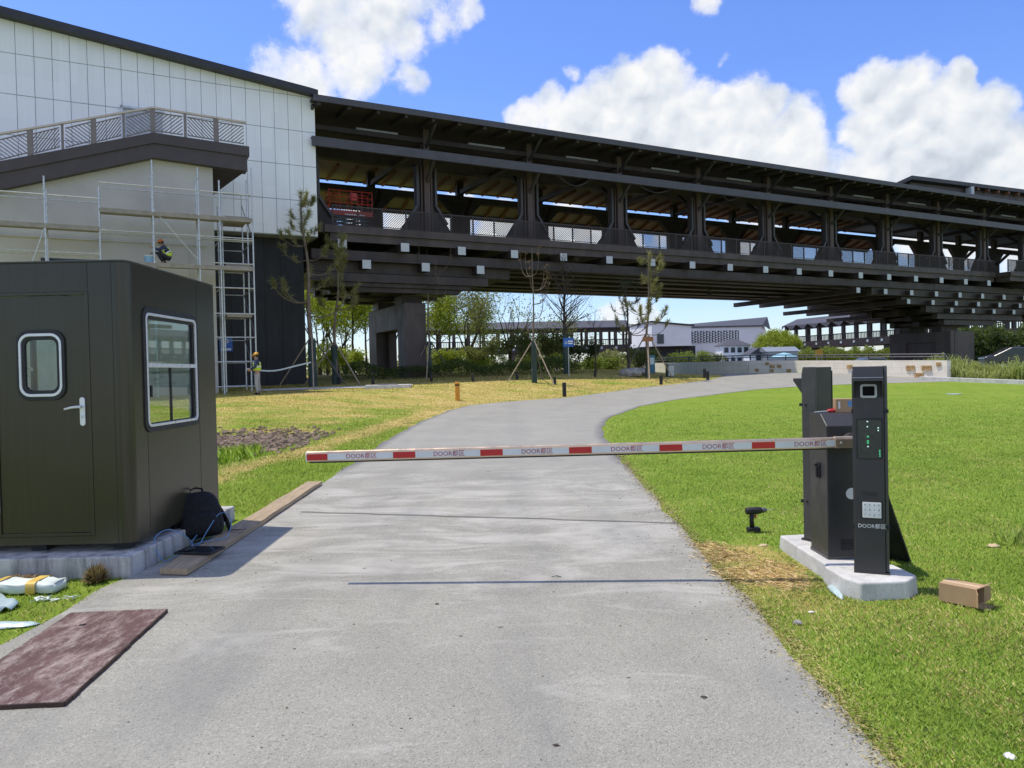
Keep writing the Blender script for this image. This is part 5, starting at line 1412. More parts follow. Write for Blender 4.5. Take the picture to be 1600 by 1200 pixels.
def railing(w, t0, t1, dz=0):
    t = t0; n = max(1, round((t1 - t0) / 1.05)); st = (t1 - t0) / n
    for k in range(n):
        a, b = t0 + k * st, t0 + (k + 1) * st
        za, zb = slope(a) + dz, slope(b) + dz
        m = MB(); wd = .20 if k % 2 == 0 else .09
        m.box(a - wd / 2, a + wd / 2, -w - .05, -w + .05, za, za + 1.0); m.build('railing_post', 'rail_dark', sb)
        m = MB(); flip = k % 2
        m.bar((a + .1, -w, za + .12), (b - .1, -w, zb + .12), .04, .04).bar((a + .1, -w, za + .86), (b - .1, -w, zb + .86), .04, .04)
        for j in range(12):
            u0 = -.7 + j * .15; p, q_ = max(0.0, u0), min(1.0, u0 + .7)
            if q_ - p < .05: continue
            v0, v1 = (p - u0) / .7, (q_ - u0) / .7
            x0, x1 = (p, q_) if not flip else (1 - p, 1 - q_)
            f = lambda x, v: (a + .1 + x * (st - .2), -w, (za + (zb - za) * x) + .14 + v * .7)
            m.bar(f(x0, v0), f(x1, v1), .035, .03, (0, 1, 0))
        m.build('railing_panel', 'rail_dark', sb)
    m = MB(); pts = [t0] + [x for x in (-19.15, -13.83) if t0 < x < t1] + [t1]
    for a, b in zip(pts, pts[1:]): m.bar((a, -w, slope(a) + 1.04 + dz), (b, -w, slope(b) + 1.04 + dz), .14, .07)
    m.build('handrail', 'rail_pale', sb)
railing(WF + .3, -24.5, -13.83); railing(WF + .3, -13.83, -10.2)
railing(2.2, -22, -13.6, -.25)
m = MB(); lb(m, -17.9, -15.8, WF, WF + .012, 6.05, 6.38); m.build('slot_window', 'window_dark', sb)
m = MB(); lb(m, -34, -11.9, WF, WF + .06, 7.15, 7.2); lb(m, -12.55, -12.48, WF, WF + .05, 4.0, 7.149); m.build('ledge', 'beige', sb)

# ================================================================== scaffolding
sc = bthing('scaffolding', 'galvanised tube scaffolding standing against the beige stair building', 'scaffolding')
WO, WI = 6.3, 5.45
gz_s = .75
pt = [bw(x, 400, WO)[0] for x in (-20, 72, 157, 241, 312)]
pole_top = [bw(72, 288, WO)[1], bw(72, 275, WO)[1], bw(157, 292, WO)[1], bw(240, 250, WO)[1], bw(312, 262, WO)[1]]
for t, zt in zip(pt, pole_top):
    for w in (WO, WI):
        m = MB().tube([(t, -w, gz_s), (t, -w, zt + (0 if w == WO else -.3))], .034, 8)
        z = gz_s + .4
        while z < zt - .2: m.tube([(t, -w, z), (t, -w, z + .05)], .055, 8); z += .5
        m.build('pole', 'steel', sc)
lev = {n_: bw(240, y, WO)[1] for n_, y in (('a', 278), ('b', 322), ('c', 364), ('d', 402))}
TW = (bw(345, 400, WO)[0], bw(396, 400, WO)[0])
def ledger(p, q_, r_=.026): MB().tube([p, q_], r_, 7).build('ledger', 'steel', sc)
for w in (WO, WI):
    ledger((pt[2] + .0, -w, lev['a'] - .35), (TW[1], -w, lev['a'] - .35))
    ledger((pt[2], -w, lev['c']), (TW[1], -w, lev['c']))
    for z in (bw(100, 306, WO)[1], bw(100, 394, WO)[1]): ledger((pt[0], -w, z), (pt[2], -w, z))
def platform(t0, t1, w0, w1, z):
    m = MB(); n_ = 3
    for k in range(n_):
        a = w0 + (w1 - w0) * k / n_; b = w0 + (w1 - w0) * (k + 1) / n_
        lb(m, t0, t1, a + .01, b - .01, z, z + .055)
    lb(m, t0, t1, w1, w1 + .04, z - .08, z + .09)
    m.build('platform', 'plank_deck', sc)
platform(pt[2], TW[1], WI, WO, lev['b'] - .30)
platform(pt[2], TW[1], WI, WO, lev['d'] - .30)
zl = bw(60, 352, WO)[1]; platform(pt[0], pt[2], WI, WO, zl)
MB().tube([(pt[3], -WO, lev['b'] - .1), (pt[4], -WO, lev['d'] - .1)], .022, 6).build('diagonal_brace', 'steel', sc)
MB().tube([(pt[1], -WO, zl), (pt[0] + 1.2, -WO, zl - 1.9)], .022, 6).build('diagonal_brace', 'steel', sc)
for t in TW:
    for w in (WO, 4.9, 3.4):
        if t == TW[0] and w < WO: t_ = t + .25
        else: t_ = t
        zt = bw(392, 262, WO)[1] if t == TW[1] else bw(345, 282, WO)[1]
        MB().tube([(t_, -w, gz_s), (t_, -w, zt - (WO - w) * .15)], .032, 8).build('pole', 'steel', sc)
for k, y in enumerate((604, 565, 527, 490, 450, 412, 375)):
    z = bw(370, y, WO)[1]
    ledger((TW[0] - .3, -WO, z), (TW[1], -WO, z))
    for t in TW: ledger((t, -WO, z), (t, -3.4, z), .022)
    ledger((TW[0] + .2, -3.4, z), (TW[1], -3.4, z), .022)
for y in (490, 412, 335):
    platform(TW[0] + .3, TW[1], 3.5, 5.4, bw(370, y, WO)[1])
for (za_, zb_) in ((527, 604), (450, 527), (375, 450), (300, 375)):
    MB().tube([(TW[1], -WO, bw(396, zb_, WO)[1]), (TW[1], -3.4, bw(396, za_, WO)[1])], .02, 6).build('diagonal_brace', 'dark_steel', sc)
bk = thing('bucket', 'pale blue bucket on the scaffold platform beside the crouching worker', 'bucket', BW(bw(233, 400, 5.9)[0], 5.85, lev['d'] - .245), world=False)
m = MB().tube([(0, 0, 0), (0, 0, .36)], [.15, .19], 16); m.build('body', 'bucket', bk)
MB().tube([(0, 0, .33), (0, 0, .365)], [.195, .2], 16).build('rim', 'white_plastic', bk)
# parking sign seen through the scaffold tower, on the black wall
ps = thing('parking_sign', 'blue parking sign with a white P on the black wall behind the scaffold', 'parking sign', BW(0, 0, 0), world=False)
pt_, pz_ = bw(353, 540, .62)
ps.location = BW(pt_, .60, pz_); ps.rotation_euler = (0, 0, BANG)
MB().box(-.30, .30, -.03, 0, -.28, .38).build('panel', 'blue_sign', ps)
m = MB(); put_text(m, 'P', .56, frame((0, -.034, .11), (1, 0, 0), (0, 0, 1))); m.build('lettering', 'ink_white', ps, fast=True)
m = MB()
m.box(-.23, -.05, -.034, -.03, -.23, -.14).box(.0, .23, -.034, -.03, -.23, -.14); m.build('white_bars', 'ink_white', ps)
# ================================================================== people
def skin_mesh(name, verts, edges, radii, mat, parent, sub=2, root=0):
    me = bpy.data.meshes.new(name); me.from_pydata([tuple(v) for v in verts], edges, []); me.update()
    o = bpy.data.objects.new(name, me); COL.objects.link(o); o.parent = parent
    md = o.modifiers.new('skin', 'SKIN'); md.use_smooth_shade = True
    sv = me.skin_vertices[0].data
    for i, r_ in enumerate(radii): sv[i].radius = (r_, r_) if not isinstance(r_, tuple) else r_
    sv[root].use_root = True
    if sub: s_ = o.modifiers.new('sub', 'SUBSURF'); s_.levels = s_.render_levels = sub
    me.materials.append(M[mat]); return o
def chainmesh(chains):     # [[(pos, radius), ...], ...]; equal positions are shared
    vs, rs, es, idx = [], [], [], {}
    for ch in chains:
        prev = None
        for p, r_ in ch:
            k = tuple(round(c, 4) for c in p)
            if k not in idx: idx[k] = len(vs); vs.append(p); rs.append(r_)
            if prev is not None and prev != idx[k]: es.append((prev, idx[k]))
            prev = idx[k]
    return vs, es, rs
def person(label, loc, rz, J, sleeve, trouser, hat, cap=False):
    p = thing('person', label, 'person', loc, rz, 'site workers', world=False)
    V_ = {k: Vector(v) for k, v in J.items()}
    fwd = (V_['face'] - V_['head']).normalized()
    ch = [[(V_['pelvis'], .12), (V_['spine'], .115), (V_['chest'], .13), (V_['neck'], .055), (V_['head'], .085), (V_['crown'], .08)]]
    for s in 'LR':
        ch.append([(V_['chest'], .13), (V_['sh' + s], .06), (V_['el' + s], .042), (V_['wr' + s], .028), (V_['pa' + s], .032)])
        ch.append([(V_['pelvis'], .12), (V_['hip' + s], .085), (V_['kn' + s], .058), (V_['an' + s], .04), (V_['to' + s], .035)])
        d = (V_['pa' + s] - V_['wr' + s]).normalized(); sd = d.cross(Vector((1, .2, .3))).normalized(); nn = d.cross(sd)
        for i, (off, L) in enumerate(((-.027, .062), (-.009, .075), (.009, .072), (.026, .056))):
            a = V_['pa' + s] + d * .02 + sd * off
            ch.append([(V_['pa' + s], .032), (a, .0095), (a + d * L * .55 + nn * .01, .0085), (a + d * L * .9 + nn * .03, .0075)])
        a = V_['pa' + s] + sd * -.035
        ch.append([(V_['pa' + s], .032), (a, .0105), (a - sd * .015 + d * .035 + nn * .012, .009)])
    skin_mesh('body', *chainmesh(ch), 'skin', p, 1)
    # face
    h = V_['head'].lerp(V_['crown'], .35); side = fwd.cross(V_['crown'] - V_['head']).normalized(); upd = (V_['crown'] - V_['head']).normalized()
    m = MB().blob(h + fwd * .092 - upd * .02, (.014, .014, .02), 6, 5, 0); 
    for s in (-1, 1): m.blob(h + side * s * .088 - upd * .015, (.012, .018, .03), 6, 5, 0)
    m.build('nose_and_ears', 'skin', p, smooth=True)
    m = MB()
    for s in (-1, 1): m.blob(h + fwd * .082 + side * s * .032 + upd * .012, (.011, .011, .009), 6, 5, 0)
    m.obox(h + fwd * .083 - upd * .055, (.05, .01, .008)); m.build('eyes_and_mouth', 'hair', p)
    m = MB(); rings = []
    hc_ = V_['head'].lerp(V_['crown'], .6)
    for a in range(0, 91, 15):
        k = math.cos(rad(a)); zz = math.sin(rad(a))
        rings.append([hc_ + (fwd * math.cos(t) * .128 + side * math.sin(t) * .115) * k + upd * (.02 + .115 * zz) for t in [2 * math.pi * i / 16 for i in range(16)]])
    m.loft(rings)
    if not cap or True:
        m.loft([[hc_ + fwd * (.145 * math.cos(t) + .03) + side * math.sin(t) * .128 + upd * z for t in [2 * math.pi * i / 16 for i in range(16)]] for z in (.014, .03)])
    m.build('helmet', hat, p, smooth=True)
    m = MB().blob(hc_ - fwd * .02 - upd * .01, (.1, .1, .09), 10, 7, 0); m.build('hair', 'hair', p, smooth=True)
    jk = [[(V_['pelvis'].lerp(V_['spine'], .1), .15), (V_['spine'], .145), (V_['chest'], .155), (V_['chest'].lerp(V_['neck'], .75), .075)]]
    for s in 'LR': jk.append([(V_['chest'], .155), (V_['sh' + s], .082), (V_['el' + s], .06), (V_['el' + s].lerp(V_['wr' + s], .92), .045)])
    skin_mesh('jacket', *chainmesh(jk), sleeve, p, 2)
    v = [[(V_['pelvis'].lerp(V_['spine'], .15), .168), (V_['spine'], .164), (V_['chest'].lerp(V_['spine'], .1), .182), (V_['chest'].lerp(V_['neck'], .55), .125)]]
    skin_mesh('vest', *chainmesh(v), 'vest', p, 2)
    c = V_['spine'].lerp(V_['chest'], .2); ax_ = (V_['chest'] - V_['spine']).normalized(); s1 = side; s2 = ax_.cross(s1).normalized()
    m = MB()
    for q in (0, .16): m.loft([[c + ax_ * (q + z) + (s1 * math.cos(t) * .185 + s2 * math.sin(t) * .165) for t in [2 * math.pi * i / 18 for i in range(18)]] for z in (-.025, .025)], caps=False)
    m.build('reflective_band', 'vest_band', p, smooth=True)
    tr = [[(V_['spine'].lerp(V_['pelvis'], .8), .13), (V_['pelvis'], .14)]]
    for s in 'LR': tr.append([(V_['pelvis'], .14), (V_['hip' + s], .105), (V_['kn' + s], .08), (V_['kn' + s].lerp(V_['an' + s], .9), .066)])
    skin_mesh('trousers', *chainmesh(tr), trouser, p, 2, 1)
    for s in 'LR': skin_mesh('shoe', *chainmesh([[(V_['an' + s], .055), (V_['an' + s].lerp(V_['to' + s], .4) - Vector((0, 0, .01)), .05), (V_['to' + s], .042)]]), 'dark_cloth', p, 1)
    return p
STAND = dict(pelvis=(0, 0, .90), spine=(0, 0, 1.08), chest=(0, -.02, 1.28), neck=(0, -.03, 1.43), head=(0, -.05, 1.53), crown=(0, -.05, 1.62), face=(0, -.15, 1.50),
             shL=(.18, -.01, 1.37), elL=(.23, -.06, 1.12), wrL=(.15, -.26, 1.02), paL=(.11, -.33, 1.02), shR=(-.18, -.01, 1.37), elR=(-.24, -.02, 1.11), wrR=(-.17, -.22, 1.0), paR=(-.13, -.29, .99),
             hipL=(.09, 0, .86), knL=(.10, -.04, .47), anL=(.10, .02, .08), toL=(.12, -.14, .04), hipR=(-.09, 0, .86), knR=(-.11, .02, .47), anR=(-.12, .08, .08), toR=(-.14, -.08, .04))
pw = hit(403, 617)
person('standing worker in a yellow helmet, lime vest and light trousers beside the scaffold', pw, rad(-75), STAND, 'navy', 'grey_cloth', 'hat_yellow')
CROUCH = dict(pelvis=(0, .12, .30), spine=(0, .10, .47), chest=(0, -.02, .66), neck=(0, -.10, .79), head=(0, -.16, .87), crown=(0, -.18, .96), face=(0, -.26, .84),
              shL=(.18, -.05, .73), elL=(.22, -.25, .58), wrL=(.14, -.44, .68), paL=(.12, -.51, .71), shR=(-.18, -.05, .73), elR=(-.23, -.22, .54), wrR=(-.16, -.42, .50), paR=(-.14, -.49, .50),
              hipL=(.10, .10, .29), knL=(.16, -.30, .48), anL=(.14, -.06, .08), toL=(.15, -.24, .04), hipR=(-.10, .10, .29), knR=(-.16, -.26, .42), anR=(-.14, .02, .08), toR=(-.16, -.17, .04))
tpx = bw(259, 402, 5.85)
person('crouching worker in an orange helmet, lime vest and black trousers on the scaffold platform', BW(tpx[0], 5.85, lev['d'] - .245), BANG + rad(-95), CROUCH, 'navy', 'dark_cloth', 'hat_orange')

# ================================================================== trees
def limb(m, p, d, L, r_, depth, tips, rnd, nseg=3, kids_=(2, 3), spread=.6, up=.25, shrink=.62, wob=.12):
    pts = [p]; q = p; dd = d.normalized()
    for i in range(nseg):
        dd = (dd + Vector((rnd.uniform(-wob, wob), rnd.uniform(-wob, wob), rnd.uniform(-wob, wob) + up * .15))).normalized()
        q = q + dd * (L / nseg); pts.append(q)
    rs = [r_ * (1 - .55 * i / nseg) for i in range(nseg + 1)]
    m.tube(pts, rs, 6 if depth > 1 else 4, caps=False)
    if depth <= 0:
        tips.append((q, dd)); tips.append((pts[-2], dd)); return
    for k in range(rnd.randint(*kids_)):
        i = rnd.randint(1, nseg) if k else nseg
        a = rnd.uniform(0, 2 * math.pi); o = dd.orthogonal().normalized(); o2 = dd.cross(o)
        nd_ = (dd + (o * math.cos(a) + o2 * math.sin(a)) * rnd.uniform(.5, 1.1) * spread + Vector((0, 0, up))).normalized()
        limb(m, pts[i], nd_, L * rnd.uniform(shrink - .1, shrink + .12), rs[i] * .7, depth - 1, tips, rnd, nseg, kids_, spread, up, shrink, wob)
def leaves(m, c, r_, n, size, rnd, droop=0.0, asp=.45):
    for i in range(n):
        v = Vector((rnd.gauss(0, 1), rnd.gauss(0, 1), rnd.gauss(0, .8))); v = v.normalized() * r_ * rnd.random() ** .5 if v.length else v
        a = Vector((rnd.uniform(-1, 1), rnd.uniform(-1, 1), rnd.uniform(-1, .6) - droop)).normalized() * size * rnd.uniform(.6, 1.2)
        b = a.cross(Vector((rnd.uniform(-1, 1), rnd.uniform(-1, 1), rnd.uniform(-1, 1)))).normalized() * a.length * asp
        q = c + v
        m.add([q, q + a * .5 + b * .5, q + a, q + a * .5 - b * .5], [(0, 1, 2, 3)])
def tree(name, label, base, h, style, rnd, leaf='leaf_lime', n=10, size=.22, bark='bark', group=None, trunk_r=None, dens=1.0, cat='tree', lr=.4):
    t = thing(name, label, cat, base, rnd.uniform(0, 6.28), group, world=False)
    m, lf, tips = MB(), MB(), []
    r0 = trunk_r or h * .014
    if style == 'spread':          # short trunk, rising limbs
        th = h * .25
        m.tube([(0, 0, -.3), (.02, 0, th * .5), (0, .03, th)], [r0 * 1.25, r0, r0 * .9], 8, caps=False)
        k = rnd.randint(4, 6)
        for i in range(k):
            a = 2 * math.pi * i / k + rnd.uniform(-.4, .4)
            limb(m, Vector((0, .03, th * rnd.uniform(.75, 1))), Vector((math.cos(a) * .55, math.sin(a) * .55, 1)), h * .36, r0 * .55, 3, tips, rnd, 3, (2, 3), .55, .35, .62)
    elif style == 'leader':        # one straight leader with side branches
        pts = [Vector((rnd.uniform(-.05, .05) * i * .3, rnd.uniform(-.05, .05) * i * .3, -.3 + (h + .3) * i / 8)) for i in range(9)]
        m.tube(pts, [r0 * (1 - .85 * i / 8) for i in range(9)], 7, caps=False)
        for i in range(int(16 * dens)):
            f = rnd.uniform(.38, .97); j = int(f * 8); p = pts[j].lerp(pts[min(8, j + 1)], f * 8 - j); a = rnd.uniform(0, 6.28)
            limb(m, p, Vector((math.cos(a), math.sin(a), .8)), h * .24 * (1.15 - f) + h * .05, r0 * .35 * (1.2 - f), 1, tips, rnd, 3, (2, 3), .5, .3, .6)
        tips.append((pts[-1], Vector((0, 0, 1))))
    elif style == 'sparse':        # thin nursery tree: few upswept curved twigs near the top
        pts = [Vector((rnd.uniform(-.04, .04), rnd.uniform(-.04, .04), -.3 + (h + .3) * i / 10)) for i in range(11)]
        m.tube(pts, [r0 * (1 - .8 * i / 10) for i in range(11)], 7, caps=False)
        for i in range(int(9 * dens)):
            f = rnd.uniform(.5, .9); j = int(f * 10); p = pts[j]; a = rnd.uniform(0, 6.28); L = rnd.uniform(.9, 1.7)
            d = Vector((math.cos(a), math.sin(a), 0)); q = curve([p, p + d * L * .5 + Vector((0, 0, .1)), p + d * L * .8 + Vector((0, 0, .6)), p + d * L * .85 + Vector((0, 0, 1.3))], 4)
            m.tube(q, [r0 * .3 * (1 - .7 * k / (len(q) - 1)) for k in range(len(q))], 4, caps=False)
            tips += [(q[-1], d), (q[-3], d)]
    elif style == 'multi':         # many stems from the ground
        for i in range(rnd.randint(6, 9)):
            a = rnd.uniform(0, 6.28)
            limb(m, Vector((math.cos(a) * .15, math.sin(a) * .15, -.2)), Vector((math.cos(a) * .5, math.sin(a) * .5, 1)), h * .45, r0 * .5, 2, tips, rnd, 3, (2, 3), .45, .3, .65)
    m.build('trunk', bark, t, fast=True, smooth=True)
    if n:
        for q, d in tips: leaves(lf, q, lr, n, size, rnd, .2)
        lf.build('crown', leaf, t, fast=True)
    return t
def pine(label, base, h, rnd, whorls, leaf='pine_needle', r0=.11, lean=0, start=.36, blen=.2, tuft=46, nl=.34, group=None, top_dense=True, bark='bark'):
    t = thing('pine_tree', label, 'tree', base, 0, group, world=False)
    m, lf = MB(), MB()
    N = 14; pts = [Vector((lean * (i / N) ** 2 + .06 * math.sin(i * .9), .05 * math.cos(i * 1.3), -.3 + (h + .3) * i / N)) for i in range(N + 1)]
    m.tube(pts, [r0 * (1 - .82 * i / N) for i in range(N + 1)], 8, caps=False)
    def brush(p, d, L, k, nl):
        for i in range(k):
            f = rnd.random(); q = p - d * L * f
            v = (d * rnd.uniform(.5, 1.2) + Vector((rnd.uniform(-1, 1), rnd.uniform(-1, 1), rnd.uniform(-.9, .9))) * .8).normalized() * nl * rnd.uniform(.6, 1.15)
            v.z -= .12 * nl * 2 * rnd.random()
            s_ = v.cross(Vector((rnd.uniform(-1, 1), rnd.uniform(-1, 1), rnd.uniform(-1, 1)))).normalized() * .014
            lf.add([q - s_, q + s_, q + v], [(0, 1, 2)])
    for i in range(whorls):
        f = start + (1 - start) * (i + .4) / whorls
        j = min(N - 1, int(f * N)); p = pts[j].lerp(pts[j + 1], f * N - j)
        for b in range(rnd.randint(2, 4)):
            a = rnd.uniform(0, 6.28); L = h * blen * (1.25 - f) * rnd.uniform(.6, 1.2) + .25
            d = Vector((math.cos(a), math.sin(a), 0))
            q = curve([p, p + d * L * .45 + Vector((0, 0, -.02 * L)), p + d * L * .85 + Vector((0, 0, .22 * L)), p + d * L * 1.0 + Vector((0, 0, .55 * L))], 4)
            m.tube(q, [r0 * .26 * (1.15 - f) * (1 - .6 * k / (len(q) - 1)) + .006 for k in range(len(q))], 5, caps=False)
            brush(q[-1], (q[-1] - q[-3]).normalized(), .45, tuft, nl)
            for w in range(rnd.randint(1, 3)):
                k = rnd.randint(4, len(q) - 2); e = q[k] + (d * .3 + Vector((rnd.uniform(-.4, .4), rnd.uniform(-.4, .4), .5))) * L * .35
                m.tube([q[k], e], [.014, .007], 4, caps=False); brush(e, (e - q[k]).normalized(), .35, int(tuft * .8), nl)
    brush(pts[-1] + Vector((0, 0, .15)), Vector((0, 0, 1)), 2.0 if top_dense else 1.0, int(tuft * (5.5 if top_dense else 1)), nl * (1.1 if top_dense else 1))
    m.build('trunk', bark, t, fast=True, smooth=True); lf.build('crown', leaf, t, fast=True); return t
def stakes(label, base, h=2.0, spread=1.3, rot=0, grp='tree stakes'):
    t = thing('tree_stakes', label, 'tree stakes', base, rot, None, world=False)
    for k in range(3):
        a = k * 2.094 + .3
        MB().tube([(math.cos(a) * spread, math.sin(a) * spread, -.1), (math.cos(a) * .1, math.sin(a) * .1, h)], .032, 6).build('pole', 'stake' if k else 'stake_grey', t)
    MB().tube([(0, 0, h - .22), (0, 0, h - .08)], .16, 10).build('tie', 'wrap', t)
    return t
def wrap(tr_, r_, h):
    MB().tube([(0, 0, -.1), (0, 0, h)], [r_ * 1.1, r_], 10).build('trunk_wrap', 'wrap', tr_)
def H(px, py0, py1, base): return (py0 - py1) / F_PX * base.y
R2 = random.Random(21)
b = hit(489, 604)
p_ = pine('tall sparse pine with pale olive needle tufts in front of the white facade', b, H(489, 604, 306, b), random.Random(4), 9, r0=.15, lean=-.35, blen=.17, tuft=62, nl=.34); wrap(p_, .19, 2.1)
stakes('pale stakes propping the tall pine by the white facade', b, 2.3, 1.9, .5)
b = hit(524, 601)
p_ = pine('slimmer pine with drooping tufts just right of the tall pine', b, H(524, 601, 372, b), random.Random(9), 6, r0=.10, lean=.45, start=.5, blen=.17, tuft=60, nl=.34); wrap(p_, .14, 1.9)
stakes('grey stakes propping the slimmer pine', b, 2.0, 1.6, 1.3)
b = hit(408, 600)
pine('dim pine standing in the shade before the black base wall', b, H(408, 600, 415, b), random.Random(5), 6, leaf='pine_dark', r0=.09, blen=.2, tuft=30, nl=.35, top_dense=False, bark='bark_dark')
b = hit(1012, 590)
p_ = pine('slender pine with dark round tufts at the right end of the yellow lawn', b, H(1012, 590, 400, b), random.Random(31), 8, r0=.10, lean=.25, start=.35, blen=.22, tuft=60, nl=.34); wrap(p_, .12, .8)
stakes('stakes propping the slender pine at the lawn end', b, 2.4, 1.7, 2.2)
b = hit(981, 581)
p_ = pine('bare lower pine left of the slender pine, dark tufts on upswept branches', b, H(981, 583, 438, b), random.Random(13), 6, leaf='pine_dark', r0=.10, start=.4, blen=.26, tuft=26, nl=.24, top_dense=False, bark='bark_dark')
b = hit(672, 590)
p_ = tree('young_tree', 'thin nursery tree with curved bare twigs in front of the left pier', b, H(672, 590, 386, b), 'sparse', random.Random(3), 'bud', 7, .10, trunk_r=.075, lr=.12); wrap(p_, .10, 2.0)
stakes('stakes propping the thin tree in front of the left pier', b, 2.0, 1.5, .2)
b = hit(835, 598)
p_ = tree('young_tree', 'thin nursery tree with reddish buds on the yellow lawn left of the blue sign', b, H(835, 598, 388, b), 'sparse', random.Random(8), 'bud', 8, .11, trunk_r=.07, lr=.14, dens=1.2); wrap(p_, .13, 2.0)
stakes('pale stakes propping the reddish budded tree on the yellow lawn', b, 2.0, 1.45, .9)
b = hit(884, 584)
p_ = tree('bare_tree', 'leafless fine twigged tree standing right behind the blue sign', b, H(884, 584, 402, b), 'leader', random.Random(12), 'bud', 2, .08, 'bark_dark', trunk_r=.13, dens=3.2, lr=.2); wrap(p_, .13, 2.2)
b = hit(931, 583)
tree('bare_tree', 'small leafless tree between the blue sign and the dark tufted pine', b, H(931, 583, 485, b), 'leader', random.Random(14), 'bud', 3, .1, 'bark_dark', trunk_r=.06, dens=.9, lr=.2)
# trees beyond the bridge
def far_base(px, Y): d = ray(px, 585); x = d.x / d.y * Y; return Vector((x, Y, terrain(x, Y)))
G = 'young trees beyond the bridge'
spec = [(499, 56, 445, 'spread', 'leaf_lime', 6, 'lime leaved tree seen between the black wall and the pine'), (528, 60, 440, 'spread', 'leaf_lime', 6, 'lime leaved forked tree right behind the slimmer pine'), (512, 66, 436, 'leader', 'leaf_lime', 8, 'taller lime tree behind the forked lime trees'), (541, 70, 440, 'leader', 'leaf_mid', 8, 'mid green tree behind the lime trees left of the pier'),
        (553, 57, 442, 'leader', 'leaf_lime', 7, 'lime leaved slim tree left of the left pier'), (573, 64, 438, 'leader', 'leaf_lime', 9, 'lime leaved tree touching the left pier edge'), (612, 66, 445, 'spread', 'leaf_lime', 6, 'lime leaved tree seen through the left pier portal'),
        (684, 60, 470, 'leader', 'leaf_lime', 6, 'yellow green tree right beside the left pier'), (703, 66, 462, 'leader', 'leaf_mid', 4, 'dark stemmed thinly leaved tree, second from the left pier'),
        (731, 62, 452, 'spread', 'leaf_olive', 4, 'wide thinly leaved tree with pale branches under the bridge'), (752, 70, 470, 'leader', 'leaf_mid', 5, 'mid green tree behind the wide pale branched tree'),
        (797, 58, 447, 'spread', 'leaf_lime', 1, 'nearly bare forked tree with a few yellow leaves'), (858, 66, 476, 'multi', 'leaf_olive', 3, 'many stemmed thin tree left of the blue sign')]
for k, (px, Y, yt, stl, lf_, n_, lab) in enumerate(spec):
    b = far_base(px, Y)
    tree('young_tree', lab, b, (588 - yt) / F_PX * Y * 1.05, stl, random.Random(100 + k), lf_, int(n_ * 4.6), .22, 'bark_dark', G, trunk_r=.15 if stl == 'spread' else .12, lr=.95, dens=1.8)
shr = [(508, 50, 2.3, 'leaf_mid', 'olive shrub at the foot of the lime trees by the black wall'), (545, 52, 2.0, 'leaf_lime', 'pale shrub left of the left pier'), (700, 54, 1.9, 'leaf_lime', 'bright low shrub right of the left pier'), (742, 56, 2.1, 'leaf_olive', 'brownish shrub under the wide tree'),
       (775, 55, 2.9, 'leaf_olive', 'tall olive shrub left of the nearly bare tree'), (822, 54, 3.2, 'leaf_olive', 'tall twiggy shrub right of the nearly bare tree'), (848, 56, 3.5, 'leaf_olive', 'twiggy shrub with drooping leaves left of the bare tree'), (868, 53, 3.0, 'leaf_olive', 'many stemmed shrub touching the blue sign'),
       (905, 55, 2.9, 'leaf_dark', 'dark many stemmed shrub right of the blue sign'), (922, 60, 1.9, 'leaf_mid', 'round green shrub behind the small leafless tree'), (950, 62, 2.0, 'leaf_mid', 'round green shrub left of the dark tufted pine'), (1000, 58, 2.6, 'leaf_olive', 'olive shrub between the two right pines')]
for k, (px, Y, h, lf_, lab) in enumerate(shr):
    tree('shrub', lab, far_base(px, Y), h, 'multi', random.Random(200 + k), lf_, 22, .2, 'bark_dark', 'shrubs under the bridge', trunk_r=.06, cat='shrub', lr=.42)
# low hedge in the shade of the bridge
def hedge(name, label, pa, pb, wd, ht, n, leaf, size=.14):
    m = MB(); rnd = random.Random(7)
    d = pb - pa; s_ = Vector((-d.y, d.x, 0)).normalized()
    for i in range(n):
        f = rnd.random(); p = pa + d * f + s_ * rnd.uniform(-.5, .5) * wd
        hh = ht * (.75 + .3 * math.sin(f * 23) * math.sin(f * 7 + 1))
        p = Vector((p.x, p.y, terrain(p.x, p.y) + hh * rnd.random() ** .45))
        leaves(m, p, .06, 1, size, rnd)
    o = m.build(name, leaf, fast=True); return tag(o, label, 'hedge')
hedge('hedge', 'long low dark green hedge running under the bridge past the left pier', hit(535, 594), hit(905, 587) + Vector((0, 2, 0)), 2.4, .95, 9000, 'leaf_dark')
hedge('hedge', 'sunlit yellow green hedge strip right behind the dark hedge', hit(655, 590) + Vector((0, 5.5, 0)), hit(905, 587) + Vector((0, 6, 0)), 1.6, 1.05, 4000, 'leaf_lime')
m = MB(); rnd = random.Random(77)
for i in range(15000):
    px = rnd.uniform(480, 1000); Y = rnd.uniform(72, 95); d = ray(px, 580); x = d.x / d.y * Y
    leaves(m, Vector((x, Y, .5 + (2.9 + 1.7 * math.sin(px * .05) * math.sin(px * .013)) * rnd.random() ** .7)), .2, 1, .5, rnd)
tag(m.build('undergrowth', 'leaf_olive', fast=True), 'olive undergrowth massed behind the trees under the bridge', 'undergrowth', kind='stuff')

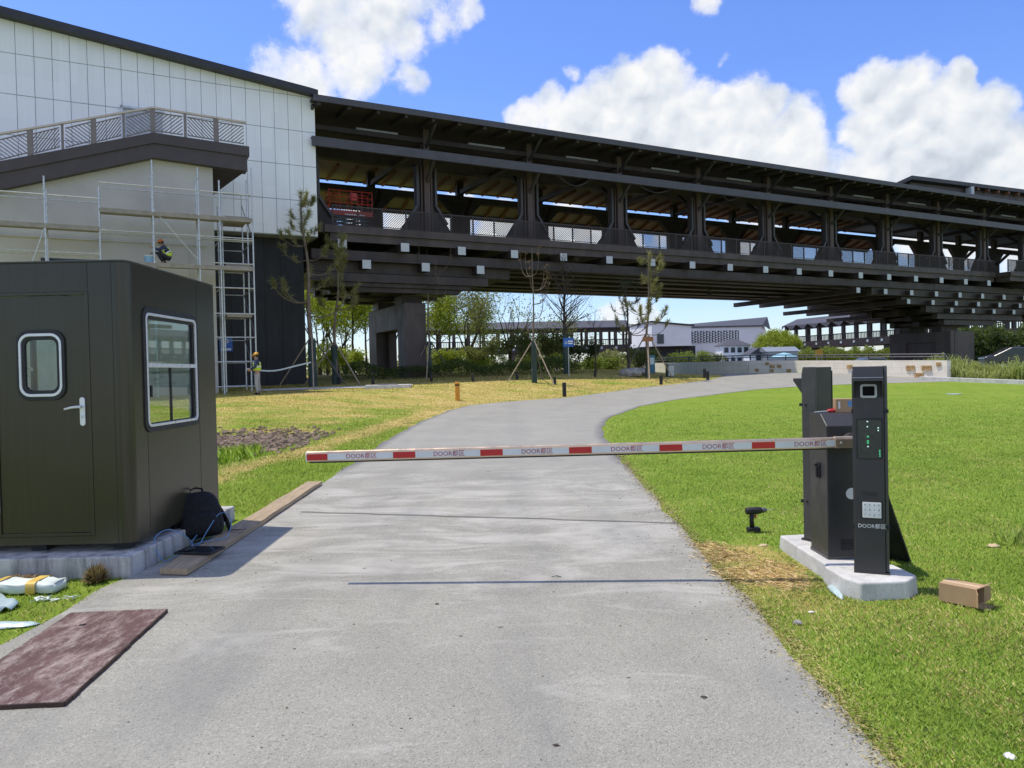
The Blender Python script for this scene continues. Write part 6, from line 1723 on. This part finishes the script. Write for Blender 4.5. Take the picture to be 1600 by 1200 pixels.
# ================================================================== bollards, signs, small site things
def bollard(label, px, py, h, r_, mat, band=None, group=None):
    b = hit(px, py)
    t = thing('bollard', label, 'bollard', b, 0, group, world=False)
    MB().tube([(0, 0, -.1), (0, 0, h - .02), (0, 0, h)], [r_, r_, r_ * .85], 14).build('post', mat, t)
    if band: MB().tube([(0, 0, h - .16), (0, 0, h - .10)], r_ * 1.06, 14).build('band', band, t)
    return t
bollard('orange yellow post standing at the edge of the road on the yellow lawn', 715, 626, .76, .095, 'yellow', 'black', 'orange yellow posts')
bollard('orange yellow post standing in the shade before the left pier', 597, 589, .55, .095, 'yellow', 'black', 'orange yellow posts')
bollard('black bollard at the road edge, largest and closest of the black ones', 882, 620, .62, .085, 'black', 'dark_glass', 'black road bollards')
bollard('black bollard at the road edge before the slender pine', 1033, 601, .50, .085, 'black', 'dark_glass', 'black road bollards')
bollard('black bollard at the far tip of the yellow lawn, in front of its pair', 1106, 594, .50, .085, 'black', 'dark_glass', 'black road bollards')
bollard('black bollard at the far tip of the yellow lawn, behind its pair', 1101, 591, .55, .085, 'black', 'dark_glass', 'black road bollards')
for px, py, lab in ((530, 601, 'at the foot of the slimmer pine'), (583, 602, 'behind the manhole slab'), (674, 596, 'at the foot of the thin tree by the pier'), (739, 597, 'between the thin tree and the budded tree'), (808, 593, 'just left of the budded tree stakes'), (867, 601, 'left of the blue sign near the road'), (930, 589, 'under the small leafless tree')):
    bollard('low black lawn lamp ' + lab, px, py, .38, .07, 'black', 'dark_glass', 'low black lawn lamps')
b = hit(607, 606)
mh = thing('manhole_slab', 'low concrete slab with a metal cover on the yellow lawn', 'concrete slab', b, rad(8), world=False)
MB().box(-1.0, 1.0, -.5, .6, -.1, .14).build('slab', 'pale_concrete', mh, bevel=.02)
MB().box(-.45, .4, -.3, .35, .14, .19).build('cover', 'dark_steel', mh, bevel=.01)
for k, (px, py, r_, lab) in enumerate(((978, 587, .42, 'pale angular boulder at the left of the rock group by the pines'), (990, 588, .5, 'large grey boulder in the middle of the rock group by the pines'), (1002, 586, .42, 'greenish boulder at the right of the rock group by the pines'))):
    stone(lab, px, py, r_, 'rock', 'boulder', 'boulder', 'boulders by the pines')
b = hit(889, 589)
sg = thing('direction_sign', 'blue direction sign on a thin grey pole in the yellow lawn', 'sign', b, rad(6), world=False)
hz = (589 - 535) / F_PX * b.y
MB().tube([(0, 0, -.1), (0, 0, hz + .2)], .03, 8).build('pole', 'pole_grey', sg)
pn_ = MB().box(-.28, .28, -.035, -.028, hz - .24, hz + .24).build('panel', 'blue_sign', sg)
m = MB(); m.ring([(-.13 + .07 * math.cos(t), hz - .02 + .07 * math.sin(t)) for t in [k * .3927 for k in range(16)]], [(-.13 + .05 * math.cos(t), hz - .02 + .05 * math.sin(t)) for t in [k * .3927 for k in range(16)]], 'y', -.038, -.036)
m.box(-.02, .24, -.038, -.036, hz + .02, hz + .09).box(-.02, .24, -.038, -.036, hz - .09, hz - .03); m.build('white_marks', 'ink_white', pn_)
b = hit(1013, 592)
sg = thing('brown_sign', 'small brown sign on a pale pole before the slender pine', 'sign', b, 0, world=False)
hz = (592 - 530) / F_PX * b.y
MB().tube([(0, 0, -.1), (.05, 0, hz + .15)], .035, 8).build('pole', 'stake', sg)
MB().box(-.29, .31, -.05, -.04, hz - .13, hz + .13).build('panel', 'brown_sign', sg, bevel=.01)
b = hit(1019, 586)
tb = thing('teal_board', 'narrow teal notice board standing beside the slender pine', 'notice board', b, rad(10), world=False)
MB().box(-.18, .18, -.03, .03, .1, 1.15).build('board', 'teal', tb, bevel=.01)
MB().box(-.13, .13, -.035, -.03, .62, 1.0).build('pale_sheet', 'film', tb)
b = hit(1047, 589)
uc = thing('utility_cabinet', 'small grey green utility cabinet standing at the far end of the yellow lawn', 'utility cabinet', b, rad(12), world=False)
MB().box(-.2, .2, -.18, .18, 0, .72).build('body', 'lift_dark', uc, bevel=.01)
MB().box(-.23, .23, -.21, .21, .72, .77).build('lid', 'pole_grey', uc)
MB().box(-.17, .17, -.187, -.18, .06, .66).build('door', 'pole_grey', uc)
a, c = BW(TW[1], 3.4, 1.95), hit(489, 604) + Vector((0, -.25, 1.15))
q = curve([a, a.lerp(c, .4) - Vector((0, 0, .22)), a.lerp(c, .8) - Vector((0, 0, .08)), c], 6)
m = MB()
for p0, p1 in zip(q, q[1:]): m.bar(p0, p1, .006, .07)
tag(m.build('barrier_tape', 'foam'), 'white barrier tape strung from the scaffold to the tall pine', 'barrier tape')
# rubble bank
m = MB(); rnd = random.Random(3)
for i in range(2600):
    y = rnd.gauss(16.4, 1.35); x = -7.0 + (y - 16) * .25 + rnd.gauss(0, 1.1)
    if x > -4.4 or y > 20: continue
    r_ = rnd.uniform(.02, .075)
    m.blob((x, y, terrain(x, y) + r_ * .25), (r_ * rnd.uniform(.8, 1.5), r_, r_ * .7), 6, 4, .3, rnd)
tag(m.build('rubble', 'rubble', fast=True), 'bank of brown stony rubble on the verge behind the booth', 'rubble', kind='stuff')

# ================================================================== retaining wall, rail, reeds
WC, WB = hit(1480, 592), hit(1170, 583.5)
WA = at_y(1000, 577, 66)
WH = 1.0
def wall_run(name, label, p, q, h, th=.35):
    d = q - p; L = Vector((d.x, d.y, 0)).length; a = math.atan2(d.y, d.x)
    o = MB().box(0, L, 0, th, -.6, h).build(name, 'cream', bevel=.02); o.location = (p.x, p.y, p.z); o.rotation_euler = (0, math.atan2(0, 1), a)
    return tag(o, label, 'wall'), d.normalized(), a, L
zc, zb = EYE + ray(1480, 563).z / ray(1480, 563).y * WC.y, EYE + ray(1170, 563.5).z / ray(1170, 563.5).y * WB.y
def sloped_wall(name, label, p, q, z0t, z1t, th=.35):
    rt = thing(name, label, 'wall', (p.x, p.y, 0), math.atan2(q.y - p.y, q.x - p.x), world=False)
    L = math.hypot(q.x - p.x, q.y - p.y)
    MB().add([(0, 0, p.z - .8), (L, 0, q.z - .8), (L, th, q.z - .8), (0, th, p.z - .8), (0, 0, z0t), (L, 0, z1t), (L, th, z1t), (0, th, z0t)],
             [(0, 3, 2, 1), (4, 5, 6, 7), (0, 1, 5, 4), (1, 2, 6, 5), (2, 3, 7, 6), (3, 0, 4, 7)]).build('wall_body', 'cream', rt)
    return rt, L
w1, L1 = sloped_wall('retaining_wall', 'cream stone retaining wall with rough tan patches beside the lawn', WB, WC, zb, zc)
wn = Vector((WC.y - WB.y, -(WC.x - WB.x), 0)).normalized()
def on_wall(px, py):
    d = ray(px, py); k = WB.dot(wn) / d.dot(wn); p = d * k; p.z += EYE
    return (Vector((p.x, p.y, 0)) - Vector((WB.x, WB.y, 0))).length, p.z
for px, py, wpx, hpx in ((1423, 575, 13, 8), (1448, 575, 15, 8), (1436, 586, 14, 7), (1467, 569, 7, 6), (1328, 573, 8, 6), (1207, 572, 7, 5), (1218, 572, 6, 5), (1206, 579, 6, 4), (1183, 578, 5, 4), (1233, 579, 6, 5), (1199, 568, 5, 4)):
    (s0, z0), (s1, z1) = on_wall(px - wpx / 2, py + hpx / 2), on_wall(px + wpx / 2, py - hpx / 2)
    m = MB(); n_ = 5
    for i in range(n_):
        for j in range(3):
            cx, cz = s0 + (s1 - s0) * (i + .5) / n_, z0 + (z1 - z0) * (j + .5) / 3
            m.obox((cx, -.012, cz), ((s1 - s0) / n_ * 1.05, .05 + RND.uniform(0, .07), (z1 - z0) / 3 * 1.05), Euler((RND.uniform(-.12, .12), 0, RND.uniform(-.12, .12))).to_matrix())
    m.build('rough_stone_patch', 'stone_patch', w1)
w2, L2 = sloped_wall('retaining_wall', 'shaded length of the retaining wall under the bridge', WA, WB + Vector((-.05, .1, 0)), zb + .1, zb)
hr = thing('handrail', 'dark handrail running along the top of the retaining wall', 'handrail', (WB.x, WB.y, 0), math.atan2(WC.y - WB.y, WC.x - WB.x), world=False)
n_ = 9
for k in range(n_ + 1):
    s = L1 * .985 * k / n_; zt = zb + (zc - zb) * k / n_
    MB().tube([(s, .18, zt), (s, .18, zt + .34)], .03, 6).build('post', 'black', hr)
m = MB().tube([(0, .18, zb + .22), (L1 * .985, .18, zc + .2)], .028, 6).tube([(0, .18, zb + .36), (L1 * .985, .18, zc + .34), (L1, .18, zc)], .035, 6); m.build('rail', 'dark_steel', hr)
hr2 = thing('handrail', 'dark handrail on the shaded wall under the bridge', 'handrail', (WA.x, WA.y, 0), math.atan2(WB.y - WA.y, WB.x - WA.x), world=False)
for k in range(9):
    s = L2 * k / 8; MB().tube([(s, .18, zb + .05), (s, .18, zb + .42)], .03, 6).build('post', 'black', hr2)
MB().tube([(0, .18, zb + .5), (L2, .18, zb + .36)], .035, 6).tube([(0, .18, zb + .3), (L2, .18, zb + .2)], .028, 6).build('rail', 'dark_steel', hr2)
ke = hit(1640, 602); ks = hit(1440, 594)
m = MB()
for k in range(16):
    p, q = ks.lerp(ke, k / 16), ks.lerp(ke, (k + 1) / 16)
    m.bar((p.x, p.y, terrain(p.x, p.y) + .06), (q.x, q.y, terrain(q.x, q.y) + .06), .5, .24)
tag(m.build('kerb', 'pale_concrete'), kind='structure')
m = MB(); rnd = random.Random(19)
ra, rb_ = hit(1492, 592), hit(1640, 597)
for i in range(2600):
    p = ra.lerp(rb_, rnd.random()) + Vector((rnd.uniform(-.2, .4), rnd.uniform(.3, 4.5), 0)); p.z = terrain(p.x, p.y) - .05; tall = .65 + .5 * math.sin(p.x * 1.9) * math.sin(p.x * .7 + p.y)
    a = rnd.uniform(0, 6.28); L = rnd.uniform(.5, 1.25); d = Vector((math.cos(a), math.sin(a), 0))
    s_ = Vector((-d.y, d.x, 0)) * rnd.uniform(.012, .028); hgt = rnd.uniform(.15, 1.25) * tall; L *= .6 + .5 * tall
    q0 = p + Vector((0, 0, hgt * .6)); q1 = q0 + d * L * .22 + Vector((0, 0, L * .4)); q2 = q1 + d * L * .3 + Vector((0, 0, -.05 + rnd.uniform(-.1, .15)))
    m.add([p - s_ * .5, p + s_ * .5, q0 + s_, q0 - s_, q1 + s_ * .8, q1 - s_ * .8, q2], [(0, 1, 2, 3), (3, 2, 4, 5), (5, 4, 6)])
tag(m.build('reeds', 'reed', fast=True), 'tall green reeds growing behind the kerb at the end of the wall', 'reeds', kind='stuff')

def car(label, loc, rz, paint):
    c = thing('parked_car', label, 'car', loc, rz, 'parked cars', world=False)
    prof = [(-2.2, .35), (2.2, .35), (2.25, .62), (2.1, .85), (1.15, .95), (.45, 1.42), (-.9, 1.47), (-1.75, 1.02), (-2.2, .95)]
    m = MB().prism(prof, 'y', -.85, .85); m.build('body', paint, c, bevel=.08, seg=3)
    for s in (-1, 1): MB().prism([(1.0, .97), (.42, 1.36), (-.85, 1.40), (-1.45, 1.02)], 'y', s * .852 - .004, s * .852 + .004).build('side_window', 'window_dark', c)
    m = MB().add([(1.17, -.7, .985), (1.17, .7, .985), (.5, .62, 1.415), (.5, -.62, 1.415)], [(0, 1, 2, 3)]); m.build('windscreen', 'window_dark', c)
    for x in (-1.35, 1.35):
        for y in (-.8, .8):
            w_ = MB().tube([(x, y - .1, .33), (x, y + .1, .33)], .33, 18).build('wheel', 'black', c); MB().tube([(x, y - .11, .33), (x, y + .11, .33)], .2, 12).build('rim', 'steel', w_)
    return c
b = at_y(1366, 560, 64); car('pale parked car showing its roof above the retaining wall', (b.x, b.y, b.z - 1.38), rad(4), 'car_white')
b = at_y(1604, 566, 42); car('dark parked car half hidden behind the reeds', (b.x, b.y, terrain(b.x, b.y)), rad(-20), 'car_dark')

# ================================================================== far across the water
def far_bridge(label, pa, pb, n, scallop=False):
    d = pb - pa; L = math.hypot(d.x, d.y); t = thing('distant_bridge', label, 'bridge', (pa.x, pa.y, 0), math.atan2(d.y, d.x), 'distant covered bridges', world=False)
    m = MB().prism([(-1.5, 14.6), (-1.5, 14.9), (5, 17.4), (11.5, 14.9), (11.5, 14.6)], 'x', 0, L); m.build('roof', 'grey_roof', t)
    if scallop:
        m = MB(); st = L / n
        for k in range(n): m.prism([(k * st, 14.7), (k * st + st / 2, 13.2 + .1), (k * st + st, 14.7), (k * st + st / 2, 15.6)], 'y', -2.1, -1.4) if False else m.add([(k * st, -1.7, 13.4), (k * st + st / 2, -2.3, 15.0), (k * st + st, -1.7, 13.4), (k * st + st / 2, -1.2, 15.2), (k * st, -1.4, 14.9), (k * st + st, -1.4, 14.9)], [(0, 1, 4), (1, 2, 5), (1, 3, 4), (1, 5, 3)])
        m.build('zigzag_eave', 'grey_roof', t)
    MB().box(0, L, -.3, .3, 13.4, 14.6).build('eave_beam', 'bridge_dark', t)
    MB().box(0, L, -1, 11, 7.2, 9.4).build('deck', 'bridge_dark', t)
    m = MB(); k = 0.0
    while k < L: m.box(k, k + .18, -.95, -.8, 9.4, 11.2); k += .55
    m.box(0, L, -.95, -.8, 10.9, 11.2); m.build('railing', 'bridge_dark', t)
    st = L / n
    for k in range(n + 1):
        MB().box(k * st - .5, k * st + .5, -.4, .4, 9.4, 13.4).build('column', 'bridge_mid', t); MB().box(k * st - .35, k * st + .35, 9.6, 10.4, 9.4, 14.6).build('column', 'bridge_mid', t)
        MB().box(k * st - .35, k * st + .35, -1.12, -1.0, 8.1, 8.8).build('end_cap', 'cap_white', t)
    for f in (.12, .5, .88): MB().box(L * f - 3, L * f + 3, 0, 9, 0, 7.2).build('pier', 'pier', t)
    return t
def dist(px, Y): d = ray(px, 570); return Vector((d.x / d.y * Y, Y, 0))
far_bridge('distant dark covered bridge behind the trees left of the white gallery', dist(640, 232), dist(985, 236), 15)
far_bridge('distant covered bridge with a zigzag eave right of the white gallery', dist(1228, 254), dist(1640, 172), 17, True)
wg = thing('white_gallery', 'distant white gallery with a grey roof and a dark lattice front', 'building', (0, 0, 0), 0)
Yg = 262
def gp(px, py, Y=Yg): return at_y(px, py, Y)
a, b = gp(1076, 511), gp(1188, 509)
zE = a.z
m = MB().box(a.x, b.x, Yg, Yg + 40, 4.0, zE); m.add([(b.x, Yg, 4), (b.x + 12, Yg + 30, 4), (b.x + 12, Yg + 30, zE), (b.x + 6, Yg + 15, zE + 3.6), (b.x, Yg, zE)], [(0, 1, 2, 3, 4)])
m.build('wall', 'white_render', wg)
m = MB(); m.add([(a.x - 2, Yg - .6, zE + .1), (b.x + .6, Yg - .6, zE + .1), (b.x + 8, Yg + 16, zE + 4.0), (a.x - 2, Yg + 16, zE + 1.6), (a.x - 2, Yg - .6, zE - .3), (b.x + .6, Yg - .6, zE - .3), (b.x + 8, Yg + 16, zE + 3.6), (a.x - 2, Yg + 16, zE + 1.2)],
                [(0, 1, 2, 3), (4, 7, 6, 5), (0, 4, 5, 1), (1, 5, 6, 2), (2, 6, 7, 3), (3, 7, 4, 0)])
m.add([(b.x + .6, Yg - .6, zE + .12), (b.x + 14, Yg + 30, zE - .2), (b.x + 8, Yg + 16, zE + 4.02)], [(0, 1, 2)]); m.build('roof', 'grey_roof', wg)
la, lb_ = gp(1077.5, 536), gp(1154, 516)
lat = MB().box(la.x, lb_.x, Yg - .15, Yg - .05, la.z, lb_.z).build('lattice_panel', 'window_dark', wg)
m = MB(); nx, nz = 17, 5
for i in range(nx):
    for j in range(nz):
        w_, h_ = (lb_.x - la.x) / nx, (lb_.z - la.z) / nz
        cx, cz = la.x + (i + .5) * w_, la.z + (j + .5 + (.25 if i % 2 else -.25)) * h_
        m.box(cx - w_ * .5, cx - w_ * .12, Yg - .4, Yg - .16, cz - h_ * .42, cz + h_ * .1)
    m.box(la.x + i * w_ + w_ * .42, la.x + i * w_ + w_ * .58, Yg - .4, Yg - .16, la.z, lb_.z)
m.build('lattice_blocks', 'white_render', lat)
a2, b2 = gp(1018, 506, 250), gp(1080, 511, 250); zb_ = gp(1030, 541, 250).z
m = MB().prism([(a2.x, zb_), (b2.x, zb_), (b2.x, gp(1080, 509, 250).z), (a2.x, gp(1018, 503, 250).z)], 'y', 250, 280)
m.add([(a2.x, 250, zb_), (gp(985, 512, 275).x, 275, zb_), (gp(985, 512, 275).x, 275, gp(985, 510, 275).z), (a2.x, 250, gp(1018, 503, 250).z)], [(0, 1, 2, 3)])
m.build('wing', 'white_render', wg)
m = MB().bar((a2.x, 249.8, gp(1018, 502.5, 250).z), (b2.x + 1, 249.8, gp(1080, 508.5, 250).z), .8, .5).bar((a2.x, 249.8, gp(1018, 502.5, 250).z), (gp(985, 512, 275).x, 275, gp(985, 509.5, 275).z), .8, .5); m.build('roof_edge', 'roof_dark', wg)
q0, q1 = gp(1027, 537, 249.9), gp(1037, 522, 249.9); MB().box(q0.x, q1.x, 249.7, 249.95, q0.z, q1.z).build('window', 'window_dark', wg)
MB().box(gp(1000, 541, 252).x, b2.x + 2, 253, 275, 0, zb_ - .02).build('dark_base', 'black_wall', wg)
MB().box(b2.x + 2, b.x, Yg + .5, Yg + 20, 0, 3.98).build('lower_wall', 'white_render', wg)
# small white house
hx0, hx1 = at_y(1129, 560, 200).x, at_y(1172, 560, 200).x; hz = at_y(1150, 539.5, 200).z
wh = thing('white_house', 'small distant white two storey house with a grey hipped roof', 'house', ((hx0 + hx1) / 2, 203, 0), 0)
MB().box(hx0, hx1, 200, 207, 0, hz).build('wall', 'white_house', wh)
MB().add([(hx0 - .5, 199.5, hz), (hx1 + .5, 199.5, hz), (hx1 + .5, 207.5, hz), (hx0 - .5, 207.5, hz), (hx0 + 2.4, 203.5, hz + 1.7), (hx1 - 2.4, 203.5, hz + 1.7)], [(0, 1, 5, 4), (1, 2, 5), (2, 3, 4, 5), (3, 0, 4), (0, 3, 2, 1)]).build('roof', 'grey_roof', wh)
for i in range(4):
    for zz in (hz - 1.9, hz - 4.6):
        x = hx0 + (hx1 - hx0) * (i + .6) / 4.2
        MB().box(x - .55, x + .55, 199.9, 199.99, zz, zz + 1.35).build('window', 'window_dark', wh)
MB().box(hx0 - .1, hx1 + .1, 199.7, 199.99, hz - 2.75, hz - 2.5).build('string_course', 'white_render', wh)
sx0, sx1 = at_y(1173, 556, 190).x, at_y(1198, 556, 190).x; sz = at_y(1185, 553, 190).z
sh_ = thing('grey_shed', 'small distant grey gabled shed beside the white house', 'shed', ((sx0 + sx1) / 2, 193, 0), 0)
MB().box(sx0, sx1, 190, 196, 0, sz).build('wall', 'white_house', sh_)
MB().prism([(sx0 - .3, sz), (sx1 + .3, sz), ((sx0 + sx1) / 2, sz + 1.6)], 'y', 189.6, 196.4).build('roof', 'grey_roof', sh_)
MB().box((sx0 + sx1) / 2 - .7, (sx0 + sx1) / 2 + .7, 189.9, 190, sz - 1.8, sz - .2).build('door', 'window_dark', sh_)
sx0, sx1 = at_y(1199, 556, 185).x, at_y(1247, 556, 185).x; sz = at_y(1220, 549, 185).z
sh_ = thing('long_shed', 'long low distant shed with a pale grey roof below the round tree', 'shed', ((sx0 + sx1) / 2, 188, 0), 0)
MB().box(sx0, sx1, 185, 191, 0, sz).build('wall', 'pole_grey', sh_)
MB().prism([(184.5, sz), (191.5, sz), (188, sz + 1.2)], 'x', sx0 - .4, sx1 + .4).build('roof', 'pole_grey', sh_)
b = at_y(1225, 559, 118)
um = thing('parasol', 'light blue parasol canopy showing above the retaining wall', 'parasol', (b.x, b.y, b.z - 2.0), 0, world=False)
m = MB(); m.loft([[(r_ * math.cos(t), r_ * math.sin(t), z) for t in [2 * math.pi * i / 12 for i in range(12)]] for r_, z in ((2.1, 2.0), (1.9, 2.2), (1.2, 2.55), (.1, 2.8))]); m.build('canopy', 'canopy_blue', um, smooth=True)
MB().tube([(0, 0, -.3), (0, 0, 2.6)], .04, 6).build('pole', 'pole_grey', um)
b = at_y(1280, 551, 150)
ob = thing('orange_board', 'small orange board standing far behind the retaining wall', 'board', (b.x, b.y, .3), 0, world=False)
MB().box(-.7, .7, -.05, .05, b.z - .9, b.z + .3).build('board', 'orange', ob); MB().tube([(-.5, 0, -.3), (-.5, 0, b.z)], .05, 6).tube([(.5, 0, -.3), (.5, 0, b.z)], .05, 6).build('legs', 'pole_grey', ob)
# round tree
b = dist(1214, 196); rnd = random.Random(6)
rt = thing('round_tree', 'broad rounded bright green tree standing beside the white house', 'tree', (b.x, b.y, .3), 0, world=False)
m, lf = MB(), MB(); m.tube([(0, 0, -.3), (0, 0, 3)], [.5, .4], 8)
for i in range(190):
    a = rnd.uniform(0, 6.28); r_ = 6.0 * rnd.random() ** .5; zt = 4.2 + 6.4 * math.sqrt(max(0, 1 - (r_ / 6.4) ** 2)) * rnd.uniform(.55, 1.0)
    c = Vector((r_ * math.cos(a), r_ * math.sin(a), zt)); leaves(lf, c, 1.15, 60, .5, rnd)
    if i % 6 == 0: m.tube([(0, 0, 2.5), c * .6 + Vector((0, 0, 1)), c], [.2, .12, .05], 5, caps=False)
m.build('trunk', 'bark_dark', rt, fast=True); lf.build('crown', 'leaf_lime', rt, fast=True)
for k, (px, Y, h, lf_, lab) in enumerate(((1092, 150, 4.6, 'leaf_mid', 'distant mid green bush left of the white house'), (1068, 140, 4.2, 'leaf_mid', 'distant green bush below the white gallery wing'), (1040, 140, 3.6, 'leaf_dark', 'distant dark bush behind the utility cabinet'), (1112, 170, 4.6, 'leaf_olive', 'distant thin olive bush touching the white house'))):
    tree('distant_bush', lab, dist(px, Y) + Vector((0, 0, .3)), h, 'multi', random.Random(300 + k), lf_, 26, .5, 'bark_dark', 'distant bushes', trunk_r=.1, cat='bush', lr=1.1)
def woods(name, label, px0, px1, Y0_, Y1_, h, n, leaf, size):
    m = MB(); rnd = random.Random(px0)
    for i in range(n):
        px = rnd.uniform(px0, px1); Y = rnd.uniform(Y0_, Y1_); d = ray(px, 570); x = d.x / d.y * Y
        hh = h * (.88 + .12 * math.sin(px * .19 + math.sin(px * .07) * 2))
        leaves(m, Vector((x, Y, hh * rnd.random() ** .6)), size, 2, size, rnd, .4)
    tag(m.build(name, leaf, fast=True), label, 'trees', kind='stuff')
woods('far_trees', 'row of pale green willows beyond the water behind the wall', 1225, 1420, 205, 222, 6.4, 11000, 'leaf_mid', .9)
woods('far_trees', 'dark green wooded bank at the far right under the bridge', 1490, 1640, 120, 140, 7.6, 12000, 'leaf_dark', .8)
woods('far_trees', 'low green wood line on the horizon under the bridge', 960, 1240, 290, 320, 7, 3000, 'leaf_mid', 1.4)
# far water beyond the wall
m = MB().add([(30, 95, .36), (700, 95, .36), (900, 200, .36), (20, 200, .36)], [(0, 1, 2, 3)])
wm, wnt, wb = newmat('water'); wb.inputs['Base Color'].default_value = (.05, .07, .06, 1); wb.inputs['Roughness'].default_value = .08
bump(wnt, wb, noise(wnt, pos(wnt), 1.2, 3), .2, .05); M['water'] = wm
tag(m.build('water', 'water'), kind='structure')
